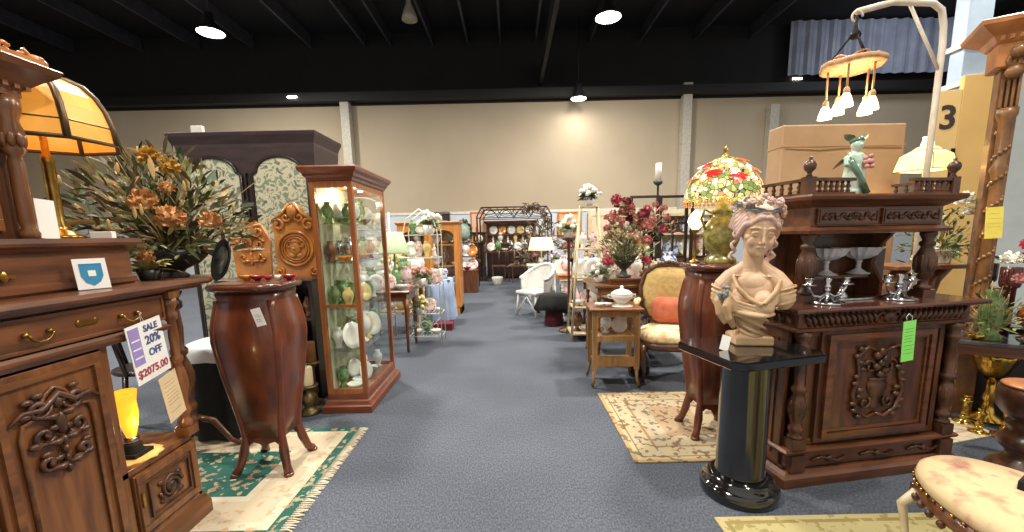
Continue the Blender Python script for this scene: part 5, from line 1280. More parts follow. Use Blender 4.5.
def row(items, p0, p1, where, group, sc=1.0, rz=0.0, from_='left'):
    """items = ['white plate', ...] spread from p0 to p1; each labelled by its order"""
    n = len(items)
    for i, it in enumerate(items):
        col, kind = it.rsplit(' ', 1)
        o, copied = ware(kind, col)
        if copied: COL.objects.link(o)
        q = (i + 0.5) / n
        place(o, tuple(p0[k] + (p1[k] - p0[k]) * q for k in range(3)), rz, sc)
        art = '%s %s, %s from %s on %s' % (col, kind, ORD[i], from_, where)
        tag(o, art, kind, group)

# ================================================================ glazed curio cabinet on the left of the aisle
def curio():
    t = thing('curio_cabinet', 'tall glazed cherry-wood curio cabinet with glass shelves of china beside the aisle', 'cabinet', (-1.405, 3.03, 0))
    w_, d_, h = 0.30, 0.76, 1.80
    B().moulding(0, w_, 0, d_, [(0.035, 0), (0.035, 0.05), (0.025, 0.06), (0.012, 0.085), (0.0, 0.095), (0.0, 0.14)]).build('plinth', W_CURIOD, t, bev=0.002)
    for x in (0, w_ - 0.035):
        for y in (0, d_ - 0.035): B().box(x, x + 0.035, y, y + 0.035, 0.14, 1.70).build('corner_post', W_CURIO, t, bev=0.003)
    for q in ((0.035, w_ - 0.035, 0.004, 0.03, 0.14, 0.175), (0.035, w_ - 0.035, 0.004, 0.03, 1.655, 1.70), (0.035, w_ - 0.035, 0.004, 0.03, 0.80, 0.82),
              (w_ - 0.03, w_ - 0.004, 0.035, d_ - 0.035, 0.14, 0.165), (w_ - 0.03, w_ - 0.004, 0.035, d_ - 0.035, 1.66, 1.70),
              (0.035, w_ - 0.035, d_ - 0.03, d_ - 0.004, 0.14, 0.175), (0.035, w_ - 0.035, d_ - 0.03, d_ - 0.004, 1.655, 1.70)):
        B().box(*q).build('rail', W_CURIO, t)
    b = B().box(0.02, w_ - 0.02, 0.02, d_ - 0.02, 1.69, 1.71); b.build('canopy_board', W_CURIO, t)
    b = B().moulding(0, w_, 0, d_, [(0.0, 1.70), (0.008, 1.705), (0.012, 1.72), (0.025, 1.735), (0.03, 1.75), (0.05, 1.77), (0.055, 1.79), (0.05, 1.80)])
    b.build('cornice', W_CURIOD, t)
    B().box(0.008, 0.014, 0.035, d_ - 0.035, 0.14, 1.70).build('back_board', mat('glow_pale_back_board', (204, 206, 178), 0.5, c2=(186, 190, 160)), t)  # pale colour stands in for the bright glow seen through the panes
    B().box(0.036, w_ - 0.036, 0.012, 0.016, 0.175, 1.655).build('glass_pane', GLASS, t)
    B().box(w_ - 0.016, w_ - 0.012, 0.036, d_ - 0.036, 0.165, 1.66).build('glass_pane', GLASS, t)
    B().box(0.036, w_ - 0.036, d_ - 0.016, d_ - 0.012, 0.175, 1.655).build('glass_pane', GLASS, t)
    for z in (0.46, 0.78, 1.12, 1.40): B().box(0.018, w_ - 0.02, 0.02, d_ - 0.02, z, z + 0.006).build('glass_shelf', GLASS, t)
    B().box(0.02, w_ - 0.02, 0.02, d_ - 0.02, 0.13, 0.145).build('floor_board', W_CURIO, t)
    b = B()
    for y in (0.15, 0.38, 0.6): b.lathe([(0.02, 1.682), (0.022, 1.69), (0.02, 1.69)], 0.15, y, 0, n=14)
    b.build('downlight', mat('small_spot', (255, 240, 210), 0.4, emit=(255, 236, 200), estr=8), t)
    lamp('curio_light', 'POINT', (-1.255, 3.4, 1.60), 5.5, (1.0, 0.88, 0.68), 0.04)
curio()
cx0, cx1 = -1.335, -1.185
lv = [(0.146, 'the curio cabinet floor', ['white bowl', 'crystal bowl', 'white plate', 'green glass bowl', 'white cup', 'crystal vase']),
      (0.467, 'the lowest curio cabinet shelf', ['white plate', 'green glass vase', 'white urn', 'butter yellow vase', 'white plate', 'green vase']),
      (0.787, 'the second curio cabinet shelf', ['butter yellow vase', 'green glass urn', 'amber vase', 'butter yellow plate', 'green vase', 'crystal vase']),
      (1.127, 'the third curio cabinet shelf', ['amber bowl', 'silver urn', 'brown vase', 'amber bowl', 'silver bowl', 'ruby red vase']),
      (1.407, 'the top curio cabinet shelf', ['green glass bowl', 'green vase', 'crystal urn', 'green glass urn', 'brown bowl', 'crystal vase'])]
for z, wh, its in lv:
    row(its, (-1.23, 3.07, z), (-1.23, 3.75, z), wh + ', aisle side', 'wares inside the curio cabinet', 0.95 if z != 0.467 else 1.3, rz=1.2, from_='front')

for z, wh, its in ((0.146, 'the curio cabinet floor', ['green vase', 'white plate', 'white vase']), (0.467, 'the lowest curio cabinet shelf', ['white vase', 'butter yellow vase', 'white urn', 'white plate']), (0.787, 'the second curio cabinet shelf', ['green glass vase', 'green urn', 'butter yellow vase', 'white vase']),
      (1.127, 'the third curio cabinet shelf', ['brown vase', 'silver vase', 'amber vase', 'white vase']), (1.407, 'the top curio cabinet shelf', ['green glass vase', 'white vase', 'green glass vase', 'crystal vase'])):
    row(its, (-1.345, 3.08, z), (-1.345, 3.74, z), wh + ', inner side', 'wares inside the curio cabinet', 1.0, rz=1.2, from_='front')
# ================================================================ candlesticks beside the curio cabinet
PEWTER = mat('tarnished_brass', (150, 132, 92), 0.35, 0.8, c2=(100, 88, 60), scale=20)
t = thing('pillar_candlestick', 'squat tarnished brass candlestick with an ivory pillar candle on the floor', 'candlestick', (-1.545, 3.02, 0))
B().lathe([(0.075, 0), (0.08, 0.015), (0.06, 0.035), (0.035, 0.05), (0.045, 0.07), (0.06, 0.10), (0.055, 0.14), (0.03, 0.165), (0.025, 0.18), (0.05, 0.20), (0.07, 0.21), (0.072, 0.22), (0.05, 0.222)], n=28).build('base', PEWTER, t)
B().lathe([(0.04, 0.222), (0.041, 0.23), (0.041, 0.355), (0.036, 0.362), (0.01, 0.355)], n=24).build('candle', CANDLE, t)
B().tube([(0, 0, 0.355), (0.002, 0, 0.372)], 0.0015, 5).build('wick', BLACKCLOTH, t)
t = thing('pillar_candlestick', 'taller bronze candlestick with a brown pillar candle behind the ivory one', 'candlestick', (-1.60, 3.22, 0))
B().lathe([(0.06, 0), (0.065, 0.012), (0.03, 0.03), (0.02, 0.06), (0.035, 0.1), (0.02, 0.16), (0.018, 0.28), (0.03, 0.31), (0.055, 0.33), (0.055, 0.34)], n=24).build('base', PEWTER, t)
B().lathe([(0.036, 0.34), (0.037, 0.35), (0.037, 0.50), (0.03, 0.505)], n=24).build('candle', mat('brown_wax', (150, 96, 56), 0.5, c2=(122, 74, 40)), t)

# ================================================================ dark armoire with arched fabric panels
def fabric():
    m, n, l, b = nt('leafy_upholstery_fabric')
    tc = n.new('ShaderNodeTexCoord')
    no = n.new('ShaderNodeTexNoise'); no.inputs['Scale'].default_value = 11; no.inputs['Detail'].default_value = 3; no.inputs['Distortion'].default_value = 1.4; l.new(tc.outputs['Object'], no.inputs['Vector'])
    rp = n.new('ShaderNodeValToRGB'); rp.color_ramp.interpolation = 'LINEAR'
    e = rp.color_ramp.elements; e[0].position = 0.0; e[0].color = (*lin((120, 138, 116)), 1); e[1].position = 0.42; e[1].color = (*lin((128, 146, 124)), 1)
    for p, c in ((0.45, (204, 198, 170)), (0.56, (208, 202, 176)), (0.60, (142, 148, 124)), (0.68, (98, 112, 104))):
        k = e.new(p); k.color = (*lin(c), 1)
    l.new(no.outputs['Fac'], rp.inputs['Fac']); l.new(rp.outputs[0], b.inputs['Base Color']); b.inputs['Roughness'].default_value = 0.85
    return m
FAB = fabric()
t = thing('armoire', 'huge dark armoire with twin arched doors covered in leafy cream fabric behind the flowers', 'armoire', (-2.97, 3.92, 0))
W = 1.22
b = B().box(0, W, 0.02, 0.5, 0.08, 2.12); b.build('carcase', W_PLUM, t, bev=0.004)
B().moulding(0, W, 0, 0.5, [(0.03, 0), (0.03, 0.08), (0.0, 0.1)]).build('plinth', W_PLUM, t)
B().moulding(0, W, 0.0, 0.5, [(0.0, 1.90), (0.02, 2.12), (0.02, 2.15), (0.03, 2.18), (0.045, 2.22), (0.05, 2.245), (0.045, 2.25)]).build('cornice', W_PLUM, t)
def arch(x0, x1, z0, z1, k=14):
    r = (x1 - x0) / 2; cx = (x0 + x1) / 2; hh = r * 0.55
    p = [(x0, z0), (x1, z0), (x1, z1 - hh - 0.03), (x1 - 0.03, z1 - hh)]
    p += [(cx + (r - 0.04) * cos(pi * i / k), z1 - hh + hh * sin(pi * i / k)) for i in range(k + 1)]
    p += [(x0 + 0.03, z1 - hh), (x0, z1 - hh - 0.03)]
    return p
for x0, x1 in ((0.03, 0.595), (0.625, 1.19)):
    d = B().box(x0, x1, -0.005, 0.02, 0.12, 1.90).build('door', W_BLACK, t, bev=0.003)
    B().prism(arch(x0 + 0.04, x1 - 0.04, 0.2, 2.03), -0.014, -0.004).build('fabric_panel', FAB, d)
    pts = [(x, -0.016, z) for x, z in arch(x0 + 0.035, x1 - 0.035, 0.195, 2.04)]
    B().tube(pts, 0.014, 6, closed=True).build('arch_moulding', W_BLACK, d)
    B().ball(x1 - 0.015 if x0 < 0.3 else x0 + 0.015, -0.02, 1.1, 0.012).build('knob', BRASS, d)

# ================================================================ dark open bookcase with carved medallion panel on it
t = thing('open_bookcase', 'low dark open-shelved bookcase behind the mahogany pedestal', 'bookcase', (-2.30, 3.28, 0))
b = B().box(0, 0.03, 0, 0.34, 0, 0.98).box(0.70, 0.73, 0, 0.34, 0, 0.98).box(0, 0.73, 0.32, 0.34, 0, 0.98).box(0.35, 0.37, 0.01, 0.32, 0.03, 0.98)
b.build('case', W_BLACK, t, bev=0.002)
for z in (0.03, 0.34, 0.66): B().box(0.03, 0.70, 0.005, 0.32, z, z + 0.02).build('shelf', W_BLACK, t)
B().moulding(0, 0.73, 0, 0.34, [(0.0, 0.97), (0.015, 0.98), (0.02, 0.995), (0.015, 1.0)]).build('top', W_DARKH, t)
row(['amber bowl', 'brown vase', 'brass bowl'], (-2.25, 3.4, 0.36), (-1.97, 3.4, 0.36), 'the middle left shelf of the dark open bookcase', 'wares in the dark open bookcase')
row(['brown urn', 'silver bowl', 'brown vase'], (-1.92, 3.4, 0.68), (-1.62, 3.4, 0.68), 'the top right shelf of the dark open bookcase', 'wares in the dark open bookcase')
row(['white vase', 'brass vase', 'brown bowl'], (-1.92, 3.4, 0.36), (-1.62, 3.4, 0.36), 'the middle right shelf of the dark open bookcase', 'wares in the dark open bookcase')
t = thing('medallion_panel', 'golden carved oak panel with a round head medallion and scrolled crest on the bookcase', 'carving', (-1.735, 3.42, 1.0), 0.0, None, 1.08)
b = B(); n = 40
out = [(-0.17, 0.0), (0.17, 0.0), (0.18, 0.05), (0.15, 0.09), (0.16, 0.2), (0.15, 0.33), (0.18, 0.37), (0.12, 0.42), (0.08, 0.46), (0.05, 0.52), (0, 0.55), (-0.05, 0.52), (-0.08, 0.46), (-0.12, 0.42), (-0.18, 0.37), (-0.15, 0.33), (-0.16, 0.2), (-0.15, 0.09), (-0.18, 0.05)]
B().prism(out, 0, 0.04).build('panel', W_GOLD, t, bev=0.006)
b = B()
for r, q in ((0.125, 0.012), (0.10, 0.006), (0.082, 0.008)): b.tube([(r * cos(a), -0.006, 0.21 + r * sin(a)) for a in [2 * pi * k / 36 for k in range(36)]], q, 8, closed=True)
b.build('round_moulding', W_GOLD, t)
b = B(); b.ball(0, -0.008, 0.215, 0.04, 0.022, 0.05, 14, 10).ball(0, -0.028, 0.21, 0.01, 0.01, 0.012).ball(0, -0.006, 0.262, 0.035, 0.02, 0.02)
for s_ in (-1, 1): b.ball(s_ * 0.03, -0.006, 0.16, 0.025, 0.012, 0.02); b.tube(spiral(s_ * 0.05, 0.24, 0.03, 1.1, 1, -0.006, s_), 0.006, 6)
b.build('carved_head', W_GOLD, t)
b = B()
for s_ in (-1, 1):
    b.tube(spiral(s_ * 0.11, 0.385, 0.05, 1.2, 0.5, -0.008, s_), 0.012, 6); b.tube(spiral(s_ * 0.05, 0.44, 0.04, 1.2, 2.0, -0.008, s_), 0.011, 6); b.tube([(s_ * 0.02, -0.008, 0.54), (s_ * 0.07, -0.014, 0.47), (s_ * 0.15, -0.008, 0.42)], 0.011, 6)
    b.tube(spiral(s_ * 0.13, 0.04, 0.035, 1.2, 2.0, -0.008, s_), 0.01, 6)
b.ball(0, -0.01, 0.48, 0.04, 0.025, 0.05)
b.build('scroll_carving', W_GOLD, t)
# second golden carved piece behind the flowers
t = thing('carved_chair_back', 'golden carved wooden crest with scrolls peeping between flowers and medallion panel', 'carving', (-2.12, 3.46, 1.0))
B().prism([(-0.14, 0), (0.14, 0), (0.16, 0.3), (0.10, 0.42), (0, 0.48), (-0.10, 0.42), (-0.16, 0.3)], 0, 0.03).build('panel', W_GOLD, t, bev=0.005)
b = B(); scrollwork(b, 0, 0.26, 0.24, 0.34, -0.006, 0.01, 4); b.build('scroll_carving', W_GOLD, t)

# ---- things standing on the mahogany pedestal
t = thing('oval_tray', 'dark oval tray with a grey mirrored centre leaning on the mahogany pedestal top', 'tray', (-1.565, 2.30, 1.077), -0.5)
b = B(); b.at(0, 0, 0.12, rx=radians(80), ry=0.35); b.lathe([(0.01, 0.0), (0.085, 0.0), (0.11, 0.008), (0.12, 0.02), (0.114, 0.022), (0.085, 0.012), (0.01, 0.012)], n=36, sx=0.62, sy=1.0); b.build('rim', mat('dark_bronze', (46, 44, 42), 0.35, 0.4), t)
b = B(); b.at(0, 0, 0.12, rx=radians(80), ry=0.35); b.lathe([(0.01, 0.0121), (0.08, 0.0121), (0.08, 0.014), (0.01, 0.014)], n=36, sx=0.62, sy=1.0); b.build('centre', mat('grey_worn_mirror', (136, 142, 132), 0.25, 0.7, c2=(100, 106, 98), scale=14), t)
row(['amber bowl', 'ruby red bowl', 'ruby red cup', 'white cup', 'ruby red bowl'], (-1.52, 2.36, 1.0765), (-1.22, 2.36, 1.0765), 'the mahogany pedestal top beside the oval tray', 'glass bowls on the mahogany pedestal', 0.62)

# ---- little table with lace cloth, chair and golden lamp post behind the pedestal
t = thing('round_tea_table', 'small round dark table behind the plant stand under a white lace cloth', 'table', (-1.95, 2.82, 0))
B().lathe([(0.22, 0.58), (0.23, 0.59), (0.23, 0.61), (0.21, 0.62)], n=36).build('tabletop', W_DARKH, t)
B().lathe(turned(0.05, 0.42), 0, 0, 0.17, n=18).build('pedestal', W_DARK, t)
for k in range(3):
    a = 2 * pi * k / 3; B().tube([(0.02 * cos(a), 0.02 * sin(a), 0.2), (0.14 * cos(a), 0.14 * sin(a), 0.13), (0.24 * cos(a), 0.24 * sin(a), 0.018)], [0.022, 0.02, 0.016], 8).build('leg', W_DARK, t)
b = B(); n = 60
def cl(q, z, wv): return [((q + wv * sin(9 * 2 * pi * k / n)) * cos(2 * pi * k / n), (q + wv * sin(9 * 2 * pi * k / n)) * sin(2 * pi * k / n), z) for k in range(n)]
b.loft([cl(0.01, 0.632, 0), cl(0.222, 0.632, 0), cl(0.246, 0.625, 0.002), cl(0.256, 0.59, 0.01), cl(0.262, 0.54, 0.018)], cap=False)
o = b.build('lace_cloth', CLOTHW); tag(o, 'white lace cloth draped over the small round tea table', 'tablecloth'); place(o, (-1.95, 2.82, 0))
b = B(); b.loft([cl(0.01, 0.626, 0), cl(0.232, 0.626, 0), cl(0.242, 0.61, 0.003), cl(0.25, 0.4, 0.008), cl(0.262, 0.02, 0.016)], cap=False)
o = b.build('black_skirt', BLACKCLOTH); tag(o, 'black floor-length cloth under the white lace on the small round tea table', 'tablecloth'); place(o, (-1.95, 2.82, 0))
t = thing('amber_lamp_post', 'slim golden wooden candle lamp standing on the lace-covered tea table', 'lamp', (-1.93, 2.80, 0.633))
B().lathe([(0.05, 0), (0.052, 0.01), (0.03, 0.02), (0.02, 0.035)], n=20).build('base', BRASS, t)
B().lathe([(0.022, 0.035), (0.026, 0.05), (0.024, 0.25), (0.03, 0.26), (0.02, 0.27)], n=18).build('post', W_GOLD, t)
t = thing('bentwood_chair', 'dark bentwood chair tucked beside the lace-covered tea table', 'chair', (-2.55, 2.85, 0), 2.3)
B().lathe([(0.19, 0.43), (0.20, 0.44), (0.20, 0.455), (0.18, 0.46)], n=30).build('seat', W_BLACK, t)
for sx in (-1, 1):
    for sy in (-1, 1): B().tube([(sx * 0.13, sy * 0.13, 0.44), (sx * 0.17, sy * 0.17, 0.012)], [0.016, 0.012], 8).build('leg', W_BLACK, t)
B().tube([(-0.17, 0.12, 0.44), (-0.19, 0.16, 0.7), (-0.14, 0.19, 0.86), (0, 0.2, 0.91), (0.14, 0.19, 0.86), (0.19, 0.16, 0.7), (0.17, 0.12, 0.44)], 0.014, 8).build('backrest', W_BLACK, t)

# ================================================================ white wire etagere and its neighbours (left, mid distance)
WIRE = mat('white_wire', (226, 226, 216), 0.5, c2=(206, 206, 196))
def etagere():
    t = thing('wire_etagere', 'tall white scrolled wire plant shelf crowded with small flowers and china', 'shelf', (-1.26, 4.98, 0))
    w_, d_ = 0.40, 0.28
    for x in (0, w_):
        for y in (0, d_): B().tube([(x, y, 0.0), (x, y, 1.35), (x * 0.8 + w_ * 0.1, y, 1.5), (w_ / 2, y, 1.62)], 0.007, 6).build('upright', WIRE, t)
    for z in (0.10, 0.38, 0.72, 1.05, 1.32):
        b = B().tube([(0, 0, z), (w_, 0, z), (w_, d_, z), (0, d_, z)], 0.006, 6, closed=True)
        for k in range(1, 10): b.tube([(w_ * k / 10, 0, z), (w_ * k / 10, d_, z)], 0.003, 5)
        b.build('wire_shelf', WIRE, t)
    b = B()
    for z0 in (0.14, 0.42):
        for k in range(3):
            b.tube(spiral(0.07 + k * 0.13, z0 + 0.1, 0.055, 1.2, k, 0, 1), 0.004, 5)
    b.tube([(0.0, 0, 0.34), (0.1, 0, 0.24), (0.2, 0, 0.30), (0.3, 0, 0.24), (w_, 0, 0.34)], 0.005, 5)
    b.build('scroll_wirework', WIRE, t)
etagere()
G = 'small wares on the white wire shelf'
row(['white bowl', 'green urn', 'white bowl'], (-1.22, 5.1, 0.108), (-0.90, 5.1, 0.108), 'the lowest level of the white wire shelf', G, 1.1)
row(['white vase', 'butter yellow bowl', 'rose-painted plate', 'white cup'], (-1.24, 5.1, 0.388), (-0.88, 5.1, 0.388), 'the second level of the white wire shelf', G, 1.1)
row(['rose-painted vase', 'white plate', 'green vase', 'rose-painted plate'], (-1.24, 5.1, 0.728), (-0.88, 5.1, 0.728), 'the third level of the white wire shelf', G, 1.2)
row(['white plate', 'rose-painted vase', 'butter yellow vase', 'white figurine'], (-1.24, 5.1, 1.058), (-0.88, 5.1, 1.058), 'the fourth level of the white wire shelf', G, 1.2)
row(['green vase', 'white plate', 'ruby red vase'], (-1.22, 5.1, 1.328), (-0.90, 5.1, 1.328), 'the top level of the white wire shelf', G, 1.1)
def posy(label, loc, r, mpet, seedv, mleaf=LEAFP, n=16, potm=CHINA, group=None):
    t = thing('potted_flowers', label, 'flowers', loc, 0, group)
    B().lathe([(r * 0.4, 0), (r * 0.45, 0.008), (r * 0.6, r * 0.8), (r * 0.5, r * 0.8), (r * 0.35, 0.01)], n=16).build('pot', potm, t)
    rd = random.Random(seedv); b = B(); f_ = B()
    for i in range(n * 3):
        a = rd.uniform(0, 2 * pi); b.leaf((0, 0, r * 0.7), (cos(a), sin(a), rd.uniform(0.1, 1.8)), r * rd.uniform(0.8, 1.5), r * 0.35, 0.4, rd.uniform(0, 2), 3)
    for i in range(n):
        a = rd.uniform(0, 2 * pi); e = rd.uniform(0.1, 1.5); q = r * rd.uniform(0.8, 1.25)
        f_.ball(q * cos(a) * cos(e), q * sin(a) * cos(e), r * 0.9 + q * sin(e), r * rd.uniform(0.16, 0.28), n=8, m=6)
    b.build('foliage', mleaf, t); f_.build('blossoms', mpet, t)
    return t
posy('pot of white flowers with pale leaves on top right of the wire shelf', (-0.96, 5.02, 1.33), 0.13, WHITEF, 1)
posy('pot of pink and white flowers halfway up the wire shelf', (-1.05, 4.96, 0.73), 0.11, PINKP, 2)
posy('pot of pale yellow flowers low on the wire shelf', (-1.1, 4.95, 0.39), 0.1, mat('pale_yellow_petal', (232, 222, 160), 0.6), 3)
# lamp with pale green shade and table of dishes behind the curio cabinet
def drum_lamp(name, label, loc, mshade, mbase, r=0.15, h=0.45, sh=0.2, lit=0.0, top=0.6):
    t = thing(name, label, 'lamp', loc)
    B().lathe([(0.06, 0), (0.062, 0.01), (0.03, 0.03), (0.05, 0.08), (0.06, 0.13), (0.04, h - 0.22), (0.012, h - 0.18), (0.01, h + sh * 0.6)], n=20).build('base', mbase, t)
    B().lathe([(r, h - 0.02), (r * 0.98, h), (r * top, h + sh), (r * top * 0.96, h + sh)], n=28, wob=0.02, wn=14).build('lamp_shade', mshade, t)
    return t
t = thing('dish_table', 'brown wooden table with curved legs carrying china behind the curio cabinet', 'table', (-1.75, 4.55, 0))
B().moulding(0, 0.62, 0, 0.5, [(-0.01, 0.68), (0.01, 0.69), (0.012, 0.71), (0.0, 0.72)]).build('tabletop', W_MIDH, t)
B().box(0.03, 0.59, 0.03, 0.47, 0.60, 0.68).build('apron', W_MIDH, t)
for x in (0.05, 0.57):
    for y in (0.05, 0.45): B().tube([(x, y, 0.62), (x * 1.02, y, 0.5), (x, y, 0.25), (x, y, 0.015)], [0.035, 0.03, 0.018, 0.015], 8).build('leg', W_MID, t)
row(['white urn', 'white plate', 'rose-painted plate', 'crystal bowl'], (-1.72, 4.66, 0.72), (-1.16, 4.66, 0.72), 'the front of the brown table behind the curio', 'china on the brown table behind the curio', 1.15)
row(['green urn', 'white plate', 'white vase', 'rose-painted urn'], (-1.72, 4.9, 0.72), (-1.16, 4.9, 0.72), 'the back of the brown table behind the curio', 'china on the brown table behind the curio', 1.3)
drum_lamp('table_lamp', 'table lamp with a pale green pleated shade just beyond the curio cabinet', (-1.32, 4.78, 0.72), mat('pale_green_shade', (178, 196, 160), 0.8, emit=(178, 196, 150), estr=0.25), C_GRN, 0.17, 0.42, 0.22)

# orange oak bookcase with glazed doors
t = thing('oak_bookcase', 'honey oak bookcase with glazed arched doors left of the far aisle', 'bookcase', (-1.86, 6.98, 0))
b = B().box(0, 0.03, 0, 0.4, 0, 1.5).box(0.98, 1.01, 0, 0.4, 0, 1.5).box(0, 1.01, 0.38, 0.4, 0, 1.5).box(0, 1.01, 0, 0.4, 0, 0.12)
b.build('case', W_OAK, t, bev=0.003)
B().moulding(0, 1.01, 0, 0.4, [(0.0, 1.49), (0.02, 1.51), (0.03, 1.53), (0.025, 1.54)]).build('top', W_OAK, t)
for z in (0.45, 0.8, 1.15): B().box(0.03, 0.98, 0.03, 0.38, z, z + 0.02).build('shelf', W_OAK, t)
for x0 in (0.03, 0.51):
    x1 = x0 + 0.47
    b = B().box(x0, x0 + 0.06, -0.005, 0.02, 0.12, 1.49).box(x1 - 0.06, x1, -0.005, 0.02, 0.12, 1.49).box(x0, x1, -0.004, 0.02, 0.12, 0.2).box(x0, x1, -0.004, 0.02, 1.42, 1.49)
    k = [(x0 + 0.06, 1.43), (x1 - 0.06, 1.43), (x1 - 0.06, 1.32)] + [((x0 + x1) / 2 + 0.175 * cos(pi * i / 10), 1.32 + 0.08 * sin(pi * i / 10)) for i in range(11)] + [(x0 + 0.06, 1.32)]
    b.prism(k, -0.002, 0.015)
    d = b.build('door', W_OAK, t)
    B().box(x0 + 0.06, x1 - 0.06, 0.006, 0.01, 0.2, 1.42).build('pane', GLASS, d)
G = 'china inside the honey oak bookcase'
row(['silver urn', 'white plate', 'brown vase', 'white bowl', 'silver vase', 'blue-and-white plate'], (-1.80, 7.16, 0.47), (-0.90, 7.16, 0.47), 'the low shelf of the honey oak bookcase', G)
row(['white plate', 'blue-and-white vase', 'silver bowl', 'white plate', 'brown urn', 'white cup'], (-1.80, 7.16, 0.82), (-0.90, 7.16, 0.82), 'the middle shelf of the honey oak bookcase', G, 1.1)
row(['silver bowl', 'white urn', 'amber vase', 'white plate', 'amber bowl', 'silver bowl'], (-1.80, 7.16, 1.17), (-0.90, 7.16, 1.17), 'the upper shelf of the honey oak bookcase', G, 1.1)
t = thing('jewel_box', 'dark wooden box with feet on top of the honey oak bookcase', 'box', (-1.14, 7.15, 1.54))
B().box(-0.13, 0.13, -0.08, 0.08, 0.02, 0.12).build('body', W_BLACK, t, bev=0.004); B().moulding(-0.13, 0.13, -0.08, 0.08, [(0.008, 0.12), (0.012, 0.13), (0.0, 0.16), (-0.03, 0.165)]).build('lid', W_BLACK, t)
B().ball(0, -0.085, 0.115, 0.01).build('clasp', BRASS, t)
for sx in (-1, 1): B().ball(sx * 0.11, -0.06, 0.012, 0.015, 0.015, 0.012).ball(sx * 0.11, 0.06, 0.012, 0.015, 0.015, 0.012).build('foot', BRASS, t)
# blue cloth table with red box beneath
t = thing('draped_table', 'small table hung with a pale blue striped cloth reaching nearly to the floor', 'table', (-1.06, 6.2, 0))
B().box(-0.17, 0.17, -0.2, 0.2, 0.66, 0.68).build('tabletop', W_PALE, t)
for sx in (-1, 1):
    for sy in (-1, 1): B().box(sx * 0.14 - 0.015, sx * 0.14 + 0.015, sy * 0.17 - 0.015, sy * 0.17 + 0.015, 0, 0.66).build('leg', W_PALE, t)
b = B(); n = 64
def rr_(q, z, wv):
    out = []
    for k in range(n):
        a = 2 * pi * k / n; c, s_ = cos(a), sin(a); e = 0.5
        out.append((math.copysign(abs(c) ** e, c) * (0.18 * q) * (1 + wv * sin(14 * a)), math.copysign(abs(s_) ** e, s_) * (0.21 * q) * (1 + wv * sin(14 * a)), z))
    return out
b.loft([rr_(0.02, 0.686, 0), rr_(0.97, 0.686, 0), rr_(1.02, 0.68, 0), rr_(1.1, 0.45, 0.03), rr_(1.22, 0.10, 0.06)], cap=False)
o = b.build('blue_cloth', CLOTHB); tag(o, 'pale blue striped cloth draped over the small table left of the far aisle', 'tablecloth'); place(o, (-1.06, 6.2, 0))
o = B().box(-0.14, 0.14, -0.1, 0.1, 0, 0.09).box(-0.145, 0.145, -0.105, 0.105, 0.07, 0.1).build('red_box', mat('dark_red_leather', (116, 30, 34), 0.5), bev=0.005); tag(o, 'dark red box on the floor in front of the blue-draped table', 'box'); place(o, (-0.98, 5.82, 0))
row(['white vase', 'silver bowl', 'white plate', 'blue-and-white vase'], (-1.18, 6.15, 0.69), (-0.94, 6.15, 0.69), 'the blue-draped table by the aisle', 'wares on the blue-draped table', 0.95)
# further left-side pieces
t = thing('display_case', 'dark display stand of red and white wares under the oval green wreath', 'display stand', (-1.38, 9.6, 0))
B().box(0, 0.6, 0, 0.4, 0, 0.5).build('base', W_DARK, t, bev=0.004)
for z in (0.5, 0.82, 1.14): B().box(-0.01, 0.61, -0.01, 0.41, z, z + 0.02).build('shelf', W_DARKH, t)
for x in (0.0, 0.57): B().box(x, x + 0.03, 0.36, 0.4, 0.5, 1.5).build('upright', W_DARK, t)
row(['ruby red urn', 'white plate', 'ruby red bowl', 'rose-painted plate'], (-1.36, 9.7, 0.52), (-0.82, 9.7, 0.52), 'the lower shelf of the dark display stand', 'red and white wares on the dark display stand', 1.6)
row(['white plate', 'ruby red vase', 'white urn', 'amber plate'], (-1.36, 9.7, 0.84), (-0.82, 9.7, 0.84), 'the upper shelf of the dark display stand', 'red and white wares on the dark display stand', 1.6)
t = thing('oval_wreath', 'oval dark green wreath around a pale picture above the dark display stand', 'wreath', (-1.08, 9.92, 1.16))
b = B(); rd = random.Random(9)
for i in range(140):
    a = rd.uniform(0, 2 * pi); q = rd.uniform(0.8, 1.08); b.leaf((0.16 * q * cos(a), 0, 0.24 + 0.24 * q * sin(a)), (cos(a + 0.9), rd.uniform(-.6, .2), sin(a + 0.9)), 0.07, 0.035, 0.0, rd.uniform(0, 3), 3)
b.build('foliage', LEAF, t)
b = B(); b.at(0, 0.02, 0.24, rx=pi / 2); b.lathe([(0.01, 0), (0.145, 0), (0.15, 0.01), (0.01, 0.012)], n=32, sx=0.95, sy=1.45); b.build('picture', mat('pale_green_picture', (160, 180, 172), 0.4), t)
t = thing('longcase_clock', 'tall dark longcase clock beside the far plate rack', 'clock', (-1.06, 12.0, 0))
B().moulding(0, 0.34, 0, 0.24, [(0.02, 0), (0.02, 0.1), (0.0, 0.12), (0.0, 0.4), (-0.04, 0.44), (-0.04, 1.05), (0.0, 1.08), (0.0, 1.34), (0.03, 1.37), (0.03, 1.4)]).build('case', W_BLACK, t)
b = B(); b.at(0.17, -0.002, 1.22, rx=pi / 2); b.lathe([(0.01, 0), (0.11, 0), (0.11, 0.01), (0.01, 0.012)], n=28); b.build('dial', mat('cream_dial', (210, 196, 160), 0.5), t)
B().tube([(0.17, 0.03, 0.95), (0.17, 0.03, 0.6)], 0.008, 6).ball(0.17, 0.03, 0.58, 0.05, 0.01, 0.05).build('pendulum', BRASS, t)
t = thing('orange_screen', 'tall pale orange wooden screen behind the dark longcase clock', 'screen', (-1.22, 12.9, 0))
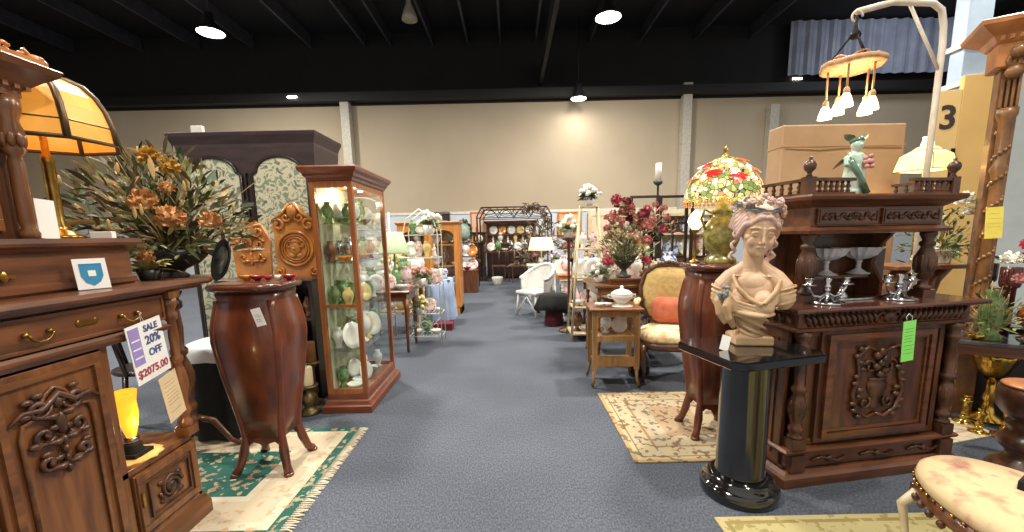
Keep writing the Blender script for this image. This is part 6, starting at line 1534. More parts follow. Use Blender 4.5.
B().box(0, 0.46, 0, 0.05, 0, 2.05).build('panel', mat('pale_orange_wood', (224, 166, 110), 0.6, c2=(210, 190, 186), scale=1.2), t, bev=0.005); b = B(); panel(b, 0.02, 0.44, 0.1, 2.0, 0, 0.04, 0.012); b.build('panel_moulding', W_OAK, t)
# far plate rack (hutch)
t = thing('plate_rack', 'wide dark wooden dresser with rows of white plates at the end of the aisle', 'dresser', (-0.74, 12.5, 0))
b = B().box(0, 1.5, 0.36, 0.4, 0, 1.66).box(0, 0.04, 0.14, 0.4, 0.8, 1.66).box(1.46, 1.5, 0.14, 0.4, 0.8, 1.66)
b.build('case', W_MIDH, t)
B().box(0.02, 1.48, 0.0, 0.36, 0.1, 0.78).build('cupboard', W_BLACK, t, bev=0.004)
B().box(-0.03, 1.53, -0.03, 0.4, 0.78, 0.82).build('worktop', W_DARKH, t, bev=0.004)
for z in (1.05, 1.30): B().box(0.04, 1.46, 0.16, 0.36, z, z + 0.025).build('shelf', W_MIDH, t)
B().moulding(0, 1.5, 0.14, 0.4, [(0, 1.63), (0.03, 1.66), (0.05, 1.70), (0.05, 1.72)]).build('cornice', W_DARKH, t)
G = 'plates and figures on the far dark dresser'
row(['white plate', 'amber plate', 'white plate', 'butter yellow plate', 'white plate'], (-0.64, 12.78, 1.325), (0.70, 12.78, 1.325), 'the top shelf of the far dark dresser', G, 1.55)
row(['white figurine', 'white urn', 'white figurine', 'butter yellow vase', 'white figurine', 'white vase'], (-0.64, 12.75, 1.075), (0.70, 12.75, 1.075), 'the middle shelf of the far dark dresser', G, 1.55)
row(['white plate', 'green urn', 'white bowl', 'silver urn', 'white plate', 'crystal urn', 'white urn'], (-0.68, 12.62, 0.82), (0.72, 12.62, 0.82), 'the worktop of the far dark dresser', G, 1.7)
for i, (x, y) in enumerate(((-0.35, 12.0), (0.15, 11.7))):
    t = thing('tea_chair', 'small dark side chair %s before the far dresser' % ('at the left', 'right of its twin,')[i], 'chair', (x, y, 0), 0.3 * i, 'small dark chairs before the far dresser')
    B().box(-0.2, 0.2, -0.2, 0.2, 0.42, 0.46).build('seat', W_DARK, t, bev=0.006)
    for sx in (-1, 1):
        for sy in (-1, 1): B().lathe(turned(0.022, 0.42), sx * 0.17, sy * 0.17, 0, n=10).build('leg', W_DARK, t)
    B().tube([(-0.18, 0.18, 0.44), (-0.2, 0.2, 0.85), (0, 0.21, 0.92), (0.2, 0.2, 0.85), (0.18, 0.18, 0.44)], 0.02, 8).tube([(0, 0.19, 0.45), (0, 0.21, 0.9)], 0.03, 8).build('backrest', W_DARK, t)
t = thing('plant_pot_stand', 'white pot standing on a black stool before the far dresser', 'pot', (-0.38, 11.2, 0))
B().lathe([(0.1, 0), (0.11, 0.01), (0.15, 0.16), (0.155, 0.2), (0.14, 0.2), (0.09, 0.02)], n=20).build('pot', CHINA, t)
# iron gazebo arch
IR = mat('dark_wrought_iron', (66, 54, 48), 0.5, 0.5)
t = thing('iron_arbour', 'large wrought iron arbour with arched scroll frieze over the far dresser', 'arbour', (-0.85, 10.9, 0))
W2 = 1.9
for x, y in ((0, 0), (0, 1.1), (W2, 0), (W2, 1.1)): B().tube([(x, y, 0), (x, y, 1.78), (x + (0.12 if x == 0 else -0.12), y, 2.0)], 0.02, 8).build('post', IR, t)
for y in (0, 1.1):
    b = B().tube([(0.12, y, 2.0), (W2 - 0.12, y, 2.0)], 0.018, 6).tube([(0, y, 1.74), (W2, y, 1.74)], 0.012, 6)
    for k in range(4):
        x0 = 0.1 + k * (W2 - 0.2) / 4; q = (W2 - 0.2) / 4
        b.tube([(x0 + q * i / 8, y, 1.76 + 0.22 * sin(pi * i / 8)) for i in range(9)], 0.010, 6); b.tube([(x0 + q / 2 + q / 2 * cos(pi + pi * i / 8), y, 1.98 - 0.16 * sin(pi * i / 8)) for i in range(9)], 0.008, 6)
    b.build('scroll_frieze', IR, t)
b = B()
for x in (0.12, W2 - 0.12): b.tube([(x, 0, 2.0), (x, 1.1, 2.0)], 0.014, 6)
b.build('side_rail', IR, t)
b = B(); rd = random.Random(12)
for i in range(220):
    a = rd.uniform(0, 1); x = W2 * (0.62 + 0.38 * a); z = 2.02 - 0.5 * max(0, a - 0.55) * 2 + rd.uniform(-.12, .08)
    b.leaf((x, rd.uniform(-.08, .1), z), (rd.uniform(-1, 1), rd.uniform(-1, .3), rd.uniform(-1, .4)), rd.uniform(.06, .13), 0.04, 0.3, rd.uniform(0, 3), 3)
b.build('trailing_vine', mat('dusty_brown_leaf', (128, 104, 92), 0.7, c2=(88, 76, 62), scale=10), t)
# ================================================================ right of the aisle, far to near
# white wicker armchair
t = thing('wicker_chair', 'white wicker armchair facing the aisle right of the far dresser', 'chair', (0.38, 6.72, 0), radians(-50))
WK = mat('white_wicker', (226, 226, 222), 0.6, c2=(196, 196, 192), scale=60, bump=0.5)
B().box(-0.24, 0.24, -0.22, 0.22, 0.36, 0.41).build('seat', WK, t, bev=0.015)
n = 24
arcp = [(0.29 * cos(a), 0.02 + 0.26 * sin(a)) for a in [(-0.35 + (pi + 0.7) * k / n) for k in range(n + 1)]]
def bh(k): return 0.60 + 0.22 * max(0, sin(pi * k / n)) ** 1.5
vs = [(x, y, 0.40) for x, y in arcp] + [(x * 1.05, y * 1.05, bh(k)) for k, (x, y) in enumerate(arcp)]
vs += [(x * 0.94, y * 0.94, 0.40) for x, y in arcp] + [(x * 0.99, y * 0.99, bh(k)) for k, (x, y) in enumerate(arcp)]
m_ = n + 1
fs = [(k, k + 1, m_ + k + 1, m_ + k) for k in range(n)] + [(2 * m_ + k + 1, 2 * m_ + k, 3 * m_ + k, 3 * m_ + k + 1) for k in range(n)]
b = B(); b.add(vs, fs, True); b.tube([(x * 1.02, y * 1.02, bh(k)) for k, (x, y) in enumerate(arcp)], 0.026, 8); b.build('backrest', WK, t)
for sx in (-1, 1):
    for sy in (-1, 1): B().tube([(sx * 0.20, sy * 0.18, 0.38), (sx * 0.23, sy * 0.21, 0.012)], 0.018, 8).build('leg', WK, t)
b = B()
for sx in (-1, 1):
    b.tube([(sx * 0.22, -0.19, 0.06), (0, -0.19, 0.33)], 0.01, 6); b.tube([(sx * 0.22, -0.19, 0.06), (sx * 0.22, 0.19, 0.33)], 0.01, 6); b.tube([(sx * 0.22, 0.19, 0.06), (sx * 0.22, -0.19, 0.33)], 0.01, 6)
b.build('cross_braces', WK, t)
# black shawl on a burgundy stool
t = thing('burgundy_stool', 'burgundy upholstered stool with dark legs in front of the wicker chair', 'stool', (0.60, 5.95, 0))
B().lathe([(0.13, 0.0), (0.14, 0.02), (0.12, 0.2), (0.13, 0.30), (0.15, 0.36), (0.13, 0.40)], n=24, wob=0.05, wn=9).build('body', mat('burgundy_velvet', (96, 26, 36), 0.8, c2=(66, 16, 24), scale=10), t)
b = B(); rd = random.Random(6)
n = 28
def shr(q, z, wv, ph): return [((q + wv * sin(5 * 2 * pi * k / n + ph)) * cos(2 * pi * k / n) * 1.3, (q + wv * cos(4 * 2 * pi * k / n + ph)) * sin(2 * pi * k / n), z + wv * 0.8 * sin(3 * 2 * pi * k / n + ph)) for k in range(n)]
b.loft([shr(0.01, 0.46, 0, 0), shr(0.10, 0.455, 0.006, 0.4), shr(0.155, 0.425, 0.012, 0.6), shr(0.175, 0.32, 0.03, 0.8), shr(0.20, 0.22, 0.045, 1.0)], cap=False)
o = b.build('black_shawl', BLACKCLOTH); tag(o, 'black fringed shawl thrown over the burgundy stool', 'shawl'); place(o, (0.60, 5.95, 0))
md = o.modifiers.new('thick', 'SOLIDIFY'); md.thickness = 0.006
# tea table with orange box, lamp with cream shade
def small_table(name, label, loc, w_, d_, h, m, mh, rz=0.0, turnedlegs=True, group=None, shelf=None):
    t = thing(name, label, 'table', loc, rz, group)
    B().moulding(-w_ / 2, w_ / 2, -d_ / 2, d_ / 2, [(-0.01, h - 0.03), (0.0, h - 0.025), (0.0, h - 0.006), (-0.006, h)]).build('tabletop', mh, t)
    B().box(-w_ / 2 + 0.03, w_ / 2 - 0.03, -d_ / 2 + 0.03, d_ / 2 - 0.03, h - 0.1, h - 0.03).build('apron', mh, t)
    for sx in (-1, 1):
        for sy in (-1, 1): B().lathe(turned(0.025, h - 0.1), sx * (w_ / 2 - 0.05), sy * (d_ / 2 - 0.05), 0, n=12).build('leg', m, t)
    if shelf: B().box(-w_ / 2 + 0.04, w_ / 2 - 0.04, -d_ / 2 + 0.04, d_ / 2 - 0.04, shelf, shelf + 0.018).build('shelf', mh, t)
    return t
small_table('white_table', 'white painted table crowded with china behind the wicker chair', (0.98, 6.55, 0), 0.5, 0.5, 0.62, WHITEP, WHITEP)
o = B().box(-0.16, 0.16, -0.1, 0.1, 0, 0.06).box(-0.165, 0.165, -0.105, 0.105, 0.045, 0.065).build('orange_tray_box', mat('burnt_orange_box', (196, 116, 66), 0.6, c2=(170, 92, 50)), bev=0.004); tag(o, 'burnt orange lidded box on the front of the white painted table', 'box'); place(o, (0.86, 6.40, 0.62))
row(['white plate', 'rose-painted urn', 'white figurine', 'blue-and-white plate'], (0.76, 6.68, 0.62), (1.12, 6.68, 0.62), 'the back of the white painted table', 'china on the white painted table', 1.8)
small_table('white_table', 'small white table with a shaded lamp far right of the aisle', (0.62, 8.6, 0), 0.6, 0.5, 0.7, WHITEP, WHITEP)
drum_lamp('table_lamp', 'table lamp with a wide cream shade beyond the wicker chair', (0.62, 8.6, 0.70), mat('cream_shade', (236, 226, 190), 0.8, emit=(240, 226, 180), estr=0.5), CHINA, 0.27, 0.30, 0.24, top=0.75)
posy('pot of white and lilac flowers on the far white table', (0.90, 8.42, 0.70), 0.12, mat('lilac_petal', (206, 190, 210), 0.6), 5)
# dolls and dried flowers by the ladder
for i, (x, y, z, m, lb) in enumerate(((1.16, 6.5, 0.62, CLOTHW, 'tall doll in a white lace dress on the right of the white painted table'), (0.98, 7.1, 0.0, mat('pink_doll_dress', (226, 190, 196), 0.8), 'large doll in a pale pink dress standing behind the white painted table'))):
    t = thing('dress_doll', lb, 'doll', (x, y, z)); s_ = 1.0 if i == 0 else 2.2; t.scale = (s_, s_, s_)
    B().lathe([(0.09, 0), (0.1, 0.01), (0.085, 0.08), (0.06, 0.16), (0.03, 0.22), (0.042, 0.27), (0.04, 0.30), (0.016, 0.32)], n=24, wob=0.06, wn=9).build('dress', m, t)
    b = B().tube([(0, 0, 0.30), (0, 0, 0.345)], 0.014, 8).ball(0, 0, 0.368, 0.028, 0.028, 0.032).ball(0, -0.028, 0.364, 0.004).tube([(-0.035, 0, 0.29), (-0.06, -0.02, 0.23), (-0.03, -0.05, 0.21)], [0.013, 0.011, 0.008], 8).tube([(0.035, 0, 0.29), (0.06, -0.02, 0.23), (0.03, -0.05, 0.21)], [0.013, 0.011, 0.008], 8)
    b.build('body', mat('porcelain_skin', (240, 214, 196), 0.4), t, voxel=0.004)
    B().ball(0, 0.008, 0.378, 0.034, 0.032, 0.034).ball(-0.028, 0.004, 0.35, 0.014, 0.014, 0.026).ball(0.028, 0.004, 0.35, 0.014, 0.014, 0.026).build('hair', mat('blond_hair', (206, 170, 116), 0.7, c2=(170, 130, 80)), t)
# ladder shelf
t = thing('ladder_shelf', 'cream painted A-frame ladder shelf holding flowers and china', 'shelf', (0.93, 5.06, 0))
CR = CREAM
for sx in (-1, 1):
    B().tube([(sx * 0.22, -0.10, 0.0), (sx * 0.10, 0.0, 1.62)], 0.016, 6).build('front_rail', CR, t)
    B().tube([(sx * 0.22, 0.32, 0.0), (sx * 0.10, 0.02, 1.60)], 0.014, 6).build('rear_rail', CR, t)
for z in (0.10, 0.42, 0.78, 1.12):
    q = z / 1.62; hw = 0.22 - 0.12 * q
    B().box(-hw - 0.01, hw + 0.01, -0.10 + 0.1 * q - 0.015, 0.32 - 0.3 * q + 0.01, z - 0.02, z).build('shelf_board', CR, t, bev=0.003)
B().box(-0.11, 0.11, -0.03, 0.05, 1.60, 1.625).build('top_step', CR, t, bev=0.003)
G = 'wares on the cream ladder shelf'
row(['brown urn', 'white bowl', 'brown bowl'], (0.74, 5.12, 0.10), (1.12, 5.12, 0.10), 'the lowest board of the ladder shelf', G, 1.3)
row(['white bowl', 'rose-painted plate', 'white urn'], (0.76, 5.12, 0.42), (1.10, 5.12, 0.42), 'the second board of the ladder shelf', G, 1.3)
row(['white plate', 'green vase', 'white cup'], (0.79, 5.12, 0.78), (1.07, 5.12, 0.78), 'the third board of the ladder shelf', G, 1.2)
row(['white vase', 'rose-painted vase'], (0.81, 5.10, 1.12), (1.05, 5.10, 1.12), 'the fourth board of the ladder shelf', G, 1.2)
posy('round bunch of white flowers on the very top of the ladder shelf', (0.93, 5.06, 1.625), 0.11, WHITEF, 8, LEAF, 26)
posy('pot of white flowers on the slim dark stand behind the ladder shelf', (0.76, 5.55, 1.25), 0.13, WHITEF, 9, LEAFP, 20)
t = thing('flower_stand', 'slim dark wooden flower stand behind the ladder shelf left rail', 'stand', (0.76, 5.55, 0))
B().lathe([(0.14, 0), (0.14, 0.02), (0.03, 0.05), (0.018, 0.1), (0.018, 1.18), (0.03, 1.2), (0.09, 1.23), (0.09, 1.25)], n=24).build('column', W_DARK, t)
arrangement('flower_arrangement', 'trailing pink and dusty rose flowers left of the ladder shelf', (0.88, 6.05, 0.95), 0.42, 31, [LEAFP, LEAFB, PINKP], 130, [(0, -0.1, 0.3, 0.06, PINKP), (-0.1, -0.08, 0.18, 0.06, PINKP), (0.1, -0.1, 0.16, 0.05, ROSE), (0.02, -0.12, 0.05, 0.05, WHITEF)], pot(CREAM), 12)
t = thing('flower_stand', 'thin iron stand holding trailing dusty rose flowers beside the burgundy stool', 'stand', (0.88, 6.05, 0))
B().lathe([(0.13, 0), (0.13, 0.015), (0.02, 0.03), (0.014, 0.06), (0.014, 0.89), (0.08, 0.93), (0.08, 0.95)], n=24).build('column', IRON, t)

# urn of roses on a shop table
small_table('display_table', 'long brown display table carrying the rose urn and small wares', (1.30, 4.35, 0), 1.0, 0.7, 0.80, W_MID, W_MIDH, shelf=0.3)
GU = mat('verdigris_urn', (70, 84, 66), 0.45, 0.3, c2=(44, 54, 44), scale=16)
def rose_urn(t):
    B().lathe([(0.07, 0), (0.075, 0.015), (0.04, 0.03), (0.025, 0.07), (0.05, 0.10), (0.10, 0.15), (0.12, 0.20), (0.14, 0.23), (0.10, 0.23), (0.05, 0.12)], n=28).build('urn', GU, t)
rd = random.Random(17); bl = []
BEI = mat('beige_petal', (206, 184, 150), 0.6, c2=(170, 150, 112))
SAL = mat('salmon_petal', (196, 122, 110), 0.6)
for i in range(52):
    a = rd.uniform(0, 2 * pi); e = rd.uniform(-0.1, 1.5); q = rd.uniform(0.17, 0.27)
    bl.append((q * cos(a) * cos(e) * 0.8, q * sin(a) * cos(e) * 0.8, 0.40 + q * sin(e) * 1.3, rd.uniform(0.03, 0.048), rd.choice([BEI, PINKP, PINKP, CRIMSON, PINKP, BEI, SAL, BEI])))
bl += [(-0.12, -0.14, 0.74, 0.06, ROSE), (-0.19, -0.14, 0.16, 0.06, ROSE), (0.18, -0.14, 0.17, 0.055, ROSE), (0.12, -0.20, 0.60, 0.06, CRIMSON), (0.17, -0.17, 0.50, 0.065, SAL), (0.16, -0.2, 0.36, 0.055, SAL)]
arrangement('flower_arrangement', 'big urn of dusty pink, crimson and beige roses on the long brown table', (1.12, 4.18, 0.86), 0.46, 33, [LEAFP, LEAFP, LEAFB, LEAF, BEI, LEAFP], 900, bl, rose_urn, 10, None, 0.2, 0.35, 0.5, 1.2)
o = B().box(-0.16, 0.16, -0.14, 0.14, 0, 0.055).moulding(-0.16, 0.16, -0.14, 0.14, [(0, 0.03), (0.01, 0.04), (0.01, 0.06), (0, 0.06)]).build('wooden_riser', W_DARKH, bev=0.003); tag(o, 'square wooden riser box under the rose urn', 'box'); place(o, (1.12, 4.18, 0.80))
posy('low bunch of grey-green leaves and white blossoms at the foot of the rose urn', (0.90, 4.30, 0.80), 0.10, WHITEF, 10)
posy('low bunch of pale blossoms right of the rose urn foot', (1.40, 4.08, 0.80), 0.11, mat('beige_petal', (206, 184, 150), 0.6), 11)
row(['white plate', 'green vase', 'white figurine', 'rose-painted plate', 'white vase', 'brown figurine', 'white bottle', 'blue-and-white urn'], (0.84, 4.55, 0.80), (1.76, 4.55, 0.80), 'the back edge of the long brown display table', 'wares on the long brown display table', 1.5)
row(['brown urn', 'white urn', 'blue-and-white vase', 'green urn'], (0.90, 4.3, 0.318), (1.7, 4.3, 0.318), 'the low shelf of the long brown display table', 'wares on the long brown display table', 1.7)
# dark glazed folding screen
t = thing('glazed_screen', 'black framed folding screen with clear panes between rose urn and poppy lamp', 'screen', (1.40, 5.0, 0))
for i in range(3):
    x0 = i * 0.36
    y0 = 0.05 * (i % 2)
    b = B().box(x0, x0 + 0.035, y0, y0 + 0.03, 0, 1.72).box(x0 + 0.31, x0 + 0.345, y0, y0 + 0.03, 0, 1.72)
    for z in (0.1, 0.55, 0.98, 1.38, 1.69): b.box(x0 + 0.03, x0 + 0.315, y0, y0 + 0.03, z, z + 0.03)
    b.box(x0 + 0.16, x0 + 0.185, y0 + 0.002, y0 + 0.028, 0.1, 1.40)
    p = b.build('screen_leaf', W_BLACK, t, bev=0.003)
    B().box(x0 + 0.035, x0 + 0.31, y0 + 0.013, y0 + 0.017, 0.13, 1.69).build('pane', GLASS, p)
arrangement('flower_arrangement', 'pink rose garland spilling over the black glazed screen', (1.62, 4.86, 1.22), 0.34, 41, [LEAFP, LEAF, PINKP], 190,
            [(-0.1, -0.1, 0.32, 0.06, ROSE), (0.08, -0.12, 0.10, 0.06, ROSE), (-0.14, -0.05, 0.12, 0.045, CRIMSON), (0.0, -0.08, 0.38, 0.04, PINKP), (0.1, -0.06, 0.34, 0.05, PINKP), (0.14, -0.05, 0.24, 0.05, PINKP), (-0.04, -0.12, 0.22, 0.04, PINKP)], pot(IRON), 10)
t = thing('tall_plant_stand', 'tall thin black stand carrying the pink rose garland', 'stand', (1.62, 4.86, 0))
B().lathe([(0.14, 0), (0.14, 0.015), (0.02, 0.03), (0.018, 1.18), (0.08, 1.20), (0.08, 1.22)], n=20).build('column', IRON, t)
t = thing('tall_candle_holder', 'tall thin iron candle holder with a white pillar candle above the rose garland', 'candlestick', (1.78, 5.18, 0))
B().lathe([(0.13, 0), (0.13, 0.012), (0.02, 0.03), (0.012, 0.06), (0.012, 1.84), (0.05, 1.87), (0.055, 1.90)], n=18).build('stem', GU, t)
B().lathe([(0.036, 1.90), (0.036, 2.10), (0.03, 2.105)], n=20).build('candle', PAPERW, t)
t = thing('shelf_unit', 'pale shelf unit of pictures and china seen through the black glazed screen', 'shelf', (1.60, 6.4, 0))
b = B().box(0, 0.03, 0, 0.35, 0, 1.55).box(1.5, 1.53, 0, 0.35, 0, 1.55).box(0, 1.53, 0.33, 0.35, 0, 1.55); b.build('case', CREAM, t)
for z in (0.1, 0.5, 0.9, 1.25, 1.53): B().box(0, 1.53, 0, 0.34, z, z + 0.02).build('shelf', CREAM, t)
for z, nm, its in ((0.52, 'lower', ['white plate', 'brown urn', 'white vase', 'green urn', 'white plate', 'brown vase']), (0.92, 'middle', ['blue-and-white plate', 'amber urn', 'white urn', 'blue-and-white plate', 'white plate', 'rose-painted urn']), (1.27, 'upper', ['white vase', 'rose-painted plate', 'white plate', 'brown vase', 'blue-and-white plate', 'white urn'])):
    row(its, (1.66, 6.55, z), (3.08, 6.55, z), 'the %s shelf of the pale shelf unit' % nm, 'china in the pale shelf unit', 1.7)

# side table with tureen
t = thing('tiered_side_table', 'small tan side table with two shelves carrying a white tureen', 'table', (0.865, 3.55, 0), radians(-2))
b = B().moulding(-0.21, 0.21, -0.17, 0.17, [(-0.015, 0.655), (0.0, 0.66), (0.012, 0.67), (0.012, 0.68), (0.0, 0.685)]); b.build('tabletop', W_MIDH, t)
for sx in (-1, 1):
    for sy in (-1, 1):
        B().box(sx * 0.175 - 0.02, sx * 0.175 + 0.02, sy * 0.135 - 0.018, sy * 0.135 + 0.018, 0.16, 0.655).tube([(sx * 0.175, sy * 0.135, 0.18), (sx * 0.18, sy * 0.14, 0.08), (sx * 0.195, sy * 0.155, 0.013)], [0.019, 0.012, 0.014], 8).build('leg', W_PALE, t)
for z in (0.19, 0.42): B().box(-0.17, 0.17, -0.13, 0.13, z, z + 0.018).build('shelf', W_PALE, t, bev=0.002)
B().box(-0.16, 0.16, -0.15, -0.135, 0.185, 0.27).box(-0.16, 0.16, -0.15, -0.138, 0.40, 0.45).build('front_rail', W_PALE, t, bev=0.003)
B().box(-0.16, 0.16, -0.15, -0.138, 0.61, 0.655).build('apron', W_PALE, t)
t = thing('tureen', 'white china lidded tureen with stand on the tan side table', 'tureen', (0.925, 3.50, 0.685))
B().lathe([(0.09, 0), (0.095, 0.006), (0.05, 0.01), (0.035, 0.025), (0.06, 0.045), (0.088, 0.075), (0.092, 0.095), (0.088, 0.105)], n=28).build('bowl', CHINA, t)
B().lathe([(0.092, 0.105), (0.09, 0.112), (0.06, 0.135), (0.02, 0.147), (0.012, 0.155), (0.016, 0.165), (0.008, 0.175)], n=28).build('lid', CHINA, t)
for s_ in (-1, 1): B().tube([(s_ * 0.085, 0, 0.095), (s_ * 0.115, 0, 0.10), (s_ * 0.115, 0, 0.075), (s_ * 0.08, 0, 0.065)], 0.005, 6).build('handle', CHINA, t)
row(['white bowl', 'crystal bowl'], (0.70, 3.50, 0.685), (0.84, 3.50, 0.685), 'the tan side table left of the tureen', 'little bowls by the tureen', 0.6)
row(['crystal urn', 'white plate'], (0.76, 3.58, 0.438), (0.98, 3.58, 0.438), 'the upper shelf of the tan side table', 'wares in the tan side table', 0.85)
o = B().lathe([(0.06, 0), (0.08, 0.02), (0.09, 0.12), (0.05, 0.2), (0.04, 0.24), (0.05, 0.26)], n=24).build('floor_vase', mat('black_glaze', (24, 24, 26), 0.15, coat=0.6)); tag(o, 'black glazed vase on the floor between side table and armchair', 'vase'); place(o, (1.16, 3.72, 0), 0, 1.1)

# upholstered armchair
AR = radians(-16)
t = thing('armchair', 'carved walnut armchair in mustard upholstery with cream seat facing the aisle', 'armchair', (1.385, 3.62, 0), AR)
MUS = mat('mustard_upholstery', (198, 170, 112), 0.85, c2=(178, 148, 92), scale=30)
CRS = mat('cream_floral_seat', (226, 208, 168), 0.85, c2=(196, 160, 110), scale=14, lo=0.5, hi=0.62)
B().loft([[(0.25 * q * math.copysign(abs(cos(a)) ** 0.6, cos(a)), -0.02 + 0.24 * q * math.copysign(abs(sin(a)) ** 0.6, sin(a)), z) for a in [2 * pi * k / 28 for k in range(28)]] for q, z in ((0.97, 0.37), (1.02, 0.40), (0.98, 0.44), (0.8, 0.465), (0.3, 0.475), (0.02, 0.476))]).build('seat', CRS, t)
B().loft([[(0.255 * q * math.copysign(abs(cos(a)) ** 0.6, cos(a)), -0.02 + 0.245 * q * math.copysign(abs(sin(a)) ** 0.6, sin(a)), z) for a in [2 * pi * k / 28 for k in range(28)]] for q, z in ((0.96, 0.31), (1.02, 0.325), (1.02, 0.37), (0.97, 0.371))]).build('seat_rail', W_CARVE, t)
bp = [(-0.17, 0.50), (-0.235, 0.62), (-0.25, 0.78), (-0.21, 0.92), (-0.12, 0.985), (0, 0.995), (0.12, 0.985), (0.21, 0.92), (0.25, 0.78), (0.235, 0.62), (0.17, 0.50)]
def bk(q, y):
    cz = 0.76
    return [(x * q, y + 0.10 * (cz + (z - cz) * q - 0.5) + 0.21, cz + (z - cz) * q) for x, z in bp]
B().loft([bk(0.9, 0.025), bk(0.93, -0.005), bk(0.85, -0.03), bk(0.5, -0.045), bk(0.05, -0.048)]).build('backrest', MUS, t)
f1 = bk(1.0, 0.005)
b = B().tube(f1, 0.021, 8, closed=True); 
for k in range(7): b.ball((k - 3) * 0.03, 0.255, 1.0 + 0.02 * (3 - abs(k - 3)) / 3, 0.022, 0.018, 0.022, 8, 6)
b.build('back_frame', W_CARVE, t)
for s_ in (-1, 1):
    a_ = B().tube([(s_ * 0.225, 0.21, 0.68), (s_ * 0.27, 0.10, 0.67), (s_ * 0.285, -0.06, 0.66), (s_ * 0.275, -0.14, 0.655), (s_ * 0.27, -0.155, 0.63)], [0.016, 0.018, 0.02, 0.024, 0.018], 8).tube([(s_ * 0.275, -0.09, 0.65), (s_ * 0.285, -0.05, 0.56), (s_ * 0.26, -0.03, 0.46), (s_ * 0.25, -0.04, 0.36)], [0.018, 0.015, 0.015, 0.02], 8).build('armrest', W_CARVE, t)
    B().tube([(s_ * 0.262, 0.13, 0.69), (s_ * 0.284, 0.02, 0.69), (s_ * 0.285, -0.07, 0.68)], [0.02, 0.028, 0.02], 8).build('arm_pad', CRS, a_)
    B().tube([(s_ * 0.22, -0.21, 0.34), (s_ * 0.235, -0.235, 0.28), (s_ * 0.21, -0.215, 0.12), (s_ * 0.225, -0.245, 0.018)], [0.034, 0.03, 0.016, 0.018], 10).build('leg', W_CARVE, t)
    B().tube([(s_ * 0.17, 0.23, 0.52), (s_ * 0.18, 0.22, 0.34), (s_ * 0.185, 0.25, 0.12), (s_ * 0.19, 0.29, 0.013)], [0.02, 0.022, 0.017, 0.016], 10).build('leg', W_CARVE, t)
o = B(); 
rg = []
n = 24
for q, y in ((0.35, -0.055), (0.9, -0.03), (1.0, 0), (0.9, 0.03), (0.35, 0.055)):
    rg.append([(0.15 * q * math.copysign(abs(cos(a)) ** 0.55, cos(a)), y, 0.125 + 0.12 * q * math.copysign(abs(sin(a)) ** 0.55, sin(a))) for a in [2 * pi * k / n for k in range(n)]])
o = B().loft(rg).build('cushion', mat('terracotta_cushion', (192, 108, 78), 0.85, c2=(170, 86, 62), scale=14)); tag(o, 'terracotta orange cushion leaning on the armchair back', 'cushion')
o.location = (1.385 + 0.02, 3.62 + 0.10 * cos(AR), 0.475); o.rotation_euler = (-0.22, 0.05, AR)

# ---- more stock filling the aisle sides
small_table('lace_table', 'small cream table of white wares between wire shelf and oak bookcase', (-1.52, 5.75, 0), 0.62, 0.5, 0.74, CREAM, CREAM, shelf=0.3)
row(['white urn', 'white vase', 'green urn', 'white plate'], (-1.80, 5.68, 0.74), (-1.24, 5.68, 0.74), 'the front of the small cream table', 'white wares on the small cream table', 1.5)
row(['white plate', 'butter yellow urn', 'white plate', 'white urn'], (-1.80, 5.88, 0.74), (-1.24, 5.88, 0.74), 'the back of the small cream table', 'white wares on the small cream table', 1.8)
row(['white bowl', 'butter yellow bowl', 'white urn'], (-1.76, 5.72, 0.318), (-1.28, 5.72, 0.318), 'the lower shelf of the small cream table', 'white wares on the small cream table', 1.5)
posy('tall bunch of pale yellow flowers on the small cream table', (-1.62, 5.78, 0.74), 0.17, mat('pale_yellow_petal', (232, 222, 160), 0.6), 14, LEAFP, 26)
t = thing('baker_rack', 'white iron baker rack topped by a pink and white wreath behind the wire shelf', 'shelf', (-2.05, 5.2, 0))
for x in (0, 0.5):
    for y in (0, 0.26): B().tube([(x, y, 0), (x, y, 1.62)], 0.009, 6).build('upright', WIRE, t)
for z in (0.3, 0.72, 1.1, 1.4):
    b = B().tube([(0, 0, z), (0.5, 0, z), (0.5, 0.26, z), (0, 0.26, z)], 0.007, 6, closed=True)
    for k in range(1, 12): b.tube([(0.5 * k / 12, 0, z), (0.5 * k / 12, 0.26, z)], 0.003, 5)
    b.build('wire_shelf', WIRE, t)
B().tube([(0.25 - 0.25 * cos(pi * k / 12), 0.0, 1.62 + 0.16 * sin(pi * k / 12)) for k in range(13)], 0.008, 6).build('arched_top', WIRE, t)
row(['white plate', 'green vase', 'white urn', 'rose-painted plate'], (-2.02, 5.32, 1.11), (-1.58, 5.32, 1.11), 'the third shelf of the white baker rack', 'wares on the white baker rack', 1.3)
row(['white urn', 'white plate', 'butter yellow vase', 'white vase'], (-2.02, 5.32, 1.41), (-1.58, 5.32, 1.41), 'the top shelf of the white baker rack', 'wares on the white baker rack', 1.2)
row(['rose-painted urn', 'white urn', 'white plate'], (-2.02, 5.32, 0.73), (-1.58, 5.32, 0.73), 'the second shelf of the white baker rack', 'wares on the white baker rack', 1.4)
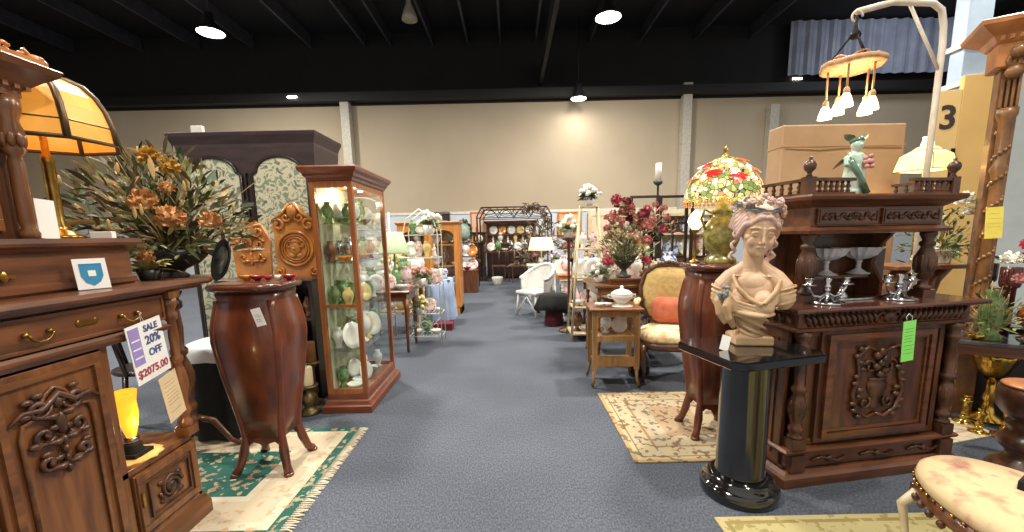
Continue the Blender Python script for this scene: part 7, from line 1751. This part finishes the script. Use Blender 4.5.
# brown dried bouquet stands by the far dresser, right side
for i, (x, y, z, s_, lb) in enumerate(((0.52, 9.4, 0.55, 0.62, 'dusty brown dried bouquet on a dark stand, lower one before the far arbour'), (0.74, 10.2, 0.9, 0.75, 'taller dusty brown dried bouquet on a dark stand inside the far arbour'))):
    t = thing('flower_stand', 'dark stand under the %s brown dried bouquet near the far arbour' % ('lower', 'taller')[i], 'stand', (x, y, 0))
    B().lathe([(0.18, 0), (0.18, 0.03), (0.05, 0.07), (0.04, z - 0.1), (0.14, z - 0.03), (0.14, z)], n=20).build('column', W_BLACK, t)
    arrangement('flower_arrangement', lb, (x, y, z), s_, 50 + i, [mat('dusty_brown_leaf', (128, 104, 92), 0.7, c2=(88, 76, 62), scale=10), LEAFB, mat('dusty_brown_leaf', (128, 104, 92), 0.7)], 240, [(0, -0.2, 0.3, 0.06, PINKP), (0.1, -0.2, 0.15, 0.06, BEI)], pot(IRON, 0.09, 0.12), 20)
t = thing('framed_picture', 'gold framed picture in warm tones hanging on the far partition right of the arbour', 'picture', (1.62, WB - 0.12, 1.25))
B().box(0, 0.7, 0, 0.03, 0, 0.72).build('canvas', mat('warm_picture', (226, 188, 140), 0.6, c2=(206, 150, 96), scale=3), t)
b = B(); panel(b, -0.05, 0.75, -0.05, 0.77, 0.01, 0.06, 0.03); b.build('frame', W_OAK, t)
t = thing('framed_picture', 'second gold framed picture on the far partition behind the ladder shelf', 'picture', (2.6, WB - 0.12, 1.2))
B().box(0, 0.9, 0, 0.03, 0, 0.7).build('canvas', mat('cream_picture', (222, 206, 180), 0.6, c2=(190, 160, 130), scale=3), t)
b = B(); panel(b, -0.05, 0.95, -0.05, 0.75, 0.01, 0.06, 0.03); b.build('frame', W_GOLD, t)
t = thing('cream_screen', 'tall cream folding screen standing behind the rose urn', 'screen', (1.5, 8.2, 0))
for k in range(4):
    x = k * 0.62; y = 0.12 * (k % 2)
    p_ = B().box(x, x + 0.6, y, y + 0.03, 0.02, 1.72).build('screen_leaf', mat('cream_linen_screen', (214, 200, 172), 0.8, c2=(198, 182, 152), scale=4), t, bev=0.004)
    b = B(); panel(b, x + 0.03, x + 0.57, 0.1, 1.66, y, 0.035, 0.01); b.build('leaf_moulding', CREAM, p_)
small_table('display_table', 'second brown table of wares between ladder shelf and glazed screen', (1.55, 5.75, 0), 1.1, 0.6, 0.72, W_DARK, W_DARKH, shelf=0.3)
row(['blue-and-white urn', 'white plate', 'amber vase', 'white urn', 'rose-painted plate', 'green urn', 'white vase'], (1.06, 5.65, 0.72), (2.04, 5.65, 0.72), 'the front of the second brown table', 'wares on the second brown table', 1.6)
posy('mound of dusty pink flowers on the second brown table', (1.30, 5.85, 0.72), 0.18, PINKP, 15, LEAFP, 30)
posy('mound of cream flowers at the right of the second brown table', (1.85, 5.85, 0.72), 0.17, BEI, 16, LEAFP, 30)
